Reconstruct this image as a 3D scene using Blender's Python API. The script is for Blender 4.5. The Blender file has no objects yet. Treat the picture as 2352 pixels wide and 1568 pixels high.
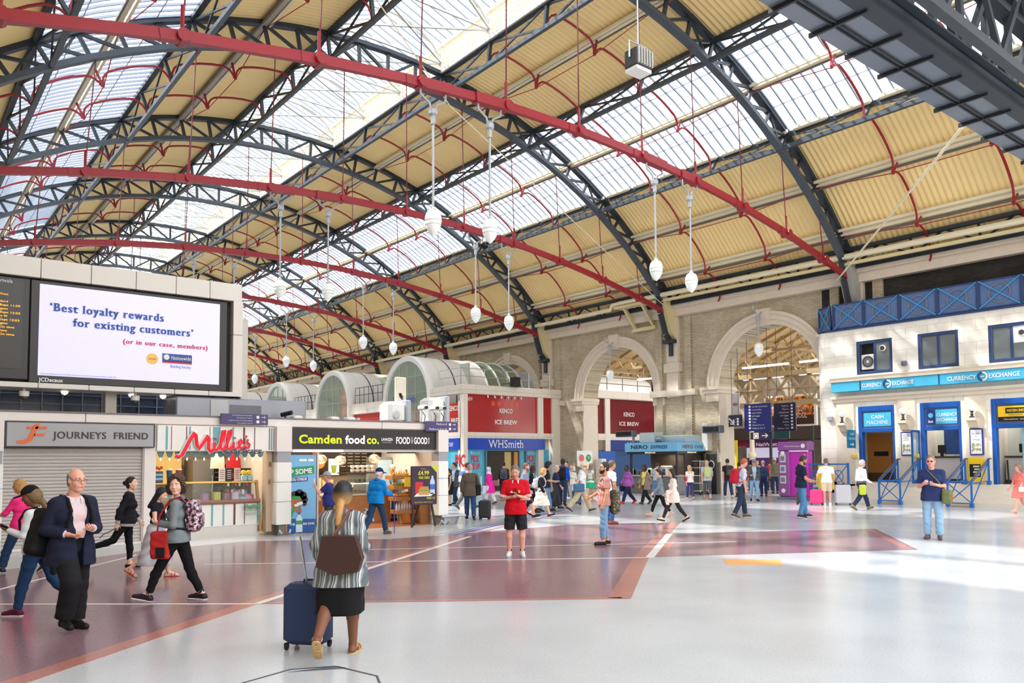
import bpy, math, random
import numpy as np
from mathutils import Vector, Matrix
S = bpy.context.scene
COL = S.collection
# ---------------------------------------------------------------- camera
YAW, PITCH, ROLL, HC = 0.675, 0.055, -0.006, 1.9
cd = bpy.data.cameras.new('camera'); cam = bpy.data.objects.new('camera', cd); COL.objects.link(cam)
cd.sensor_width = 36.0; cd.lens = 36.0 * 1822.3 / 2352.0
cd.shift_y = (953.99 - 784.0) / 2352.0
cd.clip_end = 600
_F = Vector((math.sin(YAW) * math.cos(PITCH), math.cos(YAW) * math.cos(PITCH), math.sin(PITCH)))
_R = Vector((math.cos(YAW), -math.sin(YAW), 0)); _U = _R.cross(_F)
_c, _s = math.cos(ROLL), math.sin(ROLL)
_R2 = _R * _c + _U * _s; _U2 = _U * _c - _R * _s
cam.matrix_world = Matrix(((_R2.x, _U2.x, -_F.x, 0), (_R2.y, _U2.y, -_F.y, 0), (_R2.z, _U2.z, -_F.z, HC), (0, 0, 0, 1)))
S.camera = cam
# ---------------------------------------------------------------- view, sky, sun
S.view_settings.view_transform = 'Standard'; S.view_settings.look = 'None'
S.view_settings.exposure = 0.62; S.view_settings.gamma = 1.0
S.view_settings.use_curve_mapping = False
try:
    S.cycles.use_denoising = True
    S.cycles.max_bounces = 8; S.cycles.diffuse_bounces = 4; S.cycles.glossy_bounces = 3
    S.cycles.transparent_max_bounces = 12; S.cycles.transmission_bounces = 4
    S.cycles.sample_clamp_indirect = 6.0; S.cycles.caustics_reflective = False; S.cycles.caustics_refractive = False
except Exception: pass
wd = bpy.data.worlds.new('sky'); S.world = wd; wd.use_nodes = True
wn = wd.node_tree.nodes; wl = wd.node_tree.links
bg = wn['Background']
tc = wn.new('ShaderNodeTexCoord'); sx = wn.new('ShaderNodeSeparateXYZ'); cr = wn.new('ShaderNodeValToRGB')
wl.new(tc.outputs['Generated'], sx.inputs[0]); wl.new(sx.outputs['Z'], cr.inputs[0]); wl.new(cr.outputs[0], bg.inputs[0])
cr.color_ramp.elements[0].position = 0.0; cr.color_ramp.elements[0].color = (1.0, 0.97, 0.93, 1)
cr.color_ramp.elements[1].position = 0.9; cr.color_ramp.elements[1].color = (0.80, 0.90, 1.0, 1)
bg.inputs[1].default_value = 2.5
SUN_EL, SUN_AZ = math.radians(53), math.radians(141.3)      # direction towards the sun
sd = bpy.data.lights.new('sun', 'SUN'); sd.energy = 5.4; sd.angle = math.radians(1.6); sd.color = (1.0, 0.97, 0.92)
sun = bpy.data.objects.new('sun', sd); COL.objects.link(sun)
_d = Vector((math.cos(SUN_EL) * math.cos(SUN_AZ), math.cos(SUN_EL) * math.sin(SUN_AZ), math.sin(SUN_EL)))
sun.rotation_euler = _d.to_track_quat('Z', 'Y').to_euler()
sun.location = (0, 0, 60)
# ---------------------------------------------------------------- materials
def lin(c):
    return tuple(((v / 255.0) / 12.92 if v / 255.0 <= 0.04045 else ((v / 255.0 + 0.055) / 1.055) ** 2.4) for v in c)
MATS = {}
def nmat(key):
    m = bpy.data.materials.new(key); m.use_nodes = True
    return m, m.node_tree.nodes, m.node_tree.links, m.node_tree.nodes['Principled BSDF']
def M(rgb, rough=0.6, metal=0.0, emit=0.0, var=0.06, scale=6.0, spec=0.5, bump=0.0, alpha=1.0, coat=0.0):
    """plain paint / cloth / plastic with a little procedural mottling"""
    key = 'm_%s_%g_%g_%g_%g_%g_%g_%g' % ('-'.join(str(int(v)) for v in rgb), rough, metal, emit, var, bump, alpha, spec)
    if key in MATS: return MATS[key]
    m, n, l, p = nmat(key); c = lin(rgb)
    p.inputs['Roughness'].default_value = rough; p.inputs['Metallic'].default_value = metal
    p.inputs['Specular IOR Level'].default_value = spec
    if emit:
        p.inputs['Emission Color'].default_value = (*c, 1); p.inputs['Emission Strength'].default_value = emit
    if alpha < 1: p.inputs['Alpha'].default_value = alpha
    if var or bump:
        t = n.new('ShaderNodeTexCoord'); nz = n.new('ShaderNodeTexNoise'); nz.inputs['Scale'].default_value = scale
        nz.inputs['Detail'].default_value = 4
        l.new(t.outputs['Object'], nz.inputs['Vector'])
        mx = n.new('ShaderNodeMixRGB'); mx.inputs[1].default_value = (*[v * (1 - var) for v in c], 1)
        mx.inputs[2].default_value = (*[min(1, v * (1 + var)) for v in c], 1)
        l.new(nz.outputs['Fac'], mx.inputs[0]); l.new(mx.outputs[0], p.inputs['Base Color'])
        if bump:
            b = n.new('ShaderNodeBump'); b.inputs['Strength'].default_value = bump; b.inputs['Distance'].default_value = 0.02
            l.new(nz.outputs['Fac'], b.inputs['Height']); l.new(b.outputs[0], p.inputs['Normal'])
    else: p.inputs['Base Color'].default_value = (*c, 1)
    MATS[key] = m; return m
def glow(rgb, e=1.5): return M(rgb, 0.5, emit=e, var=0)
def stripes(key, bands, axis='Y', freq=20.0, warp=0.0, rough=0.8):
    """cloth or panel with stripes: bands = [(position, rgb), ...] over one period"""
    if key in MATS: return MATS[key]
    m, n, l, p = nmat(key); p.inputs['Roughness'].default_value = rough
    t = n.new('ShaderNodeTexCoord'); s = n.new('ShaderNodeSeparateXYZ'); l.new(t.outputs['Object'], s.inputs[0])
    src = s.outputs[axis]
    if warp:
        nz = n.new('ShaderNodeTexNoise'); nz.inputs['Scale'].default_value = 4.0; l.new(t.outputs['Object'], nz.inputs['Vector'])
        ml = n.new('ShaderNodeMath'); ml.operation = 'MULTIPLY_ADD'; ml.inputs[1].default_value = warp
        l.new(nz.outputs['Fac'], ml.inputs[0]); l.new(src, ml.inputs[2]); src = ml.outputs[0]
    a = n.new('ShaderNodeMath'); a.operation = 'MULTIPLY'; a.inputs[1].default_value = freq; l.new(src, a.inputs[0])
    f = n.new('ShaderNodeMath'); f.operation = 'FRACT'; l.new(a.outputs[0], f.inputs[0])
    r = n.new('ShaderNodeValToRGB'); r.color_ramp.interpolation = 'CONSTANT'
    while len(r.color_ramp.elements) < len(bands): r.color_ramp.elements.new(0.5)
    for e, (pos, c) in zip(r.color_ramp.elements, bands): e.position = pos; e.color = (*lin(c), 1)
    l.new(f.outputs[0], r.inputs[0]); l.new(r.outputs[0], p.inputs['Base Color'])
    MATS[key] = m; return m
def blotch(key, cols, scale=18.0, rough=0.8):
    """printed / camouflage cloth"""
    if key in MATS: return MATS[key]
    m, n, l, p = nmat(key); p.inputs['Roughness'].default_value = rough
    t = n.new('ShaderNodeTexCoord'); nz = n.new('ShaderNodeTexNoise'); nz.inputs['Scale'].default_value = scale
    nz.inputs['Detail'].default_value = 2; l.new(t.outputs['Object'], nz.inputs['Vector'])
    r = n.new('ShaderNodeValToRGB'); r.color_ramp.interpolation = 'CONSTANT'
    while len(r.color_ramp.elements) < len(cols): r.color_ramp.elements.new(0.5)
    for i, (e, c) in enumerate(zip(r.color_ramp.elements, cols)):
        e.position = 0.0 if i == 0 else 0.34 + 0.32 * i / len(cols); e.color = (*lin(c), 1)
    l.new(nz.outputs['Fac'], r.inputs[0]); l.new(r.outputs[0], p.inputs['Base Color'])
    MATS[key] = m; return m
def glassmat(key, tint=(255, 255, 255), clear=0.8, white=0.0, rough=0.05, gloss=0.08):
    """thin pane: see-through, a little milky, a little mirror"""
    if key in MATS: return MATS[key]
    m, n, l, p = nmat(key); out = n['Material Output']; n.remove(p)
    tr = n.new('ShaderNodeBsdfTransparent'); tr.inputs[0].default_value = (*lin(tint), 1)
    tl = n.new('ShaderNodeBsdfTranslucent'); tl.inputs[0].default_value = (*lin(tint), 1)
    df = n.new('ShaderNodeBsdfDiffuse'); df.inputs[0].default_value = (*lin(tint), 1)
    gl = n.new('ShaderNodeBsdfGlossy'); gl.inputs['Roughness'].default_value = rough
    m1 = n.new('ShaderNodeMixShader'); m1.inputs[0].default_value = 0.5; l.new(tl.outputs[0], m1.inputs[1]); l.new(df.outputs[0], m1.inputs[2])
    m2 = n.new('ShaderNodeMixShader'); m2.inputs[0].default_value = clear; l.new(m1.outputs[0], m2.inputs[1]); l.new(tr.outputs[0], m2.inputs[2])
    m3 = n.new('ShaderNodeMixShader'); m3.inputs[0].default_value = gloss; l.new(m2.outputs[0], m3.inputs[1]); l.new(gl.outputs[0], m3.inputs[2])
    l.new(m3.outputs[0], out.inputs[0]); MATS[key] = m; return m
def brickmat(key, c1, c2, mortar, bw=0.23, bh=0.075, mt=0.012, axis='YZ', rough=0.85, stain=0.0, bump=0.3, offset=0.5):
    """courses of bricks or ashlar blocks on an upright face"""
    if key in MATS: return MATS[key]
    m, n, l, p = nmat(key); p.inputs['Roughness'].default_value = rough
    t = n.new('ShaderNodeTexCoord'); s = n.new('ShaderNodeSeparateXYZ'); cb = n.new('ShaderNodeCombineXYZ')
    l.new(t.outputs['Object'], s.inputs[0]); l.new(s.outputs[axis[0]], cb.inputs[0]); l.new(s.outputs[axis[1]], cb.inputs[1])
    b = n.new('ShaderNodeTexBrick'); b.inputs['Color1'].default_value = (*lin(c1), 1); b.inputs['Color2'].default_value = (*lin(c2), 1)
    b.inputs['Mortar'].default_value = (*lin(mortar), 1); b.inputs['Scale'].default_value = 1.0; b.offset = offset
    b.inputs['Mortar Size'].default_value = mt; b.inputs['Brick Width'].default_value = bw; b.inputs['Row Height'].default_value = bh
    l.new(cb.outputs[0], b.inputs['Vector']); last = b.outputs['Color']
    if stain:
        nz = n.new('ShaderNodeTexNoise'); nz.inputs['Scale'].default_value = 0.9; nz.inputs['Detail'].default_value = 6
        l.new(t.outputs['Object'], nz.inputs['Vector'])
        r = n.new('ShaderNodeValToRGB'); r.color_ramp.elements[0].position = 0.35; r.color_ramp.elements[0].color = (1 - stain, 1 - stain, 1 - stain, 1)
        r.color_ramp.elements[1].position = 0.65; r.color_ramp.elements[1].color = (1, 1, 1, 1); l.new(nz.outputs['Fac'], r.inputs[0])
        mx = n.new('ShaderNodeMixRGB'); mx.blend_type = 'MULTIPLY'; mx.inputs[0].default_value = 1
        l.new(last, mx.inputs[1]); l.new(r.outputs[0], mx.inputs[2]); last = mx.outputs[0]
    l.new(last, p.inputs['Base Color'])
    if bump:
        bp = n.new('ShaderNodeBump'); bp.invert = True; bp.inputs['Strength'].default_value = bump; bp.inputs['Distance'].default_value = 0.01
        l.new(b.outputs['Fac'], bp.inputs['Height']); l.new(bp.outputs[0], p.inputs['Normal'])
    MATS[key] = m; return m
def terrazzo(key, base, fleck, rough=0.22, big=0.05):
    if key in MATS: return MATS[key]
    m, n, l, p = nmat(key); t = n.new('ShaderNodeTexCoord')
    v = n.new('ShaderNodeTexNoise'); v.inputs['Scale'].default_value = 42.0; v.inputs['Detail'].default_value = 3
    z = n.new('ShaderNodeTexNoise'); z.inputs['Scale'].default_value = 0.55; z.inputs['Detail'].default_value = 5
    l.new(t.outputs['Object'], v.inputs['Vector']); l.new(t.outputs['Object'], z.inputs['Vector'])
    r = n.new('ShaderNodeValToRGB'); r.color_ramp.elements[0].position = 0.33; r.color_ramp.elements[0].color = (*lin(fleck), 1)
    r.color_ramp.elements[1].position = 0.5; r.color_ramp.elements[1].color = (*lin(base), 1); l.new(v.outputs['Fac'], r.inputs[0])
    q = n.new('ShaderNodeValToRGB'); q.color_ramp.elements[0].position = 0.35; q.color_ramp.elements[0].color = (1 - big * 2, 1 - big * 2, 1 - big * 2, 1)
    q.color_ramp.elements[1].position = 0.62; q.color_ramp.elements[1].color = (1, 1, 1, 1); l.new(z.outputs['Fac'], q.inputs[0])
    mx = n.new('ShaderNodeMixRGB'); mx.blend_type = 'MULTIPLY'; mx.inputs[0].default_value = 1
    l.new(r.outputs[0], mx.inputs[1]); l.new(q.outputs[0], mx.inputs[2]); l.new(mx.outputs[0], p.inputs['Base Color'])
    ro = n.new('ShaderNodeMapRange'); ro.inputs['To Min'].default_value = rough * 0.8; ro.inputs['To Max'].default_value = rough * 1.3
    l.new(z.outputs['Fac'], ro.inputs['Value']); l.new(ro.outputs[0], p.inputs['Roughness'])
    p.inputs['Specular IOR Level'].default_value = 0.5
    MATS[key] = m; return m
# ---------------------------------------------------------------- mesh building
def tag(o, label=None, cat=None, group=None, kind=None):
    if label: o['label'] = label
    if cat: o['category'] = cat
    if group: o['group'] = group
    if kind: o['kind'] = kind
    return o
def thing(name, label, cat, loc=(0, 0, 0), rz=0.0, group=None):
    o = bpy.data.objects.new(name, None); COL.objects.link(o); o.empty_display_size = 0.1
    o.location = loc; o.rotation_euler = (0, 0, rz)
    return tag(o, label, cat, group)
def link(name, me, mat, parent=None):
    o = bpy.data.objects.new(name, me); COL.objects.link(o)
    if mat is not None and not me.materials: me.materials.append(mat)
    if parent is not None: o.parent = parent
    return o
class MB:
    def __init__(s): s.v = []; s.f = []
    def add(s, vs, fs):
        b = len(s.v); s.v.extend(tuple(p) for p in vs); s.f.extend(tuple(i + b for i in f) for f in fs); return s
    def box(s, x0, y0, z0, x1, y1, z1):
        x0, x1 = min(x0, x1), max(x0, x1); y0, y1 = min(y0, y1), max(y0, y1); z0, z1 = min(z0, z1), max(z0, z1)
        return s.add([(x0, y0, z0), (x1, y0, z0), (x1, y1, z0), (x0, y1, z0), (x0, y0, z1), (x1, y0, z1), (x1, y1, z1), (x0, y1, z1)],
                     [(0, 3, 2, 1), (4, 5, 6, 7), (0, 1, 5, 4), (1, 2, 6, 5), (2, 3, 7, 6), (3, 0, 4, 7)])
    def bbox(s, x0, y0, z0, x1, y1, z1, b=0.02):
        """box with chamfered edges"""
        x0, x1 = min(x0, x1), max(x0, x1); y0, y1 = min(y0, y1), max(y0, y1); z0, z1 = min(z0, z1), max(z0, z1)
        b = min(b, (x1 - x0) * .45, (y1 - y0) * .45, (z1 - z0) * .45)
        vs = []
        for (z, i) in ((z0, b), (z0 + b, 0), (z1 - b, 0), (z1, b)):
            for (x, y) in ((x0 + i + b, y0 + i), (x1 - i - b, y0 + i), (x1 - i, y0 + i + b), (x1 - i, y1 - i - b), (x1 - i - b, y1 - i), (x0 + i + b, y1 - i), (x0 + i, y1 - i - b), (x0 + i, y0 + i + b)):
                vs.append((x, y, z))
        fs = [tuple(range(7, -1, -1)), tuple(range(24, 32))]
        for r in range(3):
            for k in range(8):
                fs.append((r * 8 + k, r * 8 + (k + 1) % 8, r * 8 + 8 + (k + 1) % 8, r * 8 + 8 + k))
        return s.add(vs, fs)
    def bar(s, p, q, w, h, up=(0, 0, 1)):
        p = Vector(p); q = Vector(q); d = (q - p)
        if d.length < 1e-6: return s
        d.normalize(); u = Vector(up)
        if abs(d.dot(u)) > 0.98: u = Vector((0, 1, 0))
        a = d.cross(u).normalized() * (w / 2); c = a.cross(d).normalized() * (h / 2)
        vs = [e + sa * a + sc * c for e in (p, q) for sa, sc in ((-1, -1), (1, -1), (1, 1), (-1, 1))]
        return s.add(vs, [(0, 1, 2, 3), (7, 6, 5, 4), (0, 4, 5, 1), (1, 5, 6, 2), (2, 6, 7, 3), (3, 7, 4, 0)])
    def tube(s, pts, r, n=8, cap=True):
        pts = [Vector(p) for p in pts]; m = len(pts); base = len(s.v)
        rs = r if isinstance(r, (list, tuple)) else [r] * m
        ref = Vector((0, 0, 1)); prev = None
        for i, p in enumerate(pts):
            d = (pts[min(i + 1, m - 1)] - pts[max(i - 1, 0)])
            if d.length < 1e-9: d = Vector((0, 0, 1))
            d.normalize()
            if prev is None:
                a = d.cross(ref if abs(d.z) < 0.95 else Vector((1, 0, 0))).normalized()
            else: a = (prev - d * prev.dot(d)).normalized()
            prev = a; b = d.cross(a)
            for k in range(n):
                t = 2 * math.pi * k / n
                s.v.append(tuple(p + (a * math.cos(t) + b * math.sin(t)) * rs[i]))
        for i in range(m - 1):
            for k in range(n):
                s.f.append((base + i * n + k, base + i * n + (k + 1) % n, base + (i + 1) * n + (k + 1) % n, base + (i + 1) * n + k))
        if cap:
            s.f.append(tuple(base + k for k in range(n - 1, -1, -1))); s.f.append(tuple(base + (m - 1) * n + k for k in range(n)))
        return s
    def lathe(s, prof, c=(0, 0, 0), n=20, axis='Z'):
        base = len(s.v); m = len(prof)
        for (r, z) in prof:
            for k in range(n):
                t = 2 * math.pi * k / n; a, b = r * math.cos(t), r * math.sin(t)
                p = (a, b, z) if axis == 'Z' else ((z, a, b) if axis == 'X' else (b, z, a))
                s.v.append((c[0] + p[0], c[1] + p[1], c[2] + p[2]))
        for i in range(m - 1):
            for k in range(n):
                s.f.append((base + i * n + k, base + i * n + (k + 1) % n, base + (i + 1) * n + (k + 1) % n, base + (i + 1) * n + k))
        s.f.append(tuple(base + k for k in range(n - 1, -1, -1))); s.f.append(tuple(base + (m - 1) * n + k for k in range(n)))
        return s
    def ball(s, c, r, n=12, sq=(1, 1, 1)):
        m = n // 2 + 1; prof = []
        base = len(s.v)
        for i in range(1, m):
            a = math.pi * i / m
            for k in range(n):
                t = 2 * math.pi * k / n
                s.v.append((c[0] + r * sq[0] * math.sin(a) * math.cos(t), c[1] + r * sq[1] * math.sin(a) * math.sin(t), c[2] - r * sq[2] * math.cos(a)))
        for i in range(m - 2):
            for k in range(n):
                s.f.append((base + i * n + k, base + i * n + (k + 1) % n, base + (i + 1) * n + (k + 1) % n, base + (i + 1) * n + k))
        s.v.append((c[0], c[1], c[2] - r * sq[2])); s.v.append((c[0], c[1], c[2] + r * sq[2]))
        a = len(s.v) - 2
        for k in range(n):
            s.f.append((a, base + (k + 1) % n, base + k)); s.f.append((a + 1, base + (m - 2) * n + k, base + (m - 2) * n + (k + 1) % n))
        return s
    def prism(s, poly, a, b, axis='Z'):
        """2-D polygon extruded from a to b along an axis"""
        def P(u, v, w): return (u, v, w) if axis == 'Z' else ((w, u, v) if axis == 'X' else (u, w, v))
        n = len(poly); vs = [P(u, v, a) for u, v in poly] + [P(u, v, b) for u, v in poly]
        fs = [tuple(range(n)), tuple(range(2 * n - 1, n - 1, -1))] + [(i, n + i, n + (i + 1) % n, (i + 1) % n) for i in range(n)]
        return s.add(vs, fs)
    def sheet(s, rows):
        b = len(s.v); m = len(rows[0])
        for r in rows: s.v.extend(tuple(p) for p in r)
        for i in range(len(rows) - 1):
            for k in range(m - 1):
                s.f.append((b + i * m + k, b + i * m + k + 1, b + (i + 1) * m + k + 1, b + (i + 1) * m + k))
        return s
    def build(s, name, mat, parent=None, smooth=False, local=False):
        vs = s.v
        if parent is not None and not local:
            L = parent.location if parent.parent is None else parent.location + parent.parent.location
            vs = [(x - L[0], y - L[1], z - L[2]) for x, y, z in s.v]
        me = bpy.data.meshes.new(name); me.from_pydata(vs, [], s.f)
        if smooth:
            me.polygons.foreach_set('use_smooth', [True] * len(me.polygons))
            try: me.set_sharp_from_angle(angle=math.radians(40))
            except Exception: pass
        me.update()
        return link(name, me, mat, parent)
def B(*a): return MB().box(*a)
def solo(name, mb, mat, label, cat, group=None, smooth=False):
    return tag(mb.build(name, mat, None, smooth), label, cat, group)
def struct(name, mb, mat, smooth=False, parent=None):
    o = mb.build(name, mat, parent, smooth)
    if parent is None: o['kind'] = 'structure'
    return o
RX, RFY = ((1, 0, 0), (0, 0, 1)), ((0, -1, 0), (0, 0, 1))     # writing that faces -y, writing that faces -x
_tc = {}
def text(s, loc, h, mat, parent=None, ori=RX, w=None, align='L', bold=0.0, shear=0.0, serif=0.0, heavy=0.0, name='lettering', thick=0.012, rot=0.0):
    """lettering of cap height h (and total width w) lying in the plane given by ori; loc = baseline start (or centre)"""
    key = (s, bold, shear, serif, heavy)
    if key not in _tc:
        cu = bpy.data.curves.new('t', 'FONT'); cu.body = s; cu.size = 1.0; cu.offset = bold; cu.shear = shear; cu.resolution_u = 3; cu.space_character = 1 + heavy * 2.2 + serif * 1.2
        o = bpy.data.objects.new('t', cu); me = o.to_mesh()
        V = np.array([v.co[:2] for v in me.vertices]) if len(me.vertices) else np.zeros((0, 2))
        Fc = [tuple(p.vertices) for p in me.polygons]
        ec = {}
        for f in Fc:
            for i in range(len(f)):
                e = tuple(sorted((f[i], f[(i + 1) % len(f)]))); ec[e] = ec.get(e, 0) + 1
        o.to_mesh_clear(); bpy.data.objects.remove(o); bpy.data.curves.remove(cu)
        V = [[x, y, 0.0] for x, y in V.tolist()]; extra = []; n0 = len(V); rim = [e for e, c in ec.items() if c == 1]
        if heavy:                                       # thick uprights, thin level strokes
            for k in (1, 2):
                b = len(V); V += [[x + heavy * k, y, k] for x, y, _ in V[:n0]]; extra += [tuple(i + b for i in f) for f in Fc]
        if serif:                                       # slabs at the stem ends
            up = {}
            for a, b in rim:
                if abs(V[a][0] - V[b][0]) < 0.012 and abs(V[a][1] - V[b][1]) > 0.15: up[a] = up[b] = 1
            for a, b in rim:
                (x0, y0, _), (x1, y1, _) = V[a], V[b]
                if abs(y0 - y1) > 0.004 or not 0.05 < abs(x1 - x0) < 0.7: continue
                if x0 > x1: a, b, x0, x1 = b, a, x1, x0
                t = serif * 0.5; ya, yb = (y0 - t, y0) if y0 > 0.3 else (y0, y0 + t)
                if x1 - x0 < 0.2: sp = [(x0 - serif, x1 + serif + 2 * heavy)]
                else: sp = ([(x0 - serif, x0 + .05)] if a in up else []) + ([(x1 - .05, x1 + serif + 2 * heavy)] if b in up else [])
                for xa, xb in sp: q = len(V); V += [[xa, ya, 3], [xb, ya, 3], [xb, yb, 3], [xa, yb, 3]]; extra.append((q, q + 1, q + 2, q + 3))
        _tc[key] = (np.array(V) if V else np.zeros((0, 3)), Fc + extra)
    V, Fc = _tc[key]
    if not len(V): return None
    cap = 0.72; sc = h / cap; x0, x1 = V[:, 0].min(), V[:, 0].max()
    sxx = sc if w is None else w / max(1e-6, x1 - x0)
    U = V.copy(); U[:, 0] = (U[:, 0] - x0) * sxx; U[:, 1] *= sc
    tw = (x1 - x0) * sxx
    if align == 'C': U[:, 0] -= tw / 2
    if align == 'R': U[:, 0] -= tw
    if rot:
        c, q = math.cos(rot), math.sin(rot); U = np.stack([U[:, 0] * c - U[:, 1] * q, U[:, 0] * q + U[:, 1] * c, U[:, 2]], 1)
    R, Up = Vector(ori[0]), Vector(ori[1]); N = R.cross(Up); L = Vector(loc) + N * thick * 0.5
    mb = MB(); n = len(U)
    fr = [L + R * u + Up * v + N * (thick * .5 + .0012 * d) for u, v, d in U]
    mb.add(fr, Fc)
    return mb.build(name, mat, parent)
def panel(x0, x1, z0, z1, y, t=0.02):          # thin board facing -y
    return MB().box(x0, y - t, z0, x1, y, z1)
def panelx(y0, y1, z0, z1, x, t=0.02):         # thin board facing -x
    return MB().box(x - t, y0, z0, x, y1, z1)
def lamp(name, loc, power, size=0.6, color=(1, .85, .65), rot=(0, 0, 0), parent=None, sy=None):
    d = bpy.data.lights.new(name, 'AREA'); d.energy = power; d.color = color; d.size = size
    if sy: d.shape = 'RECTANGLE'; d.size_y = sy
    o = bpy.data.objects.new(name, d); COL.objects.link(o); o.location = loc; o.rotation_euler = rot
    return o
# ================================================================ the setting
R0A, ZC, VC = 23.62, -4.31, 16.465                 # roof arc: radius, centre height, centre line
NW = [2.777, 5.416, 8.072, 10.579, 12.936, 15.183, 17.136, 18.35]   # half-widths of the purlin lines
RIBS = [28.856 - 10.67 * k for k in (2, 1, 0, -1, -2, -3, -4, -5, -6, -7, -8)]
YN, YF = 2.0, 120.0
def AP(w, off=0.0, y=0.0):
    """point of the vault at half-width w, off metres below the roof skin"""
    r = R0A - off; a = math.asin(max(-1, min(1, w / R0A)))
    return (VC + r * math.sin(a), y, ZC + r * math.cos(a))
TAN = M((253, 222, 156), 0.6, var=0.05, scale=1.5); SLATE = M((46, 54, 64), 0.45, var=0.08, scale=3); SLATE2 = M((68, 78, 88), 0.45, var=0.08, scale=3)
CREAM = M((236, 226, 196), 0.5, var=0.05, scale=2); CREAM2 = M((222, 206, 158), 0.5, var=0.06, scale=2)
RED = M((154, 32, 44), 0.4, var=0.08, scale=3); WHITE = M((240, 240, 236), 0.45, var=0.03); WHITE2 = M((226, 222, 216), 0.4, var=0.03, scale=2)
STONE = M((222, 208, 190), 0.8, var=0.08, scale=3, bump=0.1); BLACK = M((18, 18, 20), 0.5); DGREY = M((60, 60, 62), 0.5)
STEEL = M((190, 192, 194), 0.3, metal=0.9); GREY = M((150, 150, 152), 0.5); BRICK = brickmat('brick', (222, 207, 180), (198, 181, 153), (160, 146, 124), stain=0.2)
FLOOR = terrazzo('floor', (207, 208, 210), (195, 195, 197), 0.17); PURPLE = terrazzo('plum_floor', (150, 118, 125), (124, 96, 106), 0.17)
ORANGE = terrazzo('orange_floor', (192, 130, 118), (174, 112, 102), 0.18); LINE = M((238, 232, 226), 0.25, var=0.02)
struct('floor', MB().box(-40, -14, -0.3, 75, 125, 0), FLOOR)
def poly(name, pts, mat, z):
    struct(name, MB().prism(pts[::-1], 0.0005, z), mat)
def strip(pts, w):
    out = MB()
    for (x0, y0), (x1, y1) in zip(pts, pts[1:]):
        d = Vector((x1 - x0, y1 - y0)).normalized() * w / 2; n = (-d.y, d.x)
        out.prism([(x0 - n[0], y0 - n[1]), (x1 - n[0], y1 - n[1]), (x1 + n[0], y1 + n[1]), (x0 + n[0], y0 + n[1])], 0.0005, 0.004)
    return out
poly('floor_marking', [(-1, 6.37), (4.0, 10.45), (8.05, 7.5), (11.64, 10.37), (18.7, 15.4), (15.6, 17), (12, 16.8), (9.7, 16.85), (8.2, 17.9), (6.84, 18.7), (4.5, 18.2), (1.75, 16.6), (-1, 15)], PURPLE, 0.002)
poly('floor_marking', [(11.75, 10.36), (15.77, 13.24), (20.75, 10.53), (16.72, 7.61)], PURPLE, 0.002)
struct('floor_marking', strip([(-1, 6.52), (3.95, 10.55), (11.5, 16.18)], 0.24), ORANGE)
struct('floor_marking', strip([(4.05, 10.5), (8.0, 7.62)], 0.1), ORANGE)
struct('floor_marking', strip([(7.95, 7.62), (11.55, 10.48), (18.6, 15.5)], 0.3), ORANGE)
struct('floor_marking', strip([(11.95, 10.44), (14.2, 12.05)], 0.3), ORANGE)
struct('floor_marking', strip([(16.66, 7.75), (20.55, 10.6)], 0.2), ORANGE)
for pts, w in (([(4.0, 10.46), (11.5, 16.06)], 0.1), ([(-0.5, 14.25), (4.0, 10.45)], 0.06), ([(1.3, 13.93), (4.2, 17.5)], 0.06), ([(4.77, 15.04), (11.7, 10.31)], 0.05), ([(11.68, 10.37), (15.6, 13.2)], 0.16), ([(8.05, 15.3), (15.3, 11.0)], 0.035)):
    st = struct('floor_marking', strip(pts, w), LINE); st.location.z = 0.002
poly('floor_marking', [(12.48, 9.28), (13.26, 8.58), (12.62, 8.09), (11.88, 8.74)], M((236, 172, 104), 0.4), 0.003)
for i, (c, o) in enumerate((((70, 60, 140), 0), ((150, 120, 180), .12), ((110, 120, 150), .24), ((120, 170, 150), .42), ((196, 120, 130), -.3))):
    st = struct('floor_marking', strip([(11.48 - o * .55, 16.67 + o), (19.9 - o * .55, 21.86 + o)], 0.07), M(c, 0.3)); st.location.z = 0.002
hp = [(2.2, 6.75), (3.0, 7.0), (3.37, 6.84), (3.5, 6.3), (3.2, 5.6)]
struct('floor_marking', strip(hp, 0.02), M((70, 70, 76), 0.4)); struct('floor_marking', MB().prism([(2.95, 6.92), (3.37, 6.84), (3.42, 6.7), (3.3, 6.76)], 0.0005, 0.004), M((96, 100, 110), 0.4))
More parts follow.
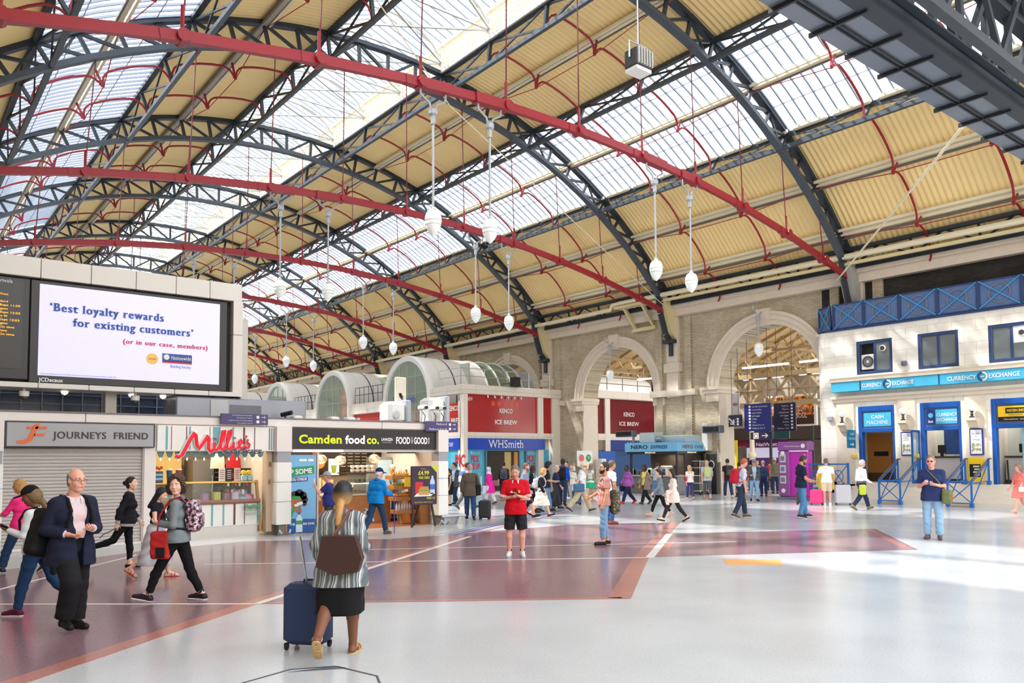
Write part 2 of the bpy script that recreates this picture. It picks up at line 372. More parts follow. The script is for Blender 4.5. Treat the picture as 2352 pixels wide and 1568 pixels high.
# ---- vault: corrugated sheeting, glazing, glazing bars
ys = []
y = YN
while y < 62: ys.append((y, 0.024 * math.sin(2 * math.pi * y / 0.235))); y += 0.235 / 4
while y < YF: ys.append((y, 0.0)); y += 2.0
ceiling = bpy.data.objects.new('ceiling', None); COL.objects.link(ceiling); ceiling['kind'] = 'structure'
for sgn in (-1, 1):
    for (a, b, n) in ((0, 2, 6), (4, 7, 8)):
        ws = [NW[a] + (NW[b] - NW[a]) * i / n for i in range(n + 1)]
        MB().sheet([[AP(sgn * w, h, y) for w in ws] for (y, h) in ys]).build('corrugated_panel', TAN, ceiling, smooth=True)
SKYGLASS = glassmat('roof_glass', (246, 250, 255), clear=0.86, gloss=0.03, rough=0.15)
BARM = M((150, 158, 172), 0.5, var=0)
for sgn in (-1, 1):
    ws = [NW[2] + (NW[4] - NW[2]) * i / 6 for i in range(7)]
    MB().sheet([[AP(sgn * w, -0.06, y) for w in ws] for y in (YN, YF)]).build('glazing', SKYGLASS, ceiling)
    mb = MB(); y = YN
    while y < 110:
        for w0, w1 in zip(ws[::2], ws[2::2]): mb.bar(AP(sgn * w0, 0, y), AP(sgn * w1, 0, y), 0.055, 0.08)
        y += 0.4446 if y < 60 else 0.8892
    for k in (0.25, 0.75):
        w = NW[2] + (NW[4] - NW[2]) * k
        mb.bar(AP(sgn * w, 0.03, YN), AP(sgn * w, 0.03, YF), 0.035, 0.035)
    mb.build('glazing_bars', BARM, ceiling)
# lantern along the crown
ZL = AP(NW[0])[2]; LW = NW[0]
for sgn in (-1, 1):
    mb = MB()
    for k in range(5): mb.box(VC + sgn * (LW - 0.12), YN, ZL + 0.1 + k * 0.2, VC + sgn * (LW - 0.02), YF, ZL + 0.16 + k * 0.2)
    mb.box(VC + sgn * (LW - .2), YN, ZL - 0.12, VC + sgn * (LW + .05), YF, ZL + 0.06); mb.box(VC + sgn * (LW - .2), YN, ZL + 1.05, VC + sgn * (LW + .1), YF, ZL + 1.2)
    y = YN
    while y < 110: mb.box(VC + sgn * (LW - .16), y, ZL, VC + sgn * LW, y + .09, ZL + 1.1); y += 1.7785
    mb.build('louvre', M((222, 218, 206), .6, var=.03), ceiling)
    MB().sheet([[(VC + sgn * LW * 1.03, y, ZL + 1.2), (VC, y, ZL + 2.25)] for y in (YN, YF)]).build('glazing', SKYGLASS, ceiling)
    mb = MB(); y = YN
    while y < 110:
        mb.bar((VC + sgn * LW, y, ZL + 1.18), (VC, y, ZL + 2.22), 0.05, 0.06); y += 0.4446 if y < 60 else 0.8892
    mb.build('glazing_bars', BARM, ceiling)
mb = MB(); y = 7.516 - 3.557
while y < 100:
    pts = [(VC + LW * math.cos(t), y, ZL + 0.15 + 1.75 * math.sin(t)) for t in [math.pi * i / 10 for i in range(11)]]
    mb.tube(pts, 0.085, 5)
    for s in (-1, 1): mb.bar((VC - s * LW, y, ZL + .4), (VC + s * LW, y + 3.557, ZL + .4), 0.08, 0.08)
    mb.bar((VC - LW, y, ZL + .4), (VC + LW, y, ZL + .4), 0.08, 0.08)
    y += 3.557
mb.bar((VC, YN, ZL + 2.2), (VC, YF, ZL + 2.2), 0.12, 0.12)
mb.build('lantern_ironwork', M((206, 204, 198), .5, var=0), ceiling)
# ---- arcade wall on the right
WX, WB, ZT = 34.8, 36.1, 10.55
ARC = [22.95 + 10.35 * k for k in range(0, 9)]; AR, ZS = 2.97, 5.65
mb = MB(); prev = 19.9; N = 20
def wallrect(mb, y0, y1, z0, z1): mb.box(WX, y0, z0, WB, y1, z1)
for yc in ARC:
    wallrect(mb, prev, yc - AR, 0, ZT); prev = yc + AR
    arc = [(yc + AR * math.cos(math.pi * i / N), ZS + AR * math.sin(math.pi * i / N)) for i in range(N + 1)]
    for (ya, za), (yb, zb) in zip(arc, arc[1:]):
        mb.add([(WX, ya, za), (WX, yb, zb), (WX, yb, ZT), (WX, ya, ZT), (WB, ya, za), (WB, yb, zb), (WB, yb, ZT), (WB, ya, ZT)],
               [(0, 1, 2, 3), (7, 6, 5, 4), (0, 4, 5, 1), (3, 2, 6, 7)])
wallrect(mb, prev, 125, 0, ZT)
mb.box(WX, -14, 0, WB, 3, ZT)
struct('wall_right', mb, BRICK)
struct('wall_right_upper', MB().box(WX, 3, 7.3, WB, 19.9, ZT), brickmat('sooty_brick', (70, 62, 56), (50, 46, 44), (40, 36, 34), stain=.5))
mb = MB()
for yc in ARC:
    for (ra, rb, dx) in ((AR - .02, AR + .24, .1), (AR + .2, AR + .5, .16), (AR + .46, AR + .62, .22)):
        for i in range(N):
            t0, t1 = math.pi * i / N, math.pi * (i + 1) / N
            q = [(yc + r * math.cos(t), ZS + r * math.sin(t)) for r, t in ((ra, t0), (rb, t0), (rb, t1), (ra, t1))]
            mb.prism(q, WX - dx, WX + 0.02, 'X')
    mb.prism([(yc - .28, ZS + AR - .08), (yc + .28, ZS + AR - .08), (yc + .4, ZS + AR + .75), (yc - .4, ZS + AR + .75)], WX - .32, WX, 'X')
    for s in (-1, 1):                                        # reveal lining and impost mouldings
        mb.box(WX - .02, yc + s * AR, 0, WB - .1, yc + s * (AR - .06), ZS)
        mb.box(WX - .2, yc + s * (AR - .12), ZS - .3, WB, yc + s * (AR + .9), ZS - .12); mb.box(WX - .28, yc + s * (AR - .16), ZS - .12, WB, yc + s * (AR + 1.0), ZS + .06)
        mb.box(WX - .12, yc + s * (AR - .06), ZS - .75, WX, yc + s * (AR + .75), ZS - .3)
for yr in RIBS:
    mb.box(WX - .3, yr - .55, 6.7, WX, yr + .55, 7.2); mb.box(WX - .22, yr - .4, 5.3, WX, yr + .4, ZT - .3); mb.box(WX - .3, yr - 1.6, ZS - .3, WX, yr + 1.6, ZS + .02)
mb.box(WX - .35, -14, ZT - .75, WX, 120, ZT - .35); mb.box(WX - .5, -14, ZT - .35, WX + .1, 120, ZT)
struct('trim_1', mb, STONE)
mb = MB()
for yr in RIBS:
    for s in (-1, 1): mb.box(WX - .14, yr + s * .8, 0 if yr > 20 else 7.7, WX, yr + s * 1.25, ZT - .75)
struct('trim_2', mb, BRICK)
# ---- other enclosing walls (far end, near end) and an added left one
struct('wall_left_added', MB().box(-2.9, -14, 0, -1.8, 125, 10.9), BRICK)  # unseen wall added for the lighting, tall enough to stop sun below the eave
struct('wall_back', MB().box(-3, 120, 0, 37, 121, 12), BRICK)
struct('wall_front', MB().box(-40, -15, 0, 75, -14, 9), STONE)
# ---- concourse seen through the arches
TANB = M((206, 174, 122), 0.7, var=0.12, scale=1.2); BROWN = M((170, 146, 110), 0.6, var=0.15, scale=2)
hall = bpy.data.objects.new('ceiling_arcade', None); COL.objects.link(hall); hall['kind'] = 'structure'
yy = 14.0
while yy < 66:
    MB().add([(WB, yy, 10.4), (64, yy, 10.4), (64, yy + 3.4, 9.0), (WB, yy + 3.4, 9.0)], [(0, 1, 2, 3)]).build('roof_slope', TANB, hall)
    MB().add([(WB, yy + 3.4, 9.0), (64, yy + 3.4, 9.0), (64, yy + 5.3, 10.4), (WB, yy + 5.3, 10.4)], [(0, 1, 2, 3)]).build('glazing', SKYGLASS, hall)
    mb = MB()
    for x in np.arange(38, 64, 1.3):
        mb.bar((x, yy, 10.3), (x, yy + 3.4, 8.92), .09, .14); mb.bar((x, yy + 3.4, 8.92), (x, yy + 5.3, 10.3), .05, .08)
    mb.bar((WB, yy + 3.4, 8.9), (64, yy + 3.4, 8.9), .2, .3); mb.build('rafters', BROWN, hall)
    for xt in (43.0, 49.5, 56):
        t = MB().bar((xt, yy, 8.5), (xt, yy + 5.3, 8.5), .12, .16)
        for q in np.arange(0, 5.3, 1.06): t.bar((xt, yy + q, 8.5), (xt, yy + q + .53, 9.3), .07, .07); t.bar((xt, yy + q + .53, 9.3), (xt, yy + q + 1.06, 8.5), .07, .07)
        t.build('truss', BROWN, hall)
    yy += 5.3
mb = MB()
for q in np.arange(18, 62, 1.5):
    a, b = 5.7, 7.5
    mb.bar((48, q, a), (48, q + 1.5, b), .1, .16); mb.bar((48.06, q, b), (48.06, q + 1.5, a), .1, .16); mb.bar((48, q, a), (48, q, b), .1, .1)
for z in (5.6, 7.6, 6.6): mb.box(47.85, 16, z - (.16 if z != 6.6 else .04), 48.15, 64, z + (.16 if z != 6.6 else .04))
struct('trim_3', mb, BROWN)
mb = MB()
for q in (22, 27.2, 33, 38.5, 44):
    mb.lathe([(.32, 0), (.32, .5), (.2, .6), (.2, 1.9), (.3, 2.0), (.3, 2.2), (.17, 2.3), (.16, 5.2), (.34, 5.4), (.34, 5.6)], (48, q, 0), 14)
    for s in (-1, 1): mb.tube([(48, q + s * (.1 + 1.4 * (1 - math.cos(t))), 4.2 + 1.35 * math.sin(t)) for t in [math.pi / 2 * i / 8 for i in range(9)]], .06, 6)
struct('trim_4', mb, M((232, 220, 188), 0.5))
struct('wall_arcade', MB().box(62, 12, 0, 63, 66, 10.4), M((176, 160, 140), 0.8, var=.1))
struct('wall_arcade_side', MB().box(WB, 65, 0, 63, 66, 10.4), M((176, 160, 140), 0.8, var=.1))
# ================================================================ roof ironwork
ORD = ['nearest', 'second', 'third', 'fourth', 'fifth', 'sixth', 'seventh', 'eighth', 'ninth', 'tenth', 'eleventh']
WS = []                                              # panel points across the vault: two panels per purlin bay
_k = [-w for w in NW[::-1]] + NW
for a, b in zip(_k, _k[1:]):
    n = 4 if (a < 0 < b) else 2
    WS += [a + (b - a) * i / n for i in range(n)]
WS.append(_k[-1])
def depth(w): return 1.12 - 0.42 * (w / 19.0) ** 2
for i, yr in enumerate(RIBS):
    far = i > 5
    t = thing('roof_truss', 'dark iron arched lattice truss across the vault, %s from the camera' % ORD[i], 'truss', (VC, yr, 9.0), group='arched trusses of the vault')
    tri = [(-.16, 0), (.16, 0)]
    def chord(off0, hw, hh, name, mat):
        rows = []
        for w in WS:
            o = off0(w)
            rows.append([AP(w, o + dh, yr + dy) for dy, dh in ((-hw, -hh), (hw, -hh), (hw, hh), (-hw, hh), (-hw, -hh))])
        MB().sheet(rows).build(name, mat, t)
    chord(lambda w: .1, .15, .085, 'top_chord', SLATE); chord(lambda w: depth(w), .15, .09, 'bottom_chord', SLATE2)
    mb = MB()
    for j, (a, b) in enumerate(zip(WS, WS[1:])):
        A0, A1, B0, B1 = AP(a, .12, yr), AP(a, depth(a), yr), AP(b, .12, yr), AP(b, depth(b), yr)
        mb.bar(A0, A1, .13, .11, (0, 1, 0))
        (mb.bar(A0, B1, .11, .095, (0, 1, 0)) if a < 0 else mb.bar(A1, B0, .11, .095, (0, 1, 0)))
        if j % 4 in (1, 2): (mb.bar(A1, B0, .08, .08, (0, 1, 0)) if a < 0 else mb.bar(A0, B1, .08, .08, (0, 1, 0)))
    mb.build('lattice', SLATE, t)
    p = [(WX - .02, 10.5), (33.7, 10.9), (33.85, 10.0), (34.25, 8.9), (34.6, 8.5), (WX - .02, 8.5)]
    MB().prism([(x, z) for x, z in p], yr - .3, yr + .3, 'Y').build('wall_bracket', CREAM2 if i > 1 else M((170, 168, 160), .6), t)
    fl = MB()
    for (x0, z0), (x1, z1) in zip(p[1:5], p[2:6]):
        fl.bar((x0 - .05, yr, z0 - .04), (x1 - .05, yr, z1 - .04), .66, .09, (0, 1, 0))
    fl.box(34.2, yr - .36, 8.3, WX, yr + .36, 8.5); fl.box(34.45, yr - .12, 7.6, WX - .05, yr + .12, 8.3); fl.build('bracket_flange', SLATE, t)
# purlins: plain ones and lattice girders running the length of the vault
side = {-1: 'left', 1: 'right'}
def lname(k): return ['beside the lantern', 'first below the lantern', 'between sheeting and glazing', 'through the middle of the glazing', 'at the foot of the glazing', 'first below the glazing', 'second below the glazing'][k]
for s in (-1, 1):
    for k in (1, 3, 5, 6):
        w = s * NW[k]; t = thing('purlin', 'cream and grey purlin %s on the %s slope' % (lname(k), 'far left' if s < 0 else 'right'), 'purlin', AP(w, .2, YN), group='plain purlins')
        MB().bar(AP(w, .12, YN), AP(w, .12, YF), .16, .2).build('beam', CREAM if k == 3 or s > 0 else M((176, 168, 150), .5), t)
        MB().bar(AP(w - s * .17, .2, YN), AP(w - s * .17, .2, YF), .09, .12).build('conduit', CREAM, t); MB().bar(AP(w + s * .14, .16, YN), AP(w + s * .14, .16, YF), .07, .1).build('angle_iron', M((110, 104, 96), .5), t)
    for k in (0, 2, 4):
        w = s * NW[k]; t = thing('lattice_purlin', 'dark lattice girder purlin %s on the %s slope' % (lname(k), 'far left' if s < 0 else 'right'), 'girder', AP(w, .5, YN), group='lattice purlins')
        MB().bar(AP(w, .1, YN), AP(w, .1, YF), .2, .16).build('top_chord', SLATE, t); MB().bar(AP(w, depth(w), YN), AP(w, depth(w), YF), .16, .16).build('bottom_chord', SLATE2, t)
        mb = MB(); y = 7.516; 
        while y < 100:
            for q in range(3):
                y0 = y + q * 3.5567; y1 = y0 + 3.5567
                if q: mb.bar(AP(w, .1, y0), AP(w, depth(w), y0), .14, .12)
                mb.bar(AP(w, .14, y0), AP(w, depth(w), y1), .06, .08); mb.bar(AP(w, depth(w), y0), AP(w, .14, y1), .06, .08)
            y += 10.67
        mb.build('lattice', SLATE2 if k == 4 else SLATE, t)
        if k == 4 and s > 0:
            mb = MB(); y = YN
            while y < 100: mb.bbox(*[v for v in (AP(w - .22, .02, y)[0] - .1, y, AP(w - .22, .02)[2] - .22, AP(w - .22, .02)[0] + .1, y + 1.5, AP(w - .22, .02)[2] - .02)], b=.05); y += 1.7785
            mb.build('gutter', CREAM, t)
# red intermediate arches, two between each pair of trusses
n = 0
for i, yr in enumerate(RIBS[:9]):
    for q in (1, 2):
        y = yr + q * 3.5567
        t = thing('intermediate_arch', 'slim red iron arch with drop brackets, %s from the camera' % (['nearest'] + ['number %d' % v for v in range(2, 40)])[n], 'arch', AP(0, 0, y), group='slim red arches between the trusses'); n += 1
        for s in (-1, 1):
            lines = [NW[0], NW[1], NW[2], NW[3], NW[4], NW[5], NW[6], NW[7]]
            for a, b in zip(lines, lines[1:]):
                m0, m1 = a + .42, b - .42
                MB().tube([AP(s * (m0 + (m1 - m0) * j / 4), .3 + .06 * abs(j - 2) ** 2 / 4, y) for j in range(5)], .05, 5).build('rib', RED, t)
            for j, a in enumerate(lines):
                br = MB()
                lo = depth(a) if j in (0, 2, 4) else .85
                for d in ((1,) if j == 0 else (-1, 1) if j < 7 else (-1,)):
                    pts = []
                    for u in range(6):
                        th = math.pi / 2 * u / 5
                        pts.append(AP(s * (a + d * (.62 * (1 - math.cos(th)) * .9 + .04)), lo - (lo - .33) * math.sin(th), y))
                    br.tube(pts, .045, 5)
                if j in (1, 3, 5, 6): br.tube([AP(s * a, .2, y), AP(s * a, lo + .05, y)], .05, 6)
                br.build('bracket', RED, t)
            for j in (1, 3, 5, 6):
                rod = MB()
                a = lines[j]
                if q == 1: rod.tube([AP(s * a, .3, yr), AP(s * a, .88, y)], .02, 4); rod.tube([AP(s * a, .88, y), AP(s * a, .88, y + 3.5567)], .02, 4)
                else: rod.tube([AP(s * a, .88, y), AP(s * a, .3, y + 3.5567)], .02, 4)
                rod.build('tie_rod', RED, t)
# red tie girders under the trusses, with their hangers
def TZ(x): return 12.46 - 0.0080 * (x - VC) ** 2
LAMPX = [(11.81, 13.78), (21.03, 22.95)]
for i, yr in enumerate(RIBS[1:9]):
    t = thing('tie_girder', 'red iron tie girder slung below the vault, %s from the camera' % ORD[i], 'girder', (VC, yr, TZ(VC)), group='red tie girders')
    xs = [-1.6, 1.65, 5.1, 8.4, 11.4, 14.4, 17.4, 20.4, 23.3, 26.2, 29.2, 32, 34.0]
    for a, b in zip(xs, xs[1:]):
        o = MB().bar((a, yr, TZ(a)), (b, yr, TZ(b)), .16, .2).bar((a, yr, TZ(a) + .14), (b, yr, TZ(b) + .14), .1, .05); o.build('beam', RED, t)
    for x in xs[1:-1]:
        j = MB().tube([(x, yr - .2, TZ(x)), (x, yr + .2, TZ(x))], .155, 10); j.bar((x - .5, yr, TZ(x - .5)), (x + .5, yr, TZ(x + .5)), .2, .24).build('joint', RED, t)
    for pr in LAMPX:
        for x in pr: MB().bar((x - .55, yr, TZ(x - .55)), (x + .55, yr, TZ(x + .55)), .27, .29).build('sleeve', RED, t)
    for x in xs[1:-1]:
        w = (x - VC) * 1.02; top = AP(w, depth(w), yr)
        MB().tube([(x, yr, TZ(x) + .1), top], .022, 5).build('hanger_rod', M((110, 40, 50), .5), t)
        MB().tube([(x, yr, TZ(x) + .1), (x, yr, TZ(x) + .75)], .045, 6).build('turnbuckle', RED, t)
# globe lamps
FROST = M((236, 240, 238), 0.25, emit=0.12, var=0.02); POLE = M((176, 180, 184), 0.4, metal=.3)
def pendant(name, label, x, y, ztop, drop, group, s=1.0):
    t = thing(name, label, 'lamp', (x, y, ztop), group=group)
    mb = MB()
    for d in (-1, 1): mb.tube([(x + d * .42, y, ztop - .05), (x + d * .4, y, ztop - .25), (x + d * .12, y, ztop - .42), (x, y, ztop - .8)], .035, 6)
    mb.lathe([(.07, -1.0), (.07, -.78), (.13, -.72), (.13, -.6), (.05, -.5)], (x, y, ztop), 8); mb.build('yoke', POLE, t)
    zb = ztop - drop
    MB().tube([(x, y, ztop - .9), (x, y, zb + .55 * s)], .035, 8).build('pole', POLE, t)
    MB().lathe([(r * s, z * s) for r, z in ((.03, .62), (.06, .55), (.11, .5), (.12, .42), (.2, .4))], (x, y, zb), 14).build('cap', M((200, 202, 204), .4), t)
    pr = [(.2, .4), (.26, .34), (.31, .2), (.325, .05), (.31, -.08), (.27, -.22), (.2, -.36), (.12, -.46), (.05, -.53), (.01, -.55)]
    MB().lathe([(r * s, z * s) for r, z in pr[::-1]], (x, y, zb), 20).build('globe', FROST, t, smooth=True)
    b = MB()
    for z, r in ((.02, .33), (-.14, .3)): b.lathe([(r * s, z * s), (r * s + .01, z * s + .012), (r * s, z * s + .024)], (x, y, zb), 20)
    b.build('band', M((214, 216, 214), .4), t)
for i, yr in enumerate(RIBS[1:6]):
    for k, x in enumerate(sum([list(v) for v in LAMPX], [])):
        pendant('pendant_lamp', 'white glass globe lamp, %s from the left on the %s red tie girder' % (['first', 'second', 'third', 'fourth'][k], ORD[i]), x, yr, TZ(x) - .08, 3.75, 'globe lamps hung from the tie girders', .72)
pendant('pendant_lamp', 'small grey globe lamp hanging in front of the smaller arch', 34.2, 33.3, 9.2, 2.3, 'globe lamps on the arcade wall', .7)
pendant('pendant_lamp', 'small grey globe lamp hanging in front of the tall right arch', 34.2, 23.0, 9.5, 2.2, 'globe lamps on the arcade wall', .7)
# conduits and eaves girder along the arcade wall
t = thing('conduit_run', 'cream pipe and cable tray along the arcade wall top, raised toward the camera', 'conduit', (33.7, 32, 10.8))
MB().tube([(33.6, 2, 10.75), (33.6, 32.0, 10.93)], .13, 8).build('upper_pipe', CREAM, t); MB().bar((33.75, 2, 10.45), (33.75, 32.0, 10.64), .12, .14).build('cable_tray', CREAM2, t)
MB().tube([(33.6, 31.8, 10.93), (33.55, 32.4, 10.9), (33.55, 32.6, 10.65), (33.65, 39, 10.65), (33.65, 110, 9.95)], .12, 8).build('lower_pipe', CREAM, t)
for y in (30.2, 31.6): MB().bar((33.6, y, 10.75), (34.75, y, 9.4), .14, .2).build('stay', CREAM2, t)
MB().bar((34.6, 30.0, 9.4), (34.6, 31.8, 9.4), .14, .2).build('stay_rail', CREAM2, t); MB().bar((33.55, 30.0, 10.68), (33.55, 32.2, 10.68), .16, .16).build('stay_rail', CREAM2, t)
t = thing('eaves_girder', 'black lattice eaves girder resting along the arcade wall top', 'girder', (34.2, 20, 10.7))
MB().bar((34.3, YN, 10.5), (34.3, 118, 10.5), .25, .22).build('bottom_chord', M((40, 48, 56), .5), t)
MB().bar((34.0, YN, 11.25), (34.0, 118, 11.25), .2, .16).build('top_chord', M((40, 48, 56), .5), t)
mb = MB(); y = 2.0
while y < 110: mb.bar((34.28, y, 10.5), (34.02, y + 1.33, 11.25), .07, .08); mb.bar((34.02, y + 1.33, 11.25), (34.28, y + 2.667, 10.5), .07, .08); mb.bar((34.2, y, 10.4), (33.95, y, 11.25), .08, .08); y += 2.667
mb.build('lattice', M((40, 48, 56), .5), t)
tag(MB().tube([(21.2, 8.2, 10.2), (34.2, 18.9, 9.9)], .04, 6).build('stay_cable', CREAM), 'thin cream stay cable rising from the arcade wall to the dark gantry', 'cable')
tag(MB().tube([(3, 12, 13.4), (16, 23.5, 14.8), (34.2, 28.9, 10.3)], .02, 5).build('span_cable', CREAM), 'thin cream wire strung across the vault toward the arcade wall', 'cable')
# floodlight hung in the vault
t = thing('floodlight', 'boxy black finned floodlight hanging from the vault near the top of the view', 'floodlight', (15.5, 13.2, 14.2))
hx, hy, hz = 13.6, 12.2, 11.15
t.location = (hx, hy, hz)
MB().bbox(hx - .27, hy - .2, hz - .22, hx + .27, hy + .2, hz + .22, .03).build('housing', DGREY, t)
mb = MB()
for k in range(6): mb.box(hx - .24 + k * .09, hy - .24, hz - .18, hx - .2 + k * .09, hy - .19, hz + .2)
mb.build('fin', M((190, 190, 186), .5), t)
MB().box(hx - .25, hy - .18, hz - .3, hx + .25, hy + .18, hz - .22).build('lens', WHITE, t)
MB().tube([(hx - .3, hy, hz), (hx - .3, hy, hz + .4), (hx + .3, hy, hz + .4), (hx + .3, hy, hz)], .025, 6).tube([(hx, hy, hz + .4), (hx, hy, 18.6)], .02, 6).build('yoke', STEEL, t)
# dark gantry across the near end
GY, GZ = 8.0, 10.1
t = thing('gantry', 'dark steel lattice gantry with panelled underside crossing the top right corner', 'gantry', (20, GY, GZ))
x0, x1 = 8.5, 33.5
MB().box(x0, GY - 1.05, GZ, x1, GY, GZ + .05).build('soffit_panel', M((128, 138, 150), .3, metal=.5, var=.15, scale=.8), t)
mb = MB()
for x in np.arange(x0, x1, 1.35): mb.bar((x, GY + .06, GZ - .04), (x, GY - 1.1, GZ - .04), .06, .09)
for y in (GY - .42, GY - .52): mb.bar((x0, y, GZ - .02), (x1, y, GZ - .02), .03, .06)
mb.build('cross_bar', M((36, 40, 46), .5), t)
for y, z, nm in ((GY - 1.1, GZ + .12, 'lower_chord'), (GY - 1.1, GZ + 2.3, 'upper_chord')):
    MB().bar((x0, y, z), (x1, y, z), .34, .3).bar((x0, y - .12, z + .2), (x1, y - .12, z + .2), .4, .04).build(nm, M((44, 52, 62), .5, var=.15), t)
mb = MB(); k = 0
for x in np.arange(x0, x1, 1.35):
    mb.bar((x, GY - 1.1, GZ + .2), (x, GY - 1.1, GZ + 2.2), .16, .12); 
    a, b = (GZ + .2, GZ + 2.2) if k % 2 else (GZ + 2.2, GZ + .2)
    mb.bar((x, GY - 1.1, a), (x + 1.35, GY - 1.1, b), .12, .14); mb.bar((x + .3, GY - 1.75, a), (x + 1.65, GY - 1.75, b), .1, .12); k += 1
for y in (GY - 1.75,): mb.bar((x0, y, GZ + .2), (x1, y, GZ + .2), .2, .2); mb.bar((x0, y, GZ + 2.3), (x1, y, GZ + 2.3), .2, .2)
mb.build('lattice', M((58, 64, 72), .5, var=.15), t)
sp = MB(); random.seed(4)
for x in np.arange(16, 30, .12):
    for dy in (-.02, .1): sp.bar((x, GY - 1.0 + dy, GZ + .3), (x + random.uniform(-.05, .05), GY - 1.0 + dy + random.uniform(-.05, .05), GZ + .46), .008, .008)
o = sp.build('bird_spikes', M((170, 170, 170), .4), t); o['kind'] = 'stuff'
struct('trim_5', MB().box(10, 2.2, 12.9, 36, 6.1, 13.0), M((92, 96, 100), .6))
mb = MB()
for x in np.arange(14, 34, .9): mb.bar((x, 2.4, 12.7), (x, 6.0, 12.7), .12, .25)
struct('trim_6', mb, M((140, 140, 138), .6))
# ================================================================ left shop block
F = 19.74
PANW = M((232, 226, 222), .45, var=.03, scale=2); GREYP = M((160, 164, 170), .5, var=.05, scale=2); NAVY = M((66, 58, 112), .5); PURP = M((74, 66, 116), .5)
struct('wall_shop_back', MB().box(1.6, 23.3, 0, 13.1, 23.4, 2.9), M((150, 130, 108), .7))
struct('wall_shop_side', MB().box(1.55, F + .3, 0, 1.7, 23.4, 2.9).box(13.0, F + .35, 0, 13.12, 23.4, 2.9), PANW)
struct('wall_shop_partition', MB().box(4.95, F + .15, 0, 5.1, 23.3, 2.8).box(8.05, F + .15, 0, 8.2, 23.3, 2.8), M((190, 182, 172), .6))
struct('ceiling_shop', MB().box(1.6, F + .28, 2.8, 13.1, 23.4, 2.95), M((206, 204, 200), .6))
t = thing('fascia', 'long pale grey fascia board running above the three shopfronts', 'fascia', (7.5, F, 2.78))
xs = [1.2, 3.6, 7.72, 11.05, 13.55]
for a, b in zip(xs, xs[1:]): MB().bbox(a + .006, F - .1, 2.77, b - .006, F + .25, 2.97, .01).build('fascia_panel', PANW, t)
MB().box(1.2, F - .13, 2.97, 13.55, F + .4, 3.0).build('coping', M((120, 118, 120), .5), t)
def pier(x0, x1, lab):
    t = thing('shop_pier', lab, 'pier', ((x0 + x1) / 2, F, 0), group='white piers between the shopfronts')
    zs = [.27, .85, 1.35, 1.86]
    for a, b in zip(zs, zs[1:]): MB().bbox(x0, F - .28, a + .004, x1, F + .12, b - .004, .015).build('cladding', WHITE, t)
    MB().box(x0 + .02, F - .26, 1.86, x1 - .02, F + .12, 2.13).build('grey_band', GREYP, t); MB().box(x0, F - .28, 2.13, x1, F + .12, 2.77).build('top_panel', PANW, t)
    MB().box(x0 + .1, F - .2, 0, x1 - .1, F + .1, .27).build('plinth', M((120, 118, 116), .5), t)
    for s in (-1, 1):
        MB().tube([(x0 + .2 + s * .12, F - .22, .0), (x0 + .2 + s * .14, F - .36, .14), (x0 + .2 + s * .1, F - .4, .06)], .025, 6).build('bumper_hoop', STEEL, t)
pier(1.66, 2.06, 'white panelled pier left of the closed roller shutter'); pier(7.93, 8.33, 'white panelled pier between the cookie kiosk and the food shop'); pier(12.82, 13.17, 'white panelled pier at the right end of the shop block')
t = thing('bumper_rail', 'low steel rail beside the base of the end pier', 'rail', (13.4, F - .1, 0))
MB().tube([(12.9, F - .3, .24), (13.75, F - .3, .24)], .045, 8).build('rail', STEEL, t); MB().prism([(13.4, 0), (13.62, 0), (13.56, .22), (13.5, .22)], F - .36, F - .24, 'Y').build('foot', STEEL, t)
solo('door_post', MB().bbox(4.84, F - .06, 0, 5.1, F + .12, 2.77, .01), PANW, 'plain white post between the roller shutter and the cookie kiosk', 'post')
# closed shop
t = thing('shop_sign', 'grey shop sign with dark capitals and an orange monogram', 'sign', (3.55, F, 2.23))
MB().bbox(2.08, F - .14, 2.22, 5.05, F + .1, 2.77, .01).build('frame', DGREY, t); MB().box(2.12, F - .15, 2.24, 5.01, F - .13, 2.74).build('face', M((166, 168, 172), .45, var=.06, scale=1), t)
text('JOURNEYS  FRIEND', (2.96, F - .15, 2.41), .155, M((44, 40, 44), .4), t, w=1.93, heavy=.02, serif=.045)
OG = M((226, 104, 50), .4)
mk = MB()
for p in ([(2.62, 2.72), (2.72, 2.72), (2.58, 2.36), (2.46, 2.29), (2.3, 2.3), (2.3, 2.36), (2.42, 2.37), (2.5, 2.42)], [(2.64, 2.66), (2.86, 2.66), (2.84, 2.61), (2.62, 2.61)], [(2.62, 2.51), (2.82, 2.51), (2.8, 2.46), (2.6, 2.46)], [(2.48, 2.66), (2.6, 2.66), (2.59, 2.61), (2.47, 2.61)]):
    mk.prism(p, F - .165, F - .15, 'Y')
mk.build('logo', OG, t)
t = thing('roller_shutter', 'closed grey roller shutter of slats under the grey monogram sign', 'shutter', (3.45, F, 0))
rows = []
z = 0.06
while z < 2.23:
    for q, d in enumerate((0, .018, .026, .018, 0, -.004)): rows.append([(x, F + .05 - d, z + q * .0125) for x in (2.08, 4.82)])
    z += .075
MB().sheet(rows).build('slat_curtain', M((196, 190, 186), .45, metal=.25, var=.12, scale=1.2), t)
MB().bbox(2.06, F - .02, 0, 4.84, F + .09, .07, .01).build('bottom_bar', PANW, t)
for x in (2.03, 4.82): MB().box(x, F - .02, 0, x + .05, F + .1, 2.22).build('guide_rail', PANW, t)
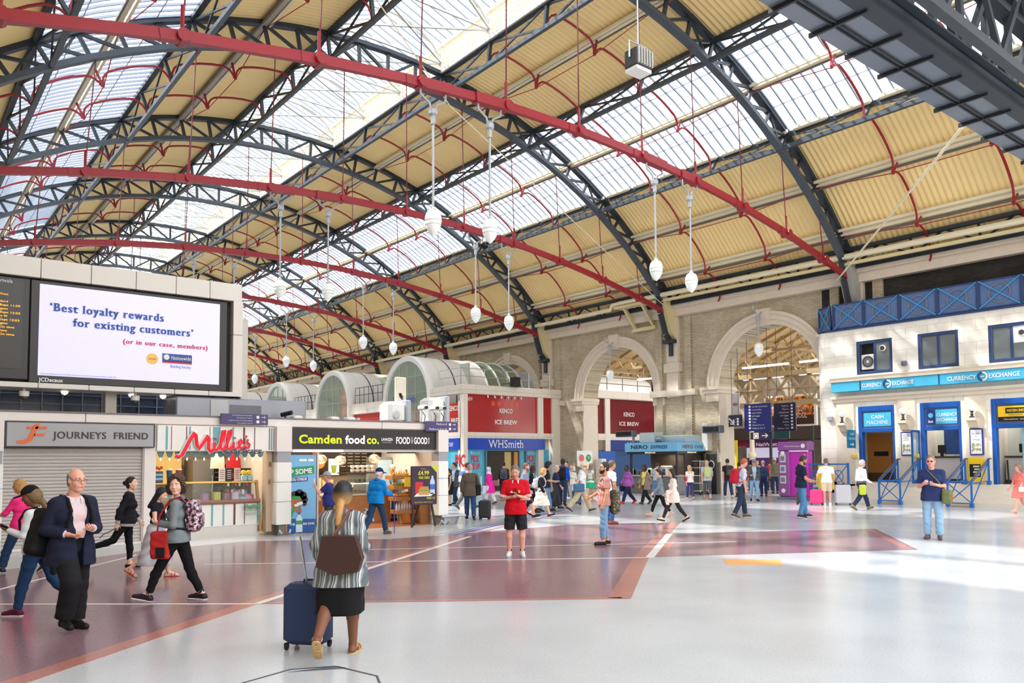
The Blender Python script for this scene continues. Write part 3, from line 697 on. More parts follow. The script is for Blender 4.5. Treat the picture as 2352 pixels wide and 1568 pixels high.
# cookie kiosk
TEAL, MAROON = M((110, 176, 188), .5), M((112, 62, 62), .5)
t = thing('cookie_kiosk', 'white cookie kiosk striped teal and maroon under red script lettering', 'kiosk', (6.55, F, 0))
MB().bbox(5.1, F - .12, 2.14, 7.95, F + .1, 2.75, .01).build('fascia', WHITE, t)
def bands(z0, z1, y, lst):
    for (x, w, m) in lst: MB().box(x, y - .008, z0, x + w, y, z1).build('stripe', m, t)
CRIM = M((176, 56, 70), .5)
bands(2.17, 2.73, F - .12, [(5.29, .045, TEAL), (5.41, .015, CRIM), (5.75, .02, MAROON), (5.82, .035, TEAL), (6.3, .015, CRIM), (6.38, .18, TEAL), (6.85, .04, TEAL), (7.12, .045, MAROON), (7.4, .02, MAROON), (7.78, .02, MAROON), (7.83, .035, TEAL), (7.9, .014, CRIM)])
MB().bbox(5.12, F + .3, .27, 7.72, F + .4, .83, .01).build('front_panel', WHITE, t)
bands(.3, .83, F + .3, [(5.3, .045, TEAL), (6.0, .05, MAROON), (6.5, .045, TEAL), (6.78, .04, TEAL), (7.05, .05, MAROON), (7.32, .02, MAROON), (7.65, .05, TEAL)])
MB().box(5.12, F + .32, 0, 7.72, F + .42, .27).build('kick_plate', STEEL, t)
MB().tube([(5.12, F + .28, .88), (7.72, F + .28, .88)], .055, 8).build('counter_rail', M((150, 104, 84), .4), t)
MB().box(5.12, F + .3, .83, 7.72, F + 1.05, .87).build('display_shelf', M((214, 196, 180), .4), t)
MB().add([(5.12, F + .3, .93), (7.72, F + .3, .93), (7.72, F + .55, 1.34), (5.12, F + .55, 1.34)], [(0, 1, 2, 3)]).build('display_glass', glassmat('clear_glass', (240, 250, 252), .9, gloss=.08), t)
MB().bbox(5.12, F + .5, 1.34, 7.72, F + 1.0, 1.38, .01).build('display_top', M((226, 184, 96), .3, metal=.5), t)
MB().prism([(F + .22, 0.1), (F + .3, 0.1), (F + .62, 1.4), (F + .54, 1.4)], 7.7, 7.76, 'X').build('display_end', M((206, 152, 84), .5), t)
def mil(s, x, z, h, w=None): 
    for dy, mat, dx in ((0, WHITE, -.02), (-.03, M((226, 28, 54), .35, emit=.25), 0)):
        text(s, (x + dx, F - .16 + dy, z), h, mat, t, w=w, shear=.35, bold=.02 if dy else .05, thick=.03)
mk = [MB(), MB()]
def stroke(pts, r=.032):
    for m, y, k in ((mk[0], F - .16, 1.55), (mk[1], F - .2, 1.08)):
        m.tube([(5.62 + u, y, 2.03 + v) for u, v in pts], r * k, 8)
stroke([(-.12, .0), (-.06, -.03), (.02, .02), (.2, .38), (.3, .55), (.33, .5), (.36, .25), (.4, .16), (.5, .3), (.62, .48), (.64, .42), (.63, .18), (.68, .1), (.76, .16)], .042)
stroke([(.78, .32), (.77, .17), (.82, .12), (.9, .24), (1.02, .5), (1.02, .62), (.97, .6), (.93, .4), (.92, .2), (.97, .13), (1.06, .26), (1.17, .52), (1.17, .64), (1.12, .6), (1.08, .4), (1.08, .2), (1.13, .14), (1.22, .26)])
stroke([(1.24, .34), (1.24, .2), (1.3, .16), (1.38, .25), (1.46, .34), (1.42, .4), (1.37, .34), (1.38, .22), (1.45, .18), (1.53, .25)], .026)
stroke([(1.6, .4), (1.57, .34), (1.64, .28), (1.62, .2), (1.54, .2)], .026); stroke([(1.56, .5), (1.54, .44)], .022)
for u, v in ((.8, .42), (1.27, .44)): stroke([(u, v), (u + .005, v + .01)], .034)
mk[0].build('lettering_outline', WHITE, t); mk[1].build('lettering', M((228, 24, 52), .35, emit=.2), t)
text('COOKIES', (6.62, F - .16, 2.08), .1, M((40, 34, 60), .3), t, w=.96, bold=.02); text('COOKIES', (6.6, F - .14, 2.075), .11, M((190, 192, 220), .3), t, w=1.0, bold=.04)
for k in range(13):
    x = 5.22 + k * .2
    MB().prism([(x - .085, 2.13), (x + .085, 2.13), (x + .055, 2.02), (x, 1.97), (x - .055, 2.02)], F + .02, F + .03, 'Y').build('bunting_flag', M((96, 142, 150), .6), t)
    MB().lathe([(.004, -.04), (.016, -.02), (.016, .02), (.004, .035)], (x, F + .02, 1.95), 8).build('bunting_bulb', glow((255, 244, 220), 1.2), t)
MB().box(7.78, F + .02, 0.1, 7.93, F + .3, 2.14).build('side_post', M((198, 176, 150), .5), t)
MB().box(7.84, F + .0, 1.75, 7.9, F + .02, 1.87).box(7.84, F + .0, 1.3, 7.88, F + .02, 1.42).build('switch_plate', M((150, 110, 60), .4, metal=.6), t)
t = thing('wire_basket', 'green wire basket of bottle tops hooked on the kiosk front', 'basket', (7.5, F + .25, .55))
mb = MB()
for z, w in ((.75, .24), (.66, .225), (.58, .21), (.54, .19)): mb.tube([(7.5 - w, F + .27, z), (7.5 - w, F + .1, z), (7.5 + w, F + .1, z), (7.5 + w, F + .27, z)], .006, 4)
for k in range(9): mb.tube([(7.28 + k * .055, F + .1, .75), (7.31 + k * .047, F + .1, .54)], .005, 4)
mb.build('wire_frame', M((150, 178, 160), .4), t)
random.seed(2)
for k in range(9): MB().lathe([(.02, 0), (.022, .08), (.012, .1)], (7.32 + k * .045, F + .18, .68 + random.uniform(0, .03)), 8).build('bottle', M((120, 170, 140), .3), t)
# things in the cookie kiosk
K = F + .75
def item(name, mb, mat, label, cat, group=None, smooth=False): return solo(name, mb, mat, label, cat, group, smooth)
random.seed(5)
lay = [(5.5, (120, 200, 150), 'green picture box'), (5.75, (238, 226, 232), 'white ribboned box'), (6.45, (196, 150, 200), 'lilac cake box'), (6.75, (226, 226, 120), 'yellow lidded tub'), (7.0, (150, 90, 90), 'brown cookie tray'), (7.2, (214, 176, 200), 'pink cookie tray'), (7.42, (120, 160, 214), 'blue cookie box'), (7.6, (226, 90, 160), 'pink paper bag')]
for x, c, nm in lay:
    mb = MB().bbox(x - .09, K - .14, .87, x + .09, K + .02, .87 + random.uniform(.1, .26), .02)
    item('display_box', mb, M(c, .5, var=.3, scale=30), '%s in the glass cookie counter' % nm, 'box')
for x, z0, c, nm in ((7.45, 1.38, (150, 200, 220), 'pale blue'), (7.6, 1.38, (170, 206, 220), 'light aqua')):
    item('gift_tub', MB().bbox(x - .07, K - .12, z0, x + .07, K, z0 + .16, .02), M(c, .5), '%s gift tub on the counter top' % nm, 'tub')
for x, z0, nm in ((7.44, 1.54, 'left'), (7.58, 1.54, 'right')):
    item('gift_tub', MB().bbox(x - .06, K - .1, z0, x + .06, K, z0 + .12, .025), M((246, 206, 50), .5), 'yellow gift tub stacked on the blue tubs, %s one' % nm, 'tub')
for x, c, nm in ((6.85, (236, 222, 214), 'cream'), (7.03, (52, 44, 44), 'dark'), (7.24, (232, 190, 186), 'pink')):
    t = thing('price_card', '%s price card standing on the kiosk counter top' % nm, 'card', (x, K - .15, 1.38))
    MB().bbox(x - .08, K - .16, 1.38, x + .08, K - .14, 1.72, .005).build('card', M(c, .6), t)
    for q in range(5): MB().box(x - .05, K - .165, 1.45 + q * .05, x + .05, K - .16, 1.465 + q * .05).build('print', M((110, 90, 84) if nm != 'dark' else (230, 230, 226), .6), t)
t = thing('snack_stand', 'stand of bagged snacks at the left end of the cookie counter', 'stand', (5.3, K, 1.38))
MB().bbox(5.14, K - .15, 1.38, 5.44, K + .05, 1.66, .01).build('tray', M((70, 70, 90), .4), t)
for k in range(6): MB().ball((5.18 + k * .047, K - .08, 1.72 + .03 * (k % 2)), .04, 8).build('snack_bag', M((206, 90, 50), .4), t)
for q in (1.45, 1.55): MB().box(5.15, K - .16, q, 5.43, K - .15, q + .05).build('label_strip', M((120, 190, 220), .5), t)
for x, c, nm in ((5.62, (40, 90, 130), 'blue'), (5.84, (150, 60, 60), 'red')):
    t = thing('drink_cup', 'tall %s paper cup on the cookie counter' % nm, 'cup', (x, K, 1.38)); MB().lathe([(.05, 0), (.07, .3)], (x, K, 1.38), 12).build('cup', M(c, .5), t); MB().lathe([(.075, .3), (.07, .34)], (x, K, 1.38), 12).build('lid', WHITE, t)
t = thing('oven', 'tall steel cookie oven with dark racks at the back of the kiosk', 'oven', (7.2, 22.6, 0))
MB().bbox(6.7, 22.2, 0, 7.7, 23.0, 1.95, .02).build('body', M((120, 118, 116), .35, metal=.6), t); MB().box(7.25, 22.17, .5, 7.65, 22.2, 1.8).build('glass_door', M((26, 24, 26), .2), t)
MB().tube([(7.2, 22.14, .9), (7.2, 22.14, 1.5)], .02, 6).build('handle', STEEL, t)
for q in range(8): MB().box(7.28, 22.16, .6 + q * .14, 7.62, 22.17, .62 + q * .14).build('rack', STEEL, t)
t = thing('shelf_unit', 'dark shelving with a red apron at the back right of the cookie kiosk', 'shelf', (8.0, 21.8, 0)); MB().box(7.35, 21.55, 0, 8.04, 21.7, 1.7).build('frame', M((40, 34, 34), .5), t)
for q in range(3):
    for k in range(6): MB().lathe([(.03, 0), (.03, .1), (.02, .13)], (7.42 + k * .1, 21.5, 1.0 + q * .22), 8).build('bottle', M(((150, 40, 44), (190, 190, 186), (60, 60, 66))[(q + k) % 3], .4), t)
solo('apron', MB().prism([(7.32, 1.7), (7.72, 1.7), (7.7, 1.95), (7.6, 2.08), (7.44, 2.08), (7.34, 1.95)], 21.4, 21.42, 'Y'), M((190, 30, 44), .7), 'red apron hung beside a cream one at the back of the kiosk', 'apron')
solo('apron', MB().prism([(6.9, 1.7), (7.28, 1.7), (7.26, 2.0), (7.18, 2.1), (7.0, 2.1), (6.92, 2.0)], 21.4, 21.42, 'Y'), M((214, 196, 180), .7), 'cream apron hung beside a red one at the back of the kiosk', 'apron')
solo('wall_panel', MB().box(5.12, 22.9, 1.3, 6.6, 23.2, 2.6), M((196, 164, 96), .6, var=.2), 'mustard back panel behind the cookie kiosk ovens', 'panel')
lamp('kiosk_light', (6.5, 21.2, 2.75), 70, 1.6, (1, .86, .66), sy=.6); lamp('food_light', (10.6, 21.5, 2.75), 110, 3.2, (1, .8, .58), sy=.8)
# food shop
t = thing('food_shop_sign', 'black food shop sign lettered in lime and white', 'sign', (10.6, F, 2.2))
MB().bbox(8.36, F - .16, 2.2, 12.84, F + .1, 2.75, .01).build('board', M((44, 40, 42), .5), t)
LIME = M((214, 226, 28), .4, emit=.12); WT = M((244, 246, 244), .4, emit=.12)
for s, x, w, m in (('Camden', 8.56, 1.23, LIME), ('food', 9.87, .61, WT), ('co.', 10.53, .38, LIME)): text(s, (x, F - .165, 2.355), .22, m, t, w=w, bold=.035, serif=.035)
text('LAVAZZA', (10.99, F - .165, 2.44), .075, WT, t, w=.36, bold=.03); text('ITALIAS COFFEE', (11.02, F - .165, 2.38), .02, WT, t, w=.28)
text('FOOD', (11.46, F - .165, 2.36), .19, WT, t, w=.46, bold=.03); text('GOOD', (12.04, F - .165, 2.36), .19, WT, t, w=.46, bold=.03)
text("THAT'S", (12.0, F - .165, 2.36), .04, WT, t, w=.19, rot=math.pi / 2, bold=.02); text('TO GO', (12.57, F - .165, 2.36), .045, WT, t, w=.18, rot=math.pi / 2, bold=.02)
MB().box(8.36, F - .1, 2.12, 12.84, F + .05, 2.2).build('soffit', M((206, 204, 200), .4), t); MB().box(8.45, F - .12, 2.135, 9.85, F - .1, 2.165).build('light_tube', glow((255, 255, 255), 2.5), t)
t = thing('banner_board', 'tall light blue drinks banner with a cartoon drinker at the food shop entrance', 'banner', (8.75, F, 0))
MB().bbox(8.36, F - .02, .02, 9.12, F + .06, 2.05, .01).build('board', M((122, 182, 226), .5, var=.06, scale=2), t)
y = F - .025
def flat(poly, mat, nm, d=0): MB().prism(poly, y - .004 - d, y - d, 'Y').build(nm, mat, t)
flat([(8.36, 1.46), (9.06, 1.56), (9.05, 1.76), (8.36, 1.72)], M((30, 150, 96), .5), 'green_flash'); text('P SOME', (8.4, y - .005, 1.53), .13, WHITE, t, w=.6, bold=.03, rot=.08)
flat([(8.36, 1.33), (8.88, 1.36), (8.88, 1.47), (8.36, 1.45)], M((40, 70, 150), .5), 'blue_flash'); text('YOU STRIDE', (8.38, y - .005, 1.365), .07, WHITE, t, w=.47, bold=.03, rot=.04)
flat([(8.36, .02), (9.12, .02), (9.12, .36), (8.36, .4)], M((34, 90, 166), .5), 'base_band'); text('THE', (8.38, y - .005, .22), .06, WHITE, t, bold=.02); text('BIG SWIG', (8.76, y - .005, .22), .06, WHITE, t, w=.31, bold=.02)
flat([(8.64, 1.88), (8.85, 1.88), (8.85, 1.94), (8.64, 1.94)], WHITE, 'badge'); flat([(8.89, 1.88), (9.04, 1.88), (9.04, 1.94), (8.89, 1.94)], WHITE, 'badge')
def disc(cx, cz, r, mat, nm, d=0, sx=1): flat([(cx + r * sx * math.cos(2 * math.pi * i / 20), cz + r * math.sin(2 * math.pi * i / 20)) for i in range(20)], mat, nm, d)
HB = M((56, 38, 40), .6)
for dx, dz, r in ((0, .98, .13), (.12, 1.03, .12), (.22, .98, .11), (.27, .88, .09), (.26, .78, .07)): disc(8.53 + dx, dz, r, HB, 'drawn_hair')
disc(8.56, .82, .16, M((170, 108, 66), .6), 'drawn_face', .005); flat([(8.42, .9), (8.7, .9), (8.66, .97), (8.46, .98)], M((40, 150, 80), .5), 'drawn_headband', .01)
flat([(8.5, .76), (8.66, .78), (8.61, .71), (8.54, .7)], WHITE, 'drawn_mouth', .01)
flat([(8.36, .36), (8.42, .36), (8.52, .6), (8.5, .67), (8.36, .64)], M((40, 160, 90), .5), 'drawn_top', .004); flat([(8.48, .62), (8.66, .52), (8.72, .56), (8.68, .74), (8.64, .74), (8.64, .6), (8.52, .67)], M((170, 108, 66), .6), 'drawn_arm', .006)
flat([(8.58, .72), (8.74, .76), (8.74, .83), (8.58, .8)], M((236, 240, 246), .5), 'drawn_bottle', .012)
flat([(8.56, .04), (8.74, .04), (8.74, .38), (8.69, .46), (8.66, .5), (8.63, .5), (8.6, .46), (8.56, .38)], M((210, 228, 240), .4), 'drawn_bottle', .008); flat([(8.56, .24), (8.74, .24), (8.74, .34), (8.56, .34)], M((60, 160, 90), .5), 'drawn_bottle_label', .012); flat([(8.625, .5), (8.675, .5), (8.675, .55), (8.625, .55)], M((40, 70, 170), .4), 'drawn_cap', .01)
solo('door_frame_post', MB().bbox(9.14, F - .02, 0, 9.2, F + .08, 2.12, .01), STEEL, 'slim steel door post right of the blue banner', 'post')
WOOD = M((176, 122, 72), .5, var=.15, scale=4); DWOOD = M((120, 76, 46), .5, var=.15, scale=4)
solo('menu_board', MB().box(9.0, 23.1, 1.55, 12.95, 23.2, 2.62), M((44, 34, 30), .6), 'long dark menu board across the back of the food shop', 'board')
t = thing('menu_picture', 'menu pictures of round bowls above the food counter', 'picture', (11.2, 23.0, 2.1))
for x, z, r, c in ((10.7, 2.1, .16, (150, 70, 40)), (10.78, 1.82, .18, (200, 130, 60)), (13.3, 1.55, .2, (176, 110, 50))):
    if x < 13: MB().lathe([(r, 0), (r, .03)], (x, 23.07, z), 20, 'Y').build('bowl_print', M(c, .6, var=.4, scale=20), t)
for x in (11.5, 11.75, 12.0, 12.25):
    for q in range(7): MB().box(x, 23.08, 1.7 + q * .1, x + .18, 23.1, 1.72 + q * .1).build('print', M((206, 196, 176), .6), t)
solo('sign_panel', MB().box(12.0, 21.0, 2.1, 13.0, 21.05, 2.45), M((36, 32, 30), .6), 'dark hanging sign panel lettered LOVERS inside the food shop', 'sign'); text('I LOVERS', (12.05, 20.99, 2.16), .2, M((206, 196, 180), .6), bpy.data.objects['sign_panel'], w=.72, bold=.01)
for i, (x, z) in enumerate(((10.0, 1.93), (10.6, 1.9), (11.72, 1.94))):
    t = thing('pendant_bulb', 'clear glass bulb pendant over the food counter, %s from the left' % ['first', 'second', 'third'][i], 'lamp', (x, 21.3, z), group='bulb pendants in the food shop')
    MB().tube([(x, 21.3, 2.8), (x, 21.3, z + .16)], .008, 5).build('cord', BLACK, t); MB().lathe([(.02, .22), (.03, .12)], (x, 21.3, z), 10).build('holder', M((150, 110, 60), .3, metal=.8), t)
    MB().ball((x, 21.3, z), .17, 16, (1, 1, .85)).build('glass_globe', glassmat('globe_glass', (255, 246, 226), .86, gloss=.12), t, smooth=True); MB().ball((x, 21.3, z + .02), .05, 10).build('bulb', glow((255, 226, 170), 9), t)
t = thing('food_counter', 'wooden food counter with a glass pastry display', 'counter', (11.2, 21.6, 0))
MB().bbox(10.1, 21.4, 0, 12.35, 22.2, .85, .02).build('body', WOOD, t); MB().box(10.05, 21.36, .85, 12.4, 22.2, .9).build('top', M((206, 190, 170), .4), t)
MB().box(10.9, 21.45, .9, 12.0, 22.1, .93).box(10.9, 21.45, 1.22, 12.0, 22.1, 1.24).build('display_shelf', STEEL, t); MB().box(10.9, 21.44, .9, 12.0, 21.45, 1.5).build('display_glass', glassmat('clear_glass'), t); MB().box(10.9, 21.44, 1.5, 12.0, 22.1, 1.53).build('display_lid', M((60, 50, 44), .4), t)
MB().box(10.9, 21.5, 1.19, 12.0, 21.53, 1.21).build('display_light', glow((255, 240, 210), 4), t)
random.seed(8)
for k in range(14):
    x = 10.98 + (k % 7) * .15; z = .93 if k < 7 else 1.24
    solo('pastry', MB().ball((x, 21.65, z + .05), .06, 10, (1, .8, .7)), M(((190, 120, 56), (206, 150, 80), (170, 60, 50), (90, 130, 50))[k % 4], .6), 'golden filled pastry in the lit counter display', 'pastry', 'pastries in the counter display', True)
for k in range(10):
    x = 11.2 + (k % 5) * .17; z = 1.53 + (k // 5) * .12
    t = thing('coffee_cup', 'white coffee cup stacked on top of the counter display', 'cup', (x, 21.7, z), group='cups on the counter display')
    MB().lathe([(.035, 0), (.06, .03), (.065, .1)], (x, 21.7, z), 12).build('bowl', WHITE, t, True); MB().tube([(x + .06, 21.7, z + .08), (x + .1, 21.7, z + .06), (x + .055, 21.7, z + .03)], .01, 5).build('handle', WHITE, t)
for k in range(5): solo('paper_cup_stack', MB().lathe([(.045, 0), (.055, .42 + .05 * (k % 2))], (10.2 + k * .13, 22.1, .9), 10), M((206, 176, 140), .6), 'tall stack of brown paper cups on the food counter', 'cups', 'paper cup stacks')
t = thing('poster', 'small white poster with a green cup above the food counter', 'poster', (11.0, 22.6, 1.75)); MB().box(10.85, 22.58, 1.45, 11.2, 22.6, 1.95).build('sheet', WHITE, t); MB().prism([(10.96, 1.52), (11.08, 1.52), (11.12, 1.75), (10.92, 1.75)], 22.57, 22.58, 'Y').build('print', M((120, 140, 40), .5), t)
t = thing('ladder_shelf', 'wooden ladder shelf of fruit and bananas at the right of the food shop', 'shelf', (12.35, 20.7, 0))
for x in (12.15, 12.62): MB().bar((x, 20.45, 0), (x, 20.95, 1.6), .05, .05).build('side_rail', WOOD, t)
for q, z in enumerate((.3, .68, 1.02, 1.32)): MB().bbox(12.0, 20.4 + q * .1, z, 12.66, 20.85 + q * .1, z + .12, .01).build('tray', WOOD, t)
FR = (((246, 200, 40), 'yellow banana'), ((240, 150, 40), 'orange'), ((150, 190, 60), 'green apple'), ((206, 214, 222), 'water bottle'))
for q, z in ((3, 1.44), (2, 1.14), (1, .8), (0, .42)):
    c, nm = FR[(0, 2, 1, 3)[3 - q]] if q else FR[3]
    for k in range(7):
        x = 12.05 + k * .09; yb = 20.55 + q * .1
        if nm == 'water bottle': mb = MB().lathe([(.03, 0), (.032, .13), (.012, .17), (.014, .2)], (x, yb, z), 8)
        elif nm == 'yellow banana': mb = MB().tube([(x - .03, yb, z + .12), (x, yb, z + .04), (x + .04, yb, z + .02), (x + .08, yb, z + .06)], [.012, .025, .025, .01], 8)
        else: mb = MB().ball((x, yb + .03 * (k % 2), z + .04), .042, 10)
        solo(nm.replace(' ', '_').replace('yellow_', '').replace('green_', ''), mb, M(c, .45), '%s on the ladder shelf in the food shop' % nm, nm.split()[-1], nm + 's on the ladder shelf', True)
solo('shelf_card', MB().box(12.3, 20.5, 1.1, 12.62, 20.52, 1.38), M((240, 206, 30), .5), 'yellow card fixed to the fruit ladder shelf', 'card')
t = thing('till_desk', 'plain wooden till desk behind the meal deal board', 'desk', (12.7, 20.6, 0)); MB().bbox(12.68, 20.2, 0, 12.98, 21.3, .9, .01).build('body', WOOD, t); MB().box(12.66, 20.15, .9, 12.98, 21.3, .94).build('top', M((196, 170, 140), .4), t)
t = thing('drinks_fridge', 'lit drinks fridge at the back right corner of the food shop', 'fridge', (12.6, 22.6, 0)); MB().bbox(12.4, 22.4, 0, 12.98, 23.1, 2.0, .02).build('cabinet', M((150, 150, 150), .4), t); MB().box(12.45, 22.37, .2, 12.95, 22.4, 1.9).build('glass_door', M((170, 200, 210), .1, emit=.25), t)
struct('floor_food_shop', MB().box(8.4, F + .1, 0, 12.9, 23.3, .012), M((150, 96, 60), .4, var=.2))
# meal deal easel
t = thing('easel_sign', 'dark purple easel board advertising a £4.99 meal deal', 'sign', (12.23, 19.35, 0))
MB().bbox(11.8, 19.3, .62, 12.66, 19.36, 1.72, .012).build('board', M((52, 34, 62), .45), t); YL = M((222, 222, 60), .5)
text('£4.99', (12.2, 19.3, 1.47), .12, YL, t, w=.36, align='C', bold=.02); text('MEAL DEAL!', (12.22, 19.3, 1.36), .07, YL, t, w=.36, align='C', bold=.02); text('CAMDENfood.co', (12.1, 19.3, 1.63), .025, YL, t, w=.2)
MB().prism([(12.45, 1.72), (12.66, 1.72), (12.66, 1.52)], 19.295, 19.3, 'Y').build('corner_flash', M((200, 214, 40), .5), t)
text('ONLY £1', (12.3, 19.3, .78), .06, YL, t, w=.28, bold=.02); text('SELECTED LINES ONLY', (11.9, 19.3, .68), .03, YL, t, w=.6)
def art(poly, c, nm, d=.006): MB().prism(poly, 19.3 - d, 19.3, 'Y').build(nm, M(c, .5), t)
art([(11.88, .86), (12.45, .86), (12.55, .95), (11.98, .95)], (236, 232, 226), 'plate_print'); art([(11.92, .95), (12.18, .95), (12.18, 1.27), (11.92, 1.27)], (206, 40, 40), 'crisp_packet_print'); art([(12.05, .9), (12.38, .9), (12.4, 1.0), (12.03, 1.0)], (206, 150, 90), 'sandwich_print', .01); art([(12.03, 1.0), (12.4, 1.0), (12.4, 1.05), (12.03, 1.05)], (120, 160, 50), 'filling_print', .01); art([(12.05, 1.05), (12.38, 1.05), (12.36, 1.14), (12.08, 1.14)], (196, 140, 80), 'sandwich_print', .01)
art([(12.42, .92), (12.58, .92), (12.58, 1.28), (12.53, 1.38), (12.53, 1.44), (12.47, 1.44), (12.47, 1.38), (12.42, 1.28)], (190, 214, 240), 'bottle_print'); art([(12.42, 1.05), (12.58, 1.05), (12.58, 1.2), (12.42, 1.2)], (60, 110, 190), 'bottle_label_print', .01)
for x, dx in ((11.9, -.08), (12.5, .1)): MB().bar((x + .02, 19.4, .7), (x + dx, 19.3, 0), .05, .04).build('leg', BLACK, t)
MB().bar((12.2, 19.42, .9), (12.2, 19.85, 0), .05, .04).build('leg', BLACK, t)
# platform direction signs
def platsign(x0, x1, z0, z1, rows, lab, y=F - .2):
    t = thing('direction_sign', lab, 'sign', ((x0 + x1) / 2, y, z0))
    MB().bbox(x0, y - .06, z0, x1, y, z1, .006).build('board', PURP, t); n = len(rows); hh = (z1 - z0) / n
    for i, r in enumerate(rows): text(r, (x1 - .42 * (x1 - x0) / 1.2, y - .062, z1 - hh * (i + .72)), hh * .42, WHITE, t, align='R')
    for k in (0, 1):
        zc = z0 + (z1 - z0) * (.28 + .44 * k); MB().box(x1 - .3, y - .065, zc - .035, x1 - .23, y - .06, zc + .035).build('lift_symbol', WHITE, t)
        MB().box(x1 - .17, y - .065, zc - .007, x1 - .06, y - .06, zc + .007).build('arrow', WHITE, t); MB().prism([(x1 - .1, zc + .035), (x1 - .06, zc), (x1 - .1, zc - .035)], y - .065, y - .06, 'Y').build('arrow', WHITE, t)
platsign(6.52, 7.7, 2.8, 3.06, ['Gatwick Express services depart', 'from platforms 13 and 14', 'Southern services for Gatwick depart', 'from platforms 15 to 19'], 'purple direction sign about Gatwick services on the fascia over the cookie kiosk')
platsign(12.4, 13.5, 2.72, 3.02, ['Platform 8', 'Platforms 9 to 19'], 'purple Platform 8 direction sign at the right end of the fascia')
# ---- on the shop roof
struct('roof_shop', MB().box(1.6, F + .25, 2.95, 13.5, 24.5, 3.0), M((120, 120, 124), .6))
t = thing('plant_screen', 'long grey metal plant enclosure on the shop roof', 'enclosure', (7.6, 21.0, 3.0))
MB().bbox(5.9, 21.0, 3.0, 9.4, 22.2, 3.55, .03).build('casing', M((150, 152, 164), .4, metal=.3, var=.12, scale=1.5), t); MB().box(6.75, 20.97, 3.05, 7.2, 21.0, 3.5).build('side_panel', M((190, 190, 194), .4), t)
for q in range(9): MB().box(7.25, 20.98, 3.08 + q * .035, 8.1, 21.0, 3.1 + q * .035).build('vent_slot', M((110, 112, 124), .5), t)
t = thing('spotlight', 'small black spotlight on the shop roof edge in front of the grey enclosure', 'spotlight', (8.66, 20.6, 3.0)); MB().tube([(8.55, 20.7, 3.14), (8.74, 20.45, 3.2)], .06, 10).build('head', BLACK, t); MB().bar((8.62, 20.6, 3.0), (8.62, 20.6, 3.12), .04, .04).build('bracket', BLACK, t)
def housing(x, y, lab, h, w):
    t = thing('speaker_housing', lab, 'speaker', (x, y, 3.0)); MB().bbox(x - w, y - .3, 3.0, x + w, y + .4, 3.0 + h, .1).build('cabinet', WHITE, t, False); MB().bbox(x + w - .05, y - .36, 3.02, x + w + .12, y + .44, 3.0 + h + .05, .03).build('side_cover', M((176, 182, 190), .4), t)
    MB().lathe([(.1, 0), (.13, .02), (.12, .05)], (x - w * .3, y - .36, 3.25), 14, 'Y').build('vent', M((200, 200, 200), .4), t)
housing(12.2, 21.0, 'white rounded speaker housing left of the roof sign pole', .66, .3); housing(13.75, 21.2, 'larger white speaker housing at the right end of the shop roof', .86, .3)
t = thing('totem_pole', 'cream totem panel with a dark curved emblem on the shop roof', 'sign', (12.55, 21.2, 3.0)); MB().bbox(12.4, 21.15, 3.0, 12.75, 21.3, 4.45, .02).build('panel', M((226, 216, 196), .5), t)
mk = MB()
for r in (.07, .1, .13): mk.tube([(12.62 - r * math.cos(a), 21.13, 3.95 - r * math.sin(a) * 1.4) for a in [math.pi * .5 * i / 6 for i in range(7)]], .013, 6)
mk.build('logo', BLACK, t)
for i, (x, lab) in enumerate(((12.95, 'left'), (13.35, 'middle'), (13.62, 'right'))):
    t = thing('security_camera', 'white security camera on a post at the shop roof end, %s of three' % lab, 'camera', (x, 20.6, 3.0))
    MB().tube([(x, 20.6, 3.0), (x, 20.6, 3.4)], .03, 8).build('post', WHITE2, t); MB().bbox(x - .06, 20.35, 3.42, x + .08, 20.75, 3.56, .03).build('body', WHITE, t); MB().tube([(x, 20.35, 3.48), (x, 20.3, 3.48)], .05, 10).build('lens', BLACK, t); MB().tube([(x + .05, 20.7, 3.42), (x + .2, 20.7, 3.25), (x + .12, 20.65, 3.0)], .012, 5).build('cable', BLACK, t)
for x in (10.0, 10.5, 8.9): solo('roof_floodlight', MB().bbox(x - .12, 20.4, 3.0, x + .14, 20.7, 3.12, .03), WHITE, 'small white floodlight lying on the shop roof, %s' % {10.0: 'middle of three', 10.5: 'nearest the totem panel', 8.9: 'nearest the grey enclosure'}[x], 'light')
# big screens over the shops
Y = 21.1
t = thing('screen_gantry', 'big pale panelled box frame holding the departure and advertising screens', 'frame', (4.6, Y, 3.7))
xs = [-1.4, .2, 1.75, 2.85, 3.9, 4.9, 5.85, 6.7, 7.55]
for a, b in zip(xs, xs[1:]):
    e = .006
    MB().bbox(a + e, Y - .1, 6.16, b - e, Y + .9, 6.62, .01).build('top_panel', WHITE2, t); MB().bbox(a + e, Y - .12, 3.6, b - e, Y + .9, 3.72, .01).build('bottom_panel', WHITE2, t)
MB().bbox(7.32, Y - .1, 3.6, 7.58, Y + .9, 5.25, .01).build('end_panel', WHITE2, t); MB().bbox(7.32, Y - .1, 5.26, 7.58, Y + .9, 6.17, .01).build('end_panel', WHITE2, t)
MB().box(-1.4, Y + .15, 3.72, 7.34, Y + .9, 6.2).build('recess', M((16, 16, 18), .5), t)
MB().bbox(7.6, Y + .1, 3.4, 7.8, Y + .5, 5.75, .02).build('column', M((206, 198, 190), .5), t)
for x in (0.3, 4.35, 7.0): MB().box(x, Y + .3, 3.0, x + .25, Y + .6, 3.6).build('leg', M((186, 178, 168), .5), t)
t = thing('advert_screen', 'large lit advertising screen reading Best loyalty rewards', 'screen', (4.9, Y, 3.87))
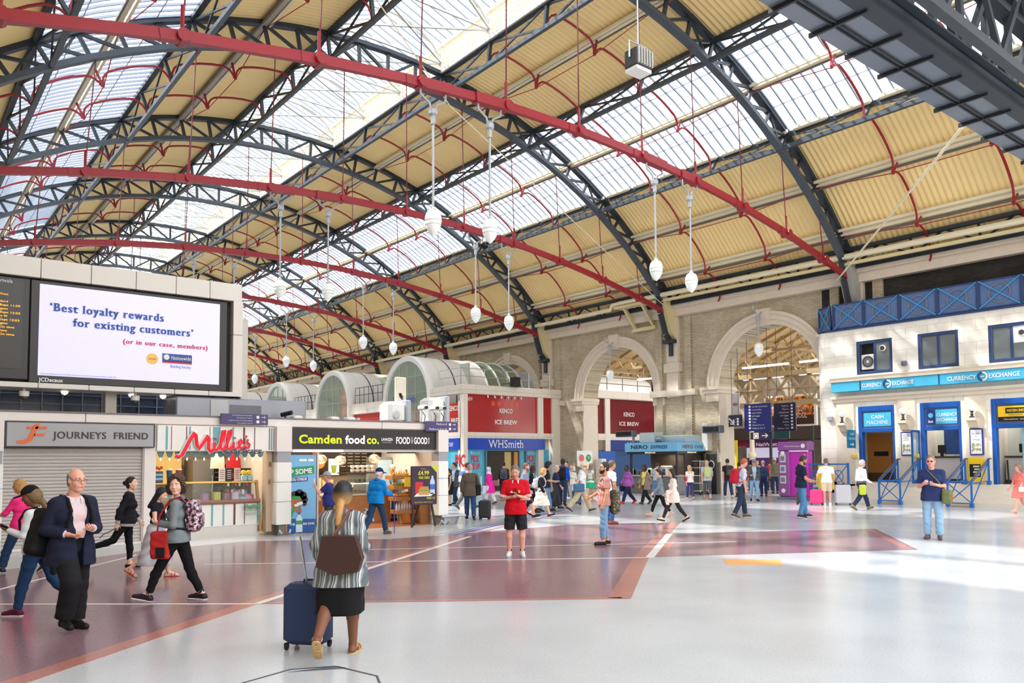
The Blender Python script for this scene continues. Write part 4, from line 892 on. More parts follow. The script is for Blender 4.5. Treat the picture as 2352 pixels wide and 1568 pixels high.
MB().bbox(2.66, Y - .06, 3.72, 7.18, Y + .1, 6.12, .02).build('bezel', M((30, 30, 32), .35), t); MB().box(2.84, Y - .075, 3.9, 6.97, Y - .06, 6.03).build('display', stripes('led_screen', [(0, (214, 212, 248)), (.6, (203, 201, 240))], 'Z', 24.0, rough=.5), t)
dm = MATS['led_screen']; pr = dm.node_tree.nodes['Principled BSDF']; dm.node_tree.links.new(pr.inputs['Base Color'].links[0].from_socket, pr.inputs['Emission Color']); pr.inputs['Emission Strength'].default_value = .34
y = Y - .08; BL = M((16, 74, 160), .4, emit=.04); RD = M((200, 26, 66), .4, emit=.04)
text('‘Best loyalty rewards', (3.05, y, 5.42), .2, BL, t, w=2.52, heavy=.045, serif=.07); text('for existing customers’', (3.52, y, 5.1), .2, BL, t, w=2.77, heavy=.045, serif=.07); text('(or in our case, members)', (4.63, y, 4.79), .115, RD, t, w=2.03, heavy=.04, serif=.065)
MB().lathe([(.14, 0), (.14, .006)], (5.31, y - .005, 4.46), 24, 'Y').build('seal', M((222, 178, 86), .4, emit=.2), t); text('AWARD', (5.31, y - .01, 4.44), .035, M((90, 60, 30), .5), t, align='C')
MB().box(5.55, y - .006, 4.42, 6.27, y, 4.62).build('brand_plate', BL, t); MB().box(5.55, y - .006, 4.38, 6.27, y, 4.43).build('brand_plate', RD, t); text('Nationwide', (5.76, y - .008, 4.475), .095, WHITE, t, w=.48, heavy=.02, serif=.04); MB().lathe([(.07, 0), (.07, .004)], (5.65, y - .01, 4.53), 16, 'Y').build('emblem', WHITE, t)
text('Building Society', (5.75, y, 4.27), .075, BL, t, w=.5); text('Nationwide Building Society. Head Office, Nationwide House, Pipers Way, Swindon, Wiltshire, SN38 1NW', (2.9, y, 3.93), .03, BL, t, w=1.6); text('JCDecaux', (2.86, Y - .065, 3.76), .09, WHITE, t, w=.5, bold=.02)
t = thing('departure_board', 'dark departure board with amber text at the left edge', 'screen', (1.5, Y, 3.8))
MB().bbox(-1.3, Y - .04, 3.78, 2.66, Y + .1, 6.12, .02).build('bezel', M((34, 34, 36), .35), t); MB().box(-1.2, Y - .055, 4.02, 2.52, Y - .04, 6.05).build('display', M((38, 36, 36), .3), t); AMB = M((255, 160, 30), .5, emit=1.4)
text('Arrivals', (2.3, Y - .06, 5.97), .085, WHITE, t, align='R')
for i, s in enumerate(['From', '', 'Dartford', 'Plat 3  Expt 11:59', 'Orpington', 'Plat 5  Expt 12:03', 'Canterbury W', 'Plat 5  Expt 12:03', 'Orpington', 'Plat 3  On time', 'Dover Priory', 'Plat 7  On time']):
    if s: text(s, ({3: 2.46, 5: 2.46, 7: 2.45}.get(i, 2.36 if i % 2 else 2.22), Y - .06, 5.68 - i * .083), .046, AMB, t, align='R', w=.036 * len(s))
for i, (x, lab) in enumerate(((2.62, 'left'), (5.0, 'right'))):
    t = thing('dome_camera', 'white dome camera under the screen frame, %s one' % lab, 'camera', (x, Y + .3, 3.5)); MB().lathe([(.03, -.02), (.1, 0), (.11, .1), (.1, .12)], (x, Y + .2, 3.42), 14).build('housing', WHITE, t, True); MB().ball((x, Y + .2, 3.4), .08, 12).build('dome', M((70, 70, 74), .15), t, True); MB().lathe([(.03, .1), (.03, .2)], (x, Y + .2, 3.42), 8).build('mount', WHITE, t)
for i, (x, lab) in enumerate(((3.5, 'leftmost'), (5.0, 'middle'), (5.75, 'rightmost'))): solo('downlight', MB().lathe([(.01, 0), (.07, .04), (.08, .08)], (x, Y + .55, 3.51), 12), glow((255, 240, 220), 2), 'small round downlight under the screen frame, %s of three' % lab, 'light')
t = thing('roof_railing', 'low dark blue glazed railing on the shop roof below the screens', 'railing', (4, 24.3, 3.0))
MB().box(.5, 24.3, 3.0, 6.9, 24.34, 3.95).build('glass_panel', M((84, 98, 128), .2, var=.4, scale=5), t)
mb = MB()
for x in np.arange(.5, 7, .48): mb.box(x, 24.24, 3.0, x + .03, 24.3, 3.95)
for z in (3.2, 3.45, 3.7): mb.box(.5, 24.24, z, 6.9, 24.28, z + .02)
mb.build('frame', M((170, 180, 196), .5), t)
# ================================================================ newsagent block with barrel roofs
PAN2 = brickmat('cream_cladding', (232, 222, 208), (228, 217, 202), (170, 156, 142), 1.5, .55, .008, 'XZ', .4, bump=.1, offset=0.0)
PAN2Y = brickmat('cream_cladding_side', (238, 230, 218), (234, 224, 210), (176, 160, 146), 1.5, .55, .008, 'YZ', .4, bump=.1, offset=0.0)
CLAD = M((232, 222, 208), .4, var=.03)
KRED = M((172, 40, 44), .15, var=.12, scale=.7); BLUE = M((20, 66, 176), .35); SKYB = M((84, 178, 206), .35, var=.2, scale=3)
YW = 38.3
def block(x0, x1, nm, lab):
    t = thing(nm, lab, 'shop', ((x0 + x1) / 2, YW, 0))
    MB().bbox(x0 - .08, YW - .06, 5.81, x1, YW + .5, 6.37, .04).build('parapet', PAN2, t); MB().box(x0 + .04, YW + .02, 3.17, x1, YW + .36, 3.53).build('band', PAN2, t)
    for a, b in ((x0, x0 + .32), (x1 - 1.95, x1 - 1.5), (x1 - .75, x1)): MB().bbox(a, YW, 0, b, YW + .4, 5.81, .02).build('post', CLAD, t)
    return t
t = block(27.0, 34.75, 'newsagent_block', 'cream clad newsagent block with a blue sign and red coffee posters')
MB().box(27.32, YW + .15, 3.53, 34.0, YW + .2, 5.81).build('poster_window', KRED, t)
MB().box(27.3, YW - .06, 2.5, 33.3, YW + .3, 3.17).build('sign_band', BLUE, t)
text('WHSmith', (28.75, YW - .07, 2.6), .5, WHITE, t, w=2.75, serif=.055)
for x in (27.5, 27.55): pass
text('KENCO', (30.3, YW + .14, 4.75), .27, WHITE, t, w=1.0, align='C', bold=.02); text('ICE BREW', (30.3, YW + .14, 4.05), .27, WHITE, t, w=1.75, align='C', bold=.02); text('NEW', (27.35, YW + .14, 5.4), .24, WHITE, t, w=.4); text('PICTURE NOW', (30.3, YW + .14, 3.65), .13, M((206, 150, 100), .5), t, w=.9, align='C')
MB().prism([(30.0, 5.15), (30.3, 5.3), (30.6, 5.15), (30.3, 5.25)], YW + .135, YW + .15, 'Y').build('roof_emblem', M((226, 120, 70), .5), t)
for k in range(6): MB().tube([(28.8 + k * .52, YW + .02, 5.76), (28.8 + k * .52, YW - .02, 5.62)], .045, 8).build('spotlight', WHITE, t); 
for k in range(5): MB().lathe([(.16, 0), (.16, .004)], (29.3 + k * .47, YW + .142, 5.3), 14, 'Y').build('painted_light_pool', M((222, 70, 46), .3), t)  # lighter discs painted as pools of light below the spotlights
MB().box(27.32, YW + .25, 0, 33.9, YW + .3, 2.5).build('shop_window', SKYB, t)
MB().box(28.75, YW + .2, 0, 31.3, YW + .26, 2.42).build('doorway', M((52, 42, 36), .6, var=.3, scale=2), t)
for x, w in ((30.2, .5), (30.95, .3)): MB().box(x, YW + .18, 0, x + w, YW + .2, 2.35).build('display', M((196, 170, 110), .5) if w > .4 else M((206, 140, 60), .5), t)
for x in (28.7, 31.3, 31.85): MB().bbox(x, YW + .1, 0, x + .1, YW + .3, 2.42, .01).build('door_frame', M((96, 120, 136), .4), t)
for x in (28.0, 32.35):
    text('PICK', (x, YW + .24, 1.75), .4, M((206, 44, 60), .5), t, w=.62, align='C', bold=.03); text('ME UP', (x, YW + .24, 1.32), .36, M((206, 44, 60), .5), t, w=.7, align='C', bold=.03); text('A REFRESHING OFFER', (x, YW + .24, 2.25), .07, WHITE, t, w=.7, align='C')
    for q in range(5): MB().box(x - .6 + q * .24, YW + .235, .2, x - .46 + q * .24, YW + .25, .9 + .15 * (q % 2)).build('print', M((206, 220, 222), .5, var=.3, scale=5), t)
MB().box(27.7, YW + .22, 2.25, 27.75, YW + .24, 2.4).build('tag', WHITE, t)
XW = 27.0
t2 = thing('newsagent_wing', 'long side of the newsagent block facing the concourse with red poster glazing', 'shop', (XW, 55, 0))
MB().bbox(XW - .06, YW + .45, 5.81, XW + .4, 41.8, 6.35, .03).build('parapet', PAN2Y, t2); MB().box(XW + .015, YW + .41, 3.17, XW + .28, 74, 3.53).build('band', PAN2Y, t2); MB().box(XW + .05, YW + .4, 0, XW + .3, 74, 2.5).build('shop_window', SKYB, t2); MB().box(XW - .04, YW + .4, 2.5, XW + .3, 74, 3.17).build('sign_band', BLUE, t2)
MB().box(XW + .15, YW + .4, 3.53, XW + .2, 74, 5.3).build('poster_window', M((206, 52, 54), .15, var=.1, scale=.6), t2)
for y0, y1 in ((47.7, 52.6), (58.6, 63.4), (69, 74)): MB().bbox(XW - .04, y0, 5.2, XW + .4, y1, 5.95, .03).build('parapet', PAN2Y, t2)
for y in (YW + .45, 47.6, 52.5, 58.5, 63.5): MB().bbox(XW, y - .14, 0, XW + .3, y + .14, 5.4, .02).build('post', PAN2Y, t2)
text('KENCO', (XW + .14, 39.55, 4.85), .3, WHITE, t2, RFY, w=1.0, align='C', bold=.02); text('ICE BREW', (XW + .14, 39.6, 4.1), .3, WHITE, t2, RFY, w=1.9, align='C', bold=.02); text('NO ORDINARY ICED', (XW + .14, 46.0, 4.6), .26, WHITE, t2, RFY, w=2.0, bold=.02); text('ICED COFFEE', (XW + .14, 45.8, 4.25), .16, WHITE, t2, RFY, w=1.7); text('NEW', (XW + .14, 52.0, 4.7), .28, WHITE, t2, RFY, w=.6, bold=.02)
text('PIC', (XW - .0, 39.2, 1.5), .7, M((206, 44, 60), .5), t2, RFY, w=1.1, bold=.03); text('CHOOSE', (XW - .045, 40.6, 2.7), .22, WHITE, t2, RFY, w=1.3, shear=.3)
GG = glassmat('green_glass', (224, 240, 226), .4, gloss=.1)
BW = M((240, 236, 230), .35, var=.02, scale=.5)
for i, (yc, lab) in enumerate(((44.75, 'nearest white barrel roof with blue lettering on its glazed gable'), (55.6, 'second white barrel roof with an orange sign in its glazed gable'), (66.3, 'third white barrel roof partly behind the grey plant enclosure'), (77, 'farthest white barrel roof, only a sliver beside the screen column'))):
    t = thing('barrel_roof', lab, 'roof', (XW, yc, 4.5), group='white barrel roofs on the newsagent block')
    zc, rr = 5.75, 2.92; nA = 22
    def arch(r, x, k=0): return [(x, yc + r, 4.4)] + [(x, yc + r * math.cos(math.pi * j / nA), zc + r * math.sin(math.pi * j / nA)) for j in range(nA + 1)] + [(x, yc - r, 4.4)]
    xe = 31.6 if i == 0 else 34.7
    MB().sheet([arch(rr, x) for x in (XW + .1, xe)]).sheet([arch(rr - .12, x) for x in (XW + .1, xe)]).build('vault', BW, t, smooth=True)
    rim = MB().sheet([arch(rr - .32, XW - .1), arch(rr - .02, XW - .16), arch(rr + .04, XW - .05), arch(rr + .04, XW + .25)]).sheet([arch(rr - .32, XW - .1), arch(rr - .32, XW + .25)]); rim.build('rim', BW, t, smooth=True)
    g = arch(rr - .3, XW + .05); MB().add(g, [tuple(range(len(g)))]).build('gable_glass', GG, t)
    mb = MB()
    for yy in (-1.0, 0, 1.0): mb.bar((XW + .04, yc + yy, 4.4), (XW + .04, yc + yy, zc + math.sqrt((rr - .3) ** 2 - yy ** 2)), .05, .05)
    for z in (5.0, 6.2, 7.3):
        hw = math.sqrt((rr - .3) ** 2 - max(0, z - zc) ** 2); mb.bar((XW + .04, yc - hw, z), (XW + .04, yc + hw, z), .04, .04)
    mb.build('glazing_bars', M((176, 196, 180), .4), t)
    MB().sheet([arch(rr + .02, x) for x in (XW + 1.9, XW + 2.0)]).build('seam', M((84, 92, 108), .4), t)
    for x in (XW + .9, XW + 3.3, XW + 5.0): MB().sheet([arch(rr + .008, q) for q in (x, x + .02)]).build('seam', M((196, 192, 188), .4), t)
    if i == 0:
        MB().sheet([arch(rr - .05, x) for x in (xe, 34.75)]).build('glazed_bay', glassmat('barrel_glass', (206, 222, 196), .5, gloss=.15), t, smooth=True)
        for x in (xe, 32.6, 33.7, 34.6): MB().tube(arch(rr, x), .06, 6).build('glazing_hoop', WHITE, t)
        text('WHSmith', (XW - .02, 46.5, 5.6), .5, M((40, 84, 206), .4), t, RFY, w=2.9, serif=.05)
    if i == 1:
        MB().bbox(XW + .3, 53.6, 5.3, XW + .5, 54.5, 6.9, .1).build('hanging_sign', M((240, 104, 30), .4, emit=.4), t); MB().box(XW + .28, 53.7, 5.9, XW + .3, 54.3, 6.4).build('sign_print', M((196, 40, 60), .4), t)
    struct('wall_barrel', MB().box(XW + 3.0, yc - rr + .15, 0, XW + 3.1, yc + rr - .15, 8.2), M((196, 206, 186), .6, var=.1))
def railing(nm, lab, pts, h, mat, infill=0, r=.025):
    t = thing(nm, lab, 'railing', pts[0])
    for z in (h, h * .55): MB().tube([(x, y, q + z) for x, y, q in pts], r, 6).build('rail', mat, t)
    for (a, b) in zip(pts, pts[1:]):
        L = (Vector(b) - Vector(a)).length; n = max(1, int(L / (infill or 1.5)))
        for k in range(n + 1):
            p = Vector(a).lerp(Vector(b), k / n); MB().tube([(p.x, p.y, p.z), (p.x, p.y, p.z + h)], r if not infill else r * .8, 6).build('post', mat, t)
    return t
GALV = M((190, 198, 206), .35, metal=.7)
railing('roof_rail', 'galvanised tube railing on the newsagent block roof', [(27.4, 41.6, 6.37), (27.3, 39.0, 6.37), (34.4, 39.0, 6.37)], 1.05, GALV)
railing('roof_rail', 'dark bar railing between the nearest and second barrel roofs', [(27.3, 47.8, 5.95), (27.3, 52.5, 5.95)], 1.2, DGREY, .6)
railing('roof_rail', 'dark bar railing between the second and third barrel roofs', [(27.3, 58.7, 5.95), (27.3, 63.3, 5.95)], 1.2, DGREY, .6)
t = thing('loudspeaker', 'black loudspeaker on a bracket at the newsagent roof edge', 'speaker', (30.6, YW - .3, 6.3)); MB().bbox(30.35, YW - .6, 6.35, 30.9, YW - .15, 6.95, .05).build('cabinet', BLACK, t); MB().bar((29.8, YW - .1, 6.5), (30.4, YW - .3, 6.55), .06, .06).build('bracket', DGREY, t)
# the part seen through the smaller arch
t = thing('newsagent_annexe', 'newsagent block continuing beyond the smaller arch with a darker red coffee poster', 'shop', (41, YW, 0))
MB().bbox(36.2, YW - .06, 6.0, 47, YW + .5, 6.6, .04).build('parapet', PAN2, t); MB().box(36.25, YW, 3.17, 47, YW + .26, 3.6).build('band', PAN2, t)
for a in (36.2, 38.8, 44.2): MB().bbox(a, YW - .02, 0, a + .5, YW + .3, 6.0, .02).build('post', CLAD, t)
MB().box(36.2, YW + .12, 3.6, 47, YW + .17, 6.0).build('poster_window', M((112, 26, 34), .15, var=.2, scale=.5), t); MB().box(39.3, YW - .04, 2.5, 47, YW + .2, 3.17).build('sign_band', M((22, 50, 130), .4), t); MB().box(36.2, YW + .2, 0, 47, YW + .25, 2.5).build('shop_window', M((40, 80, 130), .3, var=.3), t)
text('KENCO', (41.3, YW + .11, 4.85), .3, M((226, 206, 206), .5), t, w=1.1, align='C', bold=.02); text('ICE BREW', (41.3, YW + .11, 4.2), .28, M((226, 206, 206), .5), t, w=2.0, align='C', bold=.02); text('WHSmith', (40.9, YW - .05, 2.6), .45, WHITE, t, w=2.6, serif=.035)
MB().lathe([(.28, 0), (.3, .15), (.3, .9), (.22, 1.1), (.24, 1.3)], (37.6, YW, 3.9), 14).build('jar_print', M((190, 110, 90), .4), t)
MB().sheet([[(x, 44.5 + 3.2 * math.cos(math.pi * j / 16), 5.9 + 2.6 * math.sin(math.pi * j / 16)) for j in range(17)] for x in (37, 41, 45, 48)]).build('barrel', BW, t, smooth=True)
railing('roof_rail', 'thin railing in front of the barrel roof beyond the smaller arch', [(36.6, 39.0, 6.6), (46, 39.0, 6.6)], 1.0, DGREY)
solo('loudspeaker', MB().bbox(43.4, YW - .5, 6.7, 44.0, YW - .1, 7.5, .05), BLACK, 'black loudspeaker over the parapet beyond the smaller arch', 'speaker')
t = thing('music_poster', 'white poster with a pink and a green round badge beyond the smaller arch', 'poster', (34.7, 35.6, 1.3)); MB().prism([(33.9, 1.45), (35.2, 1.2), (35.2, 2.4), (33.9, 2.4)], 35.9, 35.95, 'Y').build('sheet', WHITE, t)
for x, c, nm in ((34.25, (226, 110, 120), 'pink_badge'), (34.85, (40, 150, 90), 'green_badge')): MB().lathe([(.22, 0), (.22, .01)], (x, 35.88, 1.95), 18, 'Y').build(nm, M(c, .5), t)
for q in range(3): MB().tube([(34.74 + .02 * q, 35.87, 2.02 - q * .07), (34.85, 35.87, 2.06 - q * .07), (34.96 - .02 * q, 35.87, 2.02 - q * .07)], .014, 5).build('badge_print', WHITE, t)
solo('blue_hoarding', MB().box(36.3, 37.2, 0, 38.6, 37.3, 2.4), M((24, 84, 170), .4), 'plain blue hoarding beyond the smaller arch', 'panel')
solo('white_cabinet', MB().bbox(35.6, 35.5, 0, 36.05, 36.05, 1.9, .03), WHITE2, 'white cabinet standing in the smaller arch', 'cabinet')
# ================================================================ espresso kiosk
LB = M((120, 190, 232), .4); DK = M((40, 40, 44), .4)
t = thing('espresso_kiosk', 'black espresso kiosk with a light blue lettered canopy', 'kiosk', (33.5, 28.6, 0))
x0, x1, y0, y1 = 32.3, 34.7, 26.7, 30.4
MB().bbox(x0, y0, 2.26, x1, y1, 2.74, .015).build('canopy', LB, t); MB().box(x0 + .1, y0 + .1, 2.14, x1, y1 - .1, 2.26).build('under_band', DK, t)
MB().bbox(x0 + .15, y0 + .15, 0, x1, y1 - .2, .95, .02).build('counter', M((128, 128, 130), .35, metal=.4), t); MB().box(x0 + .05, y0 + .05, .95, x1, y1 - .1, 1.0).build('counter_top', M((206, 204, 200), .4), t)
for (x, y) in ((x0 + .2, y0 + .2), (x0 + .2, y1 - .3), (x1 - .1, y0 + .2)): MB().box(x - .05, y - .05, .95, x + .05, y + .05, 2.2).build('corner_post', DK, t)
MB().box(x1 - .5, y0 + .2, 1.0, x1 - .4, y1 - .2, 2.15).build('back_wall', M((60, 48, 42), .6, var=.3, scale=4), t); MB().box(33.0, y0 + .1, 1.0, 33.75, y0 + .16, 2.15).build('menu_panel', M((46, 32, 32), .5), t)
NB = M((36, 30, 40), .4)
for s, o, y, z, h, w, m in (('NERO', RFY, 29.92, 2.42, .2, 1.2, NB), ('EXPRESS', RFY, 28.5, 2.42, .18, 1.15, M((50, 70, 100), .4))):
    text(s, (x0, y, z), h, m, t, o, w=w, shear=.2 if s != 'NERO' else 0, bold=.02)
text('NERO', (32.72, y0, 2.42), .19, M((120, 60, 70), .4), t, w=.85, bold=.02); text('EXPRESS', (33.7, y0, 2.42), .17, M((70, 90, 110), .4), t, w=.95, shear=.2)
for o, L in ((RFY, (x0 + .09, 29.0, 2.17)), (RX, (33.2, y0 + .09, 2.17))): text('ESPRESSO BAR', L, .07, M((240, 240, 190), .4, emit=.6), t, o, w=.75, bold=.02)
random.seed(3)
for k in range(22):
    yk = 27.2 + random.random() * 2.9; c = random.choice([(196, 176, 150), (230, 226, 220), (120, 90, 60), (90, 100, 120), (60, 60, 70)])
    solo('counter_box', MB().bbox(32.6, yk, 1.0, 32.8, yk + .16, 1.12 + random.random() * .3, .015), M(c, .5), 'small box or tin in the clutter on the espresso kiosk counter', 'box', 'clutter on the espresso counter')
t = thing('coffee_machine', 'steel coffee machine on the espresso kiosk counter', 'machine', (33.3, 28.0, 1.0)); MB().bbox(33.1, 27.7, 1.0, 33.6, 28.6, 1.5, .04).build('body', STEEL, t); MB().box(33.05, 27.8, 1.2, 33.1, 28.5, 1.3).build('group_heads', BLACK, t)
lamp('kiosk_lamp', (33.3, 28.5, 2.12), 30, 1.5, (1, .85, .65), sy=.8)
t = thing('rooftop_unit', 'pale blue grey duct unit on top of the espresso kiosk', 'unit', (33.5, 28, 2.74)); MB().bbox(32.6, 28.6, 2.74, 33.4, 29.6, 3.3, .03).build('fan_box', M((190, 206, 210), .4), t); MB().bbox(33.2, 26.9, 2.74, 34.4, 28.5, 3.12, .03).build('duct', M((176, 196, 204), .4), t); MB().tube([(32.9, 28.6, 2.95), (32.9, 28.2, 2.95)], .16, 12).build('cowl', STEEL, t)
t = thing('information_display', 'dark matrix display on a white bracket over the espresso kiosk', 'display', (33, 30.2, 3.2)); MB().bbox(32.5, 30.0, 3.1, 32.9, 31.3, 3.45, .03).build('housing', M((96, 104, 112), .4), t); MB().box(32.48, 30.1, 3.16, 32.5, 31.2, 3.38).build('screen', BLACK, t); MB().box(32.65, 30.05, 2.7, 32.75, 30.15, 3.12).build('post', STEEL, t)
t = thing('information_display', 'dark matrix display on a white pole left of the blue direction signs', 'display', (34.3, 26, 3.2)); MB().bbox(34.0, 25.3, 3.2, 34.4, 26.45, 3.6, .03).build('housing', M((96, 104, 112), .4), t); MB().box(33.98, 25.4, 3.27, 34.0, 26.35, 3.53).build('screen', BLACK, t); MB().box(34.4, 26.4, 2.3, 34.8, 26.75, 3.75).build('bracket', WHITE2, t)
t = thing('chalkboard_panel', 'tall black panel with a white ring beside the espresso kiosk', 'panel', (34.6, 26.2, 0)); MB().bbox(34.45, 25.9, 0, 34.55, 26.55, 2.12, .01).build('board', M((34, 34, 38), .5), t); MB().tube([(34.44, 26.22 + .2 * math.cos(a), 1.55 + .2 * math.sin(a)) for a in [2 * math.pi * i / 20 for i in range(21)]], .022, 6).build('ring_print', M((206, 214, 210), .4), t); MB().box(34.43, 26.1, .95, 34.45, 26.35, 1.2).build('sticker', M((140, 190, 220), .4), t)
t = thing('roll_cage', 'steel wire roll cage trolley beside the espresso kiosk', 'trolley', (33.6, 26.1, 0))
for k in range(7): MB().tube([(33.2 + k * .11, 26.0, .2), (33.2 + k * .11, 26.0, 1.75)], .012, 5).build('upright', WHITE2, t)
for z in (.2, .6, 1.0, 1.4, 1.75): MB().tube([(33.2, 26.0, z), (33.86, 26.0, z), (33.86, 26.5, z), (33.2, 26.5, z), (33.2, 26.0, z)], .014, 5).build('hoop', WHITE2, t)
for x in (33.2, 33.86):
    for y in (26.0, 26.5): MB().lathe([(.06, -.02), (.06, .02)], (x, y, .06), 10, 'X').build('wheel', BLACK, t); MB().tube([(x, y, .06), (x, y, .2)], .015, 5).build('caster_stem', STEEL, t)
# ================================================================ direction signs in the tall right arch
IND = M((34, 40, 118), .45); IND2 = M((40, 38, 70), .45)
def board(nm, lab, x, ya, yb, z0, z1, mat, rows, al='L', pad=.42):
    t = thing(nm, lab, 'sign', (x, (ya + yb) / 2, z0)); MB().bbox(x, yb, z0, x + .1, ya, z1, .01).build('board', mat, t)
    n = len(rows); hh = (z1 - z0) * .9 / max(1, n)
    for i, r in enumerate(rows):
        z = z1 - (z1 - z0) * .05 - hh * (i + .75)
        if r: text(r, (x, ya - pad if al == 'L' else yb + pad, z), min(.1, hh * .45), WHITE, t, RFY, align=al); MB().box(x - .006, (ya - pad + .1) if al == 'L' else yb + .15, z, x, (ya - pad + .22) if al == 'L' else yb + .27, z + .1).build('symbol', WHITE, t)
    for y in (ya - .2, yb + .2): MB().tube([(x + .05, y, z1 - .05), (x + .05, y, z1 + .08 if not rows else (ZS + math.sqrt(max(.1, AR ** 2 - (y - ARC[0]) ** 2)) + .03) if x < WB else 9.6)], .015, 5).build('hanger', DGREY, t)
    return t
board('direction_sign', 'large bright blue direction board hanging in the tall right arch', 35.5, 24.85, 23.25, 3.28, 4.7, IND, ['Car Park and Coaches', 'Victoria Place', 'Coach station', 'Left luggage', 'Toilets', 'Taxis', 'Platforms 9 to 19', 'Platforms 15 to 19'], 'L', .5)
board('direction_sign', 'large dark indigo direction board behind the bright blue one', 37.5, 24.4, 23.1, 3.3, 4.8, IND2, ['Platforms', 'Way out', 'Underground', 'Left luggage', 'Toilets', 'Coaches', 'Trains', 'Platforms 1 to 8'], 'R', .4)
t = board('direction_sign', 'small indigo sign with a white diagonal arrow left of the blue board', 35.3, 25.7, 24.9, 3.55, 4.16, IND2, ['', 'Platforms 1 to 8', 'Platforms 9 to 19', 'Trains'], 'R', .35)
mk = MB().bar((35.29, 25.65, 4.0), (35.29, 25.35, 3.7), .06, .02, (1, 0, 0)).prism([(25.33, 3.66), (25.33, 3.9), (25.39, 3.9), (25.39, 3.72), (25.57, 3.72), (25.57, 3.66)], 35.28, 35.3, 'X'); mk.build('arrow', WHITE, t)
t = board('direction_sign', 'low indigo sign with a round emblem and white arrow under the blue board', 35.5, 24.5, 23.2, 2.84, 3.22, IND2, [])
MB().box(35.48, 24.3, 2.88, 35.5, 24.0, 3.18).build('symbol_plate', WHITE, t); MB().tube([(35.47, 24.15 + .1 * math.cos(a), 3.03 + .1 * math.sin(a)) for a in [2 * math.pi * i / 14 for i in range(15)]], .014, 5).build('roundel', M((190, 60, 80), .4), t); MB().box(35.48, 23.8, 3.01, 35.5, 23.5, 3.05).build('arrow', WHITE, t); MB().prism([(23.62, 3.14), (23.5, 3.03), (23.62, 2.92), (23.56, 2.92), (23.44, 3.03), (23.56, 3.14)], 35.48, 35.5, 'X').build('arrow', WHITE, t)
solo('exit_sign', MB().bbox(37.5, 23.5, 2.9, 37.6, 24.4, 3.32, .01), M((40, 84, 84), .4), 'small dark green sign below the indigo board', 'sign')
t = thing('wifi_banner', 'narrow grey banner with red arcs above the diagonal arrow sign', 'banner', (35.5, 25.4, 4.2)); MB().bbox(35.5, 25.15, 4.2, 35.56, 25.62, 5.3, .01).build('panel', M((206, 204, 204), .5), t)
for r in (.08, .14, .2): MB().tube([(35.49, 25.38 + r * math.cos(a), 4.6 + r * math.sin(a)) for a in [math.pi * (.2 + .6 * i / 6) for i in range(7)]], .02, 5).build('arc_print', M((196, 60, 66), .4), t)
# purple tourist stand
PU, MAG = M((150, 84, 158), .4), M((206, 50, 186), .4)
t = thing('tourist_stand', 'bright purple tourist information stand with leaflet frames', 'stand', (32.5, 20.1, 0))
MB().bbox(32.3, 19.3, 0, 32.9, 20.95, .12, .02).build('base', M((110, 124, 140), .4), t); MB().bbox(32.4, 19.42, .12, 32.8, 20.85, 2.2, .02).build('body', MAG, t); MB().bbox(32.34, 19.35, 2.2, 32.84, 20.9, 2.62, .04).build('header', PU, t); MB().bbox(32.3, 20.3, .15, 32.5, 20.85, 2.18, .03).build('leaflet_column', PU, t); MB().box(32.33, 19.35, 2.16, 32.36, 20.3, 2.22).build('light_strip', WHITE, t)
for z in (.72, 1.2, 1.68): MB().bbox(32.27, 20.45, z, 32.31, 20.75, z + .36, .01).build('leaflet_frame', M((206, 206, 212), .4), t); MB().box(32.26, 20.5, z + .08, 32.27, 20.7, z + .28).build('leaflet', M((130, 126, 140), .5, var=.3, scale=20), t)
for z, y in ((.4, 20.6), (2.1, 20.6), (2.42, 19.6)): MB().lathe([(.1, 0), (.1, .015)], (32.285 if z < 2.3 else 32.325, y, z), 16, 'X').build('round_logo', WHITE, t)
text('Tourist Information', (32.34, 20.55, 2.38), .07, WHITE, t, RFY, w=.8); text('London starts here', (32.4, 19.52, .25), .13, WHITE, t, ((0, 0, 1), (0, 1, 0)), w=1.8, bold=.02)
# shops and posters far beyond the arch
t = thing('poster_billboard', 'orange and brown show poster with white lettering beyond the tall arch', 'poster', (50, 31, 4.1)); MB().bbox(50, 29.2, 4.1, 50.15, 33.3, 6.3, .03).build('frame', WHITE, t); MB().box(50.15, 29.6, 0, 50.3, 29.75, 6.2).build('post', DGREY, t); MB().box(50.15, 32.9, 0, 50.3, 33.05, 6.2).build('post', DGREY, t); MB().box(49.98, 29.4, 4.2, 50, 33.15, 6.15).build('print', blotch('poster_print', [(120, 60, 30), (196, 96, 30), (240, 150, 50), (90, 46, 30)], 2.2), t); MB().box(49.97, 29.4, 4.2, 49.98, 33.15, 4.85).build('lower_band', M((70, 34, 30), .5), t)
text('DREAMGIRLS', (49.95, 33.0, 5.1), .45, WHITE, t, RFY, w=2.1, bold=.02); text('TO HIT', (49.95, 30.7, 5.15), .35, WHITE, t, RFY, w=.8); text('SOUL', (49.95, 30.7, 4.65), .35, WHITE, t, RFY, w=.8)
for y, c, nm in ((42.5, (196, 150, 110), 'brown'), (41.0, (240, 210, 40), 'yellow')):
    solo('shop_unit', MB().box(57, y - .55 if c[0] < 200 else y - .25, 0, 57.2, y + .6 if c[0] < 200 else y + .25, 3.4), M(c, .5), '%s shopfront strip far beyond the tall arch' % nm, 'shop')
t = thing('bank_front', 'purple bank front far beyond the tall arch', 'shop', (58, 38.3, 0)); MB().box(57.9, 36.5, 2.75, 58, 40.4, 3.4).build('sign_band', M((106, 40, 110), .4), t); MB().box(57.95, 36.5, 1.9, 58, 40.4, 2.75).build('window_band', M((196, 190, 216), .3, emit=.3), t); MB().box(57.95, 36.5, 0, 58, 40.4, 1.9).build('lower_front', M((96, 50, 106), .5), t)
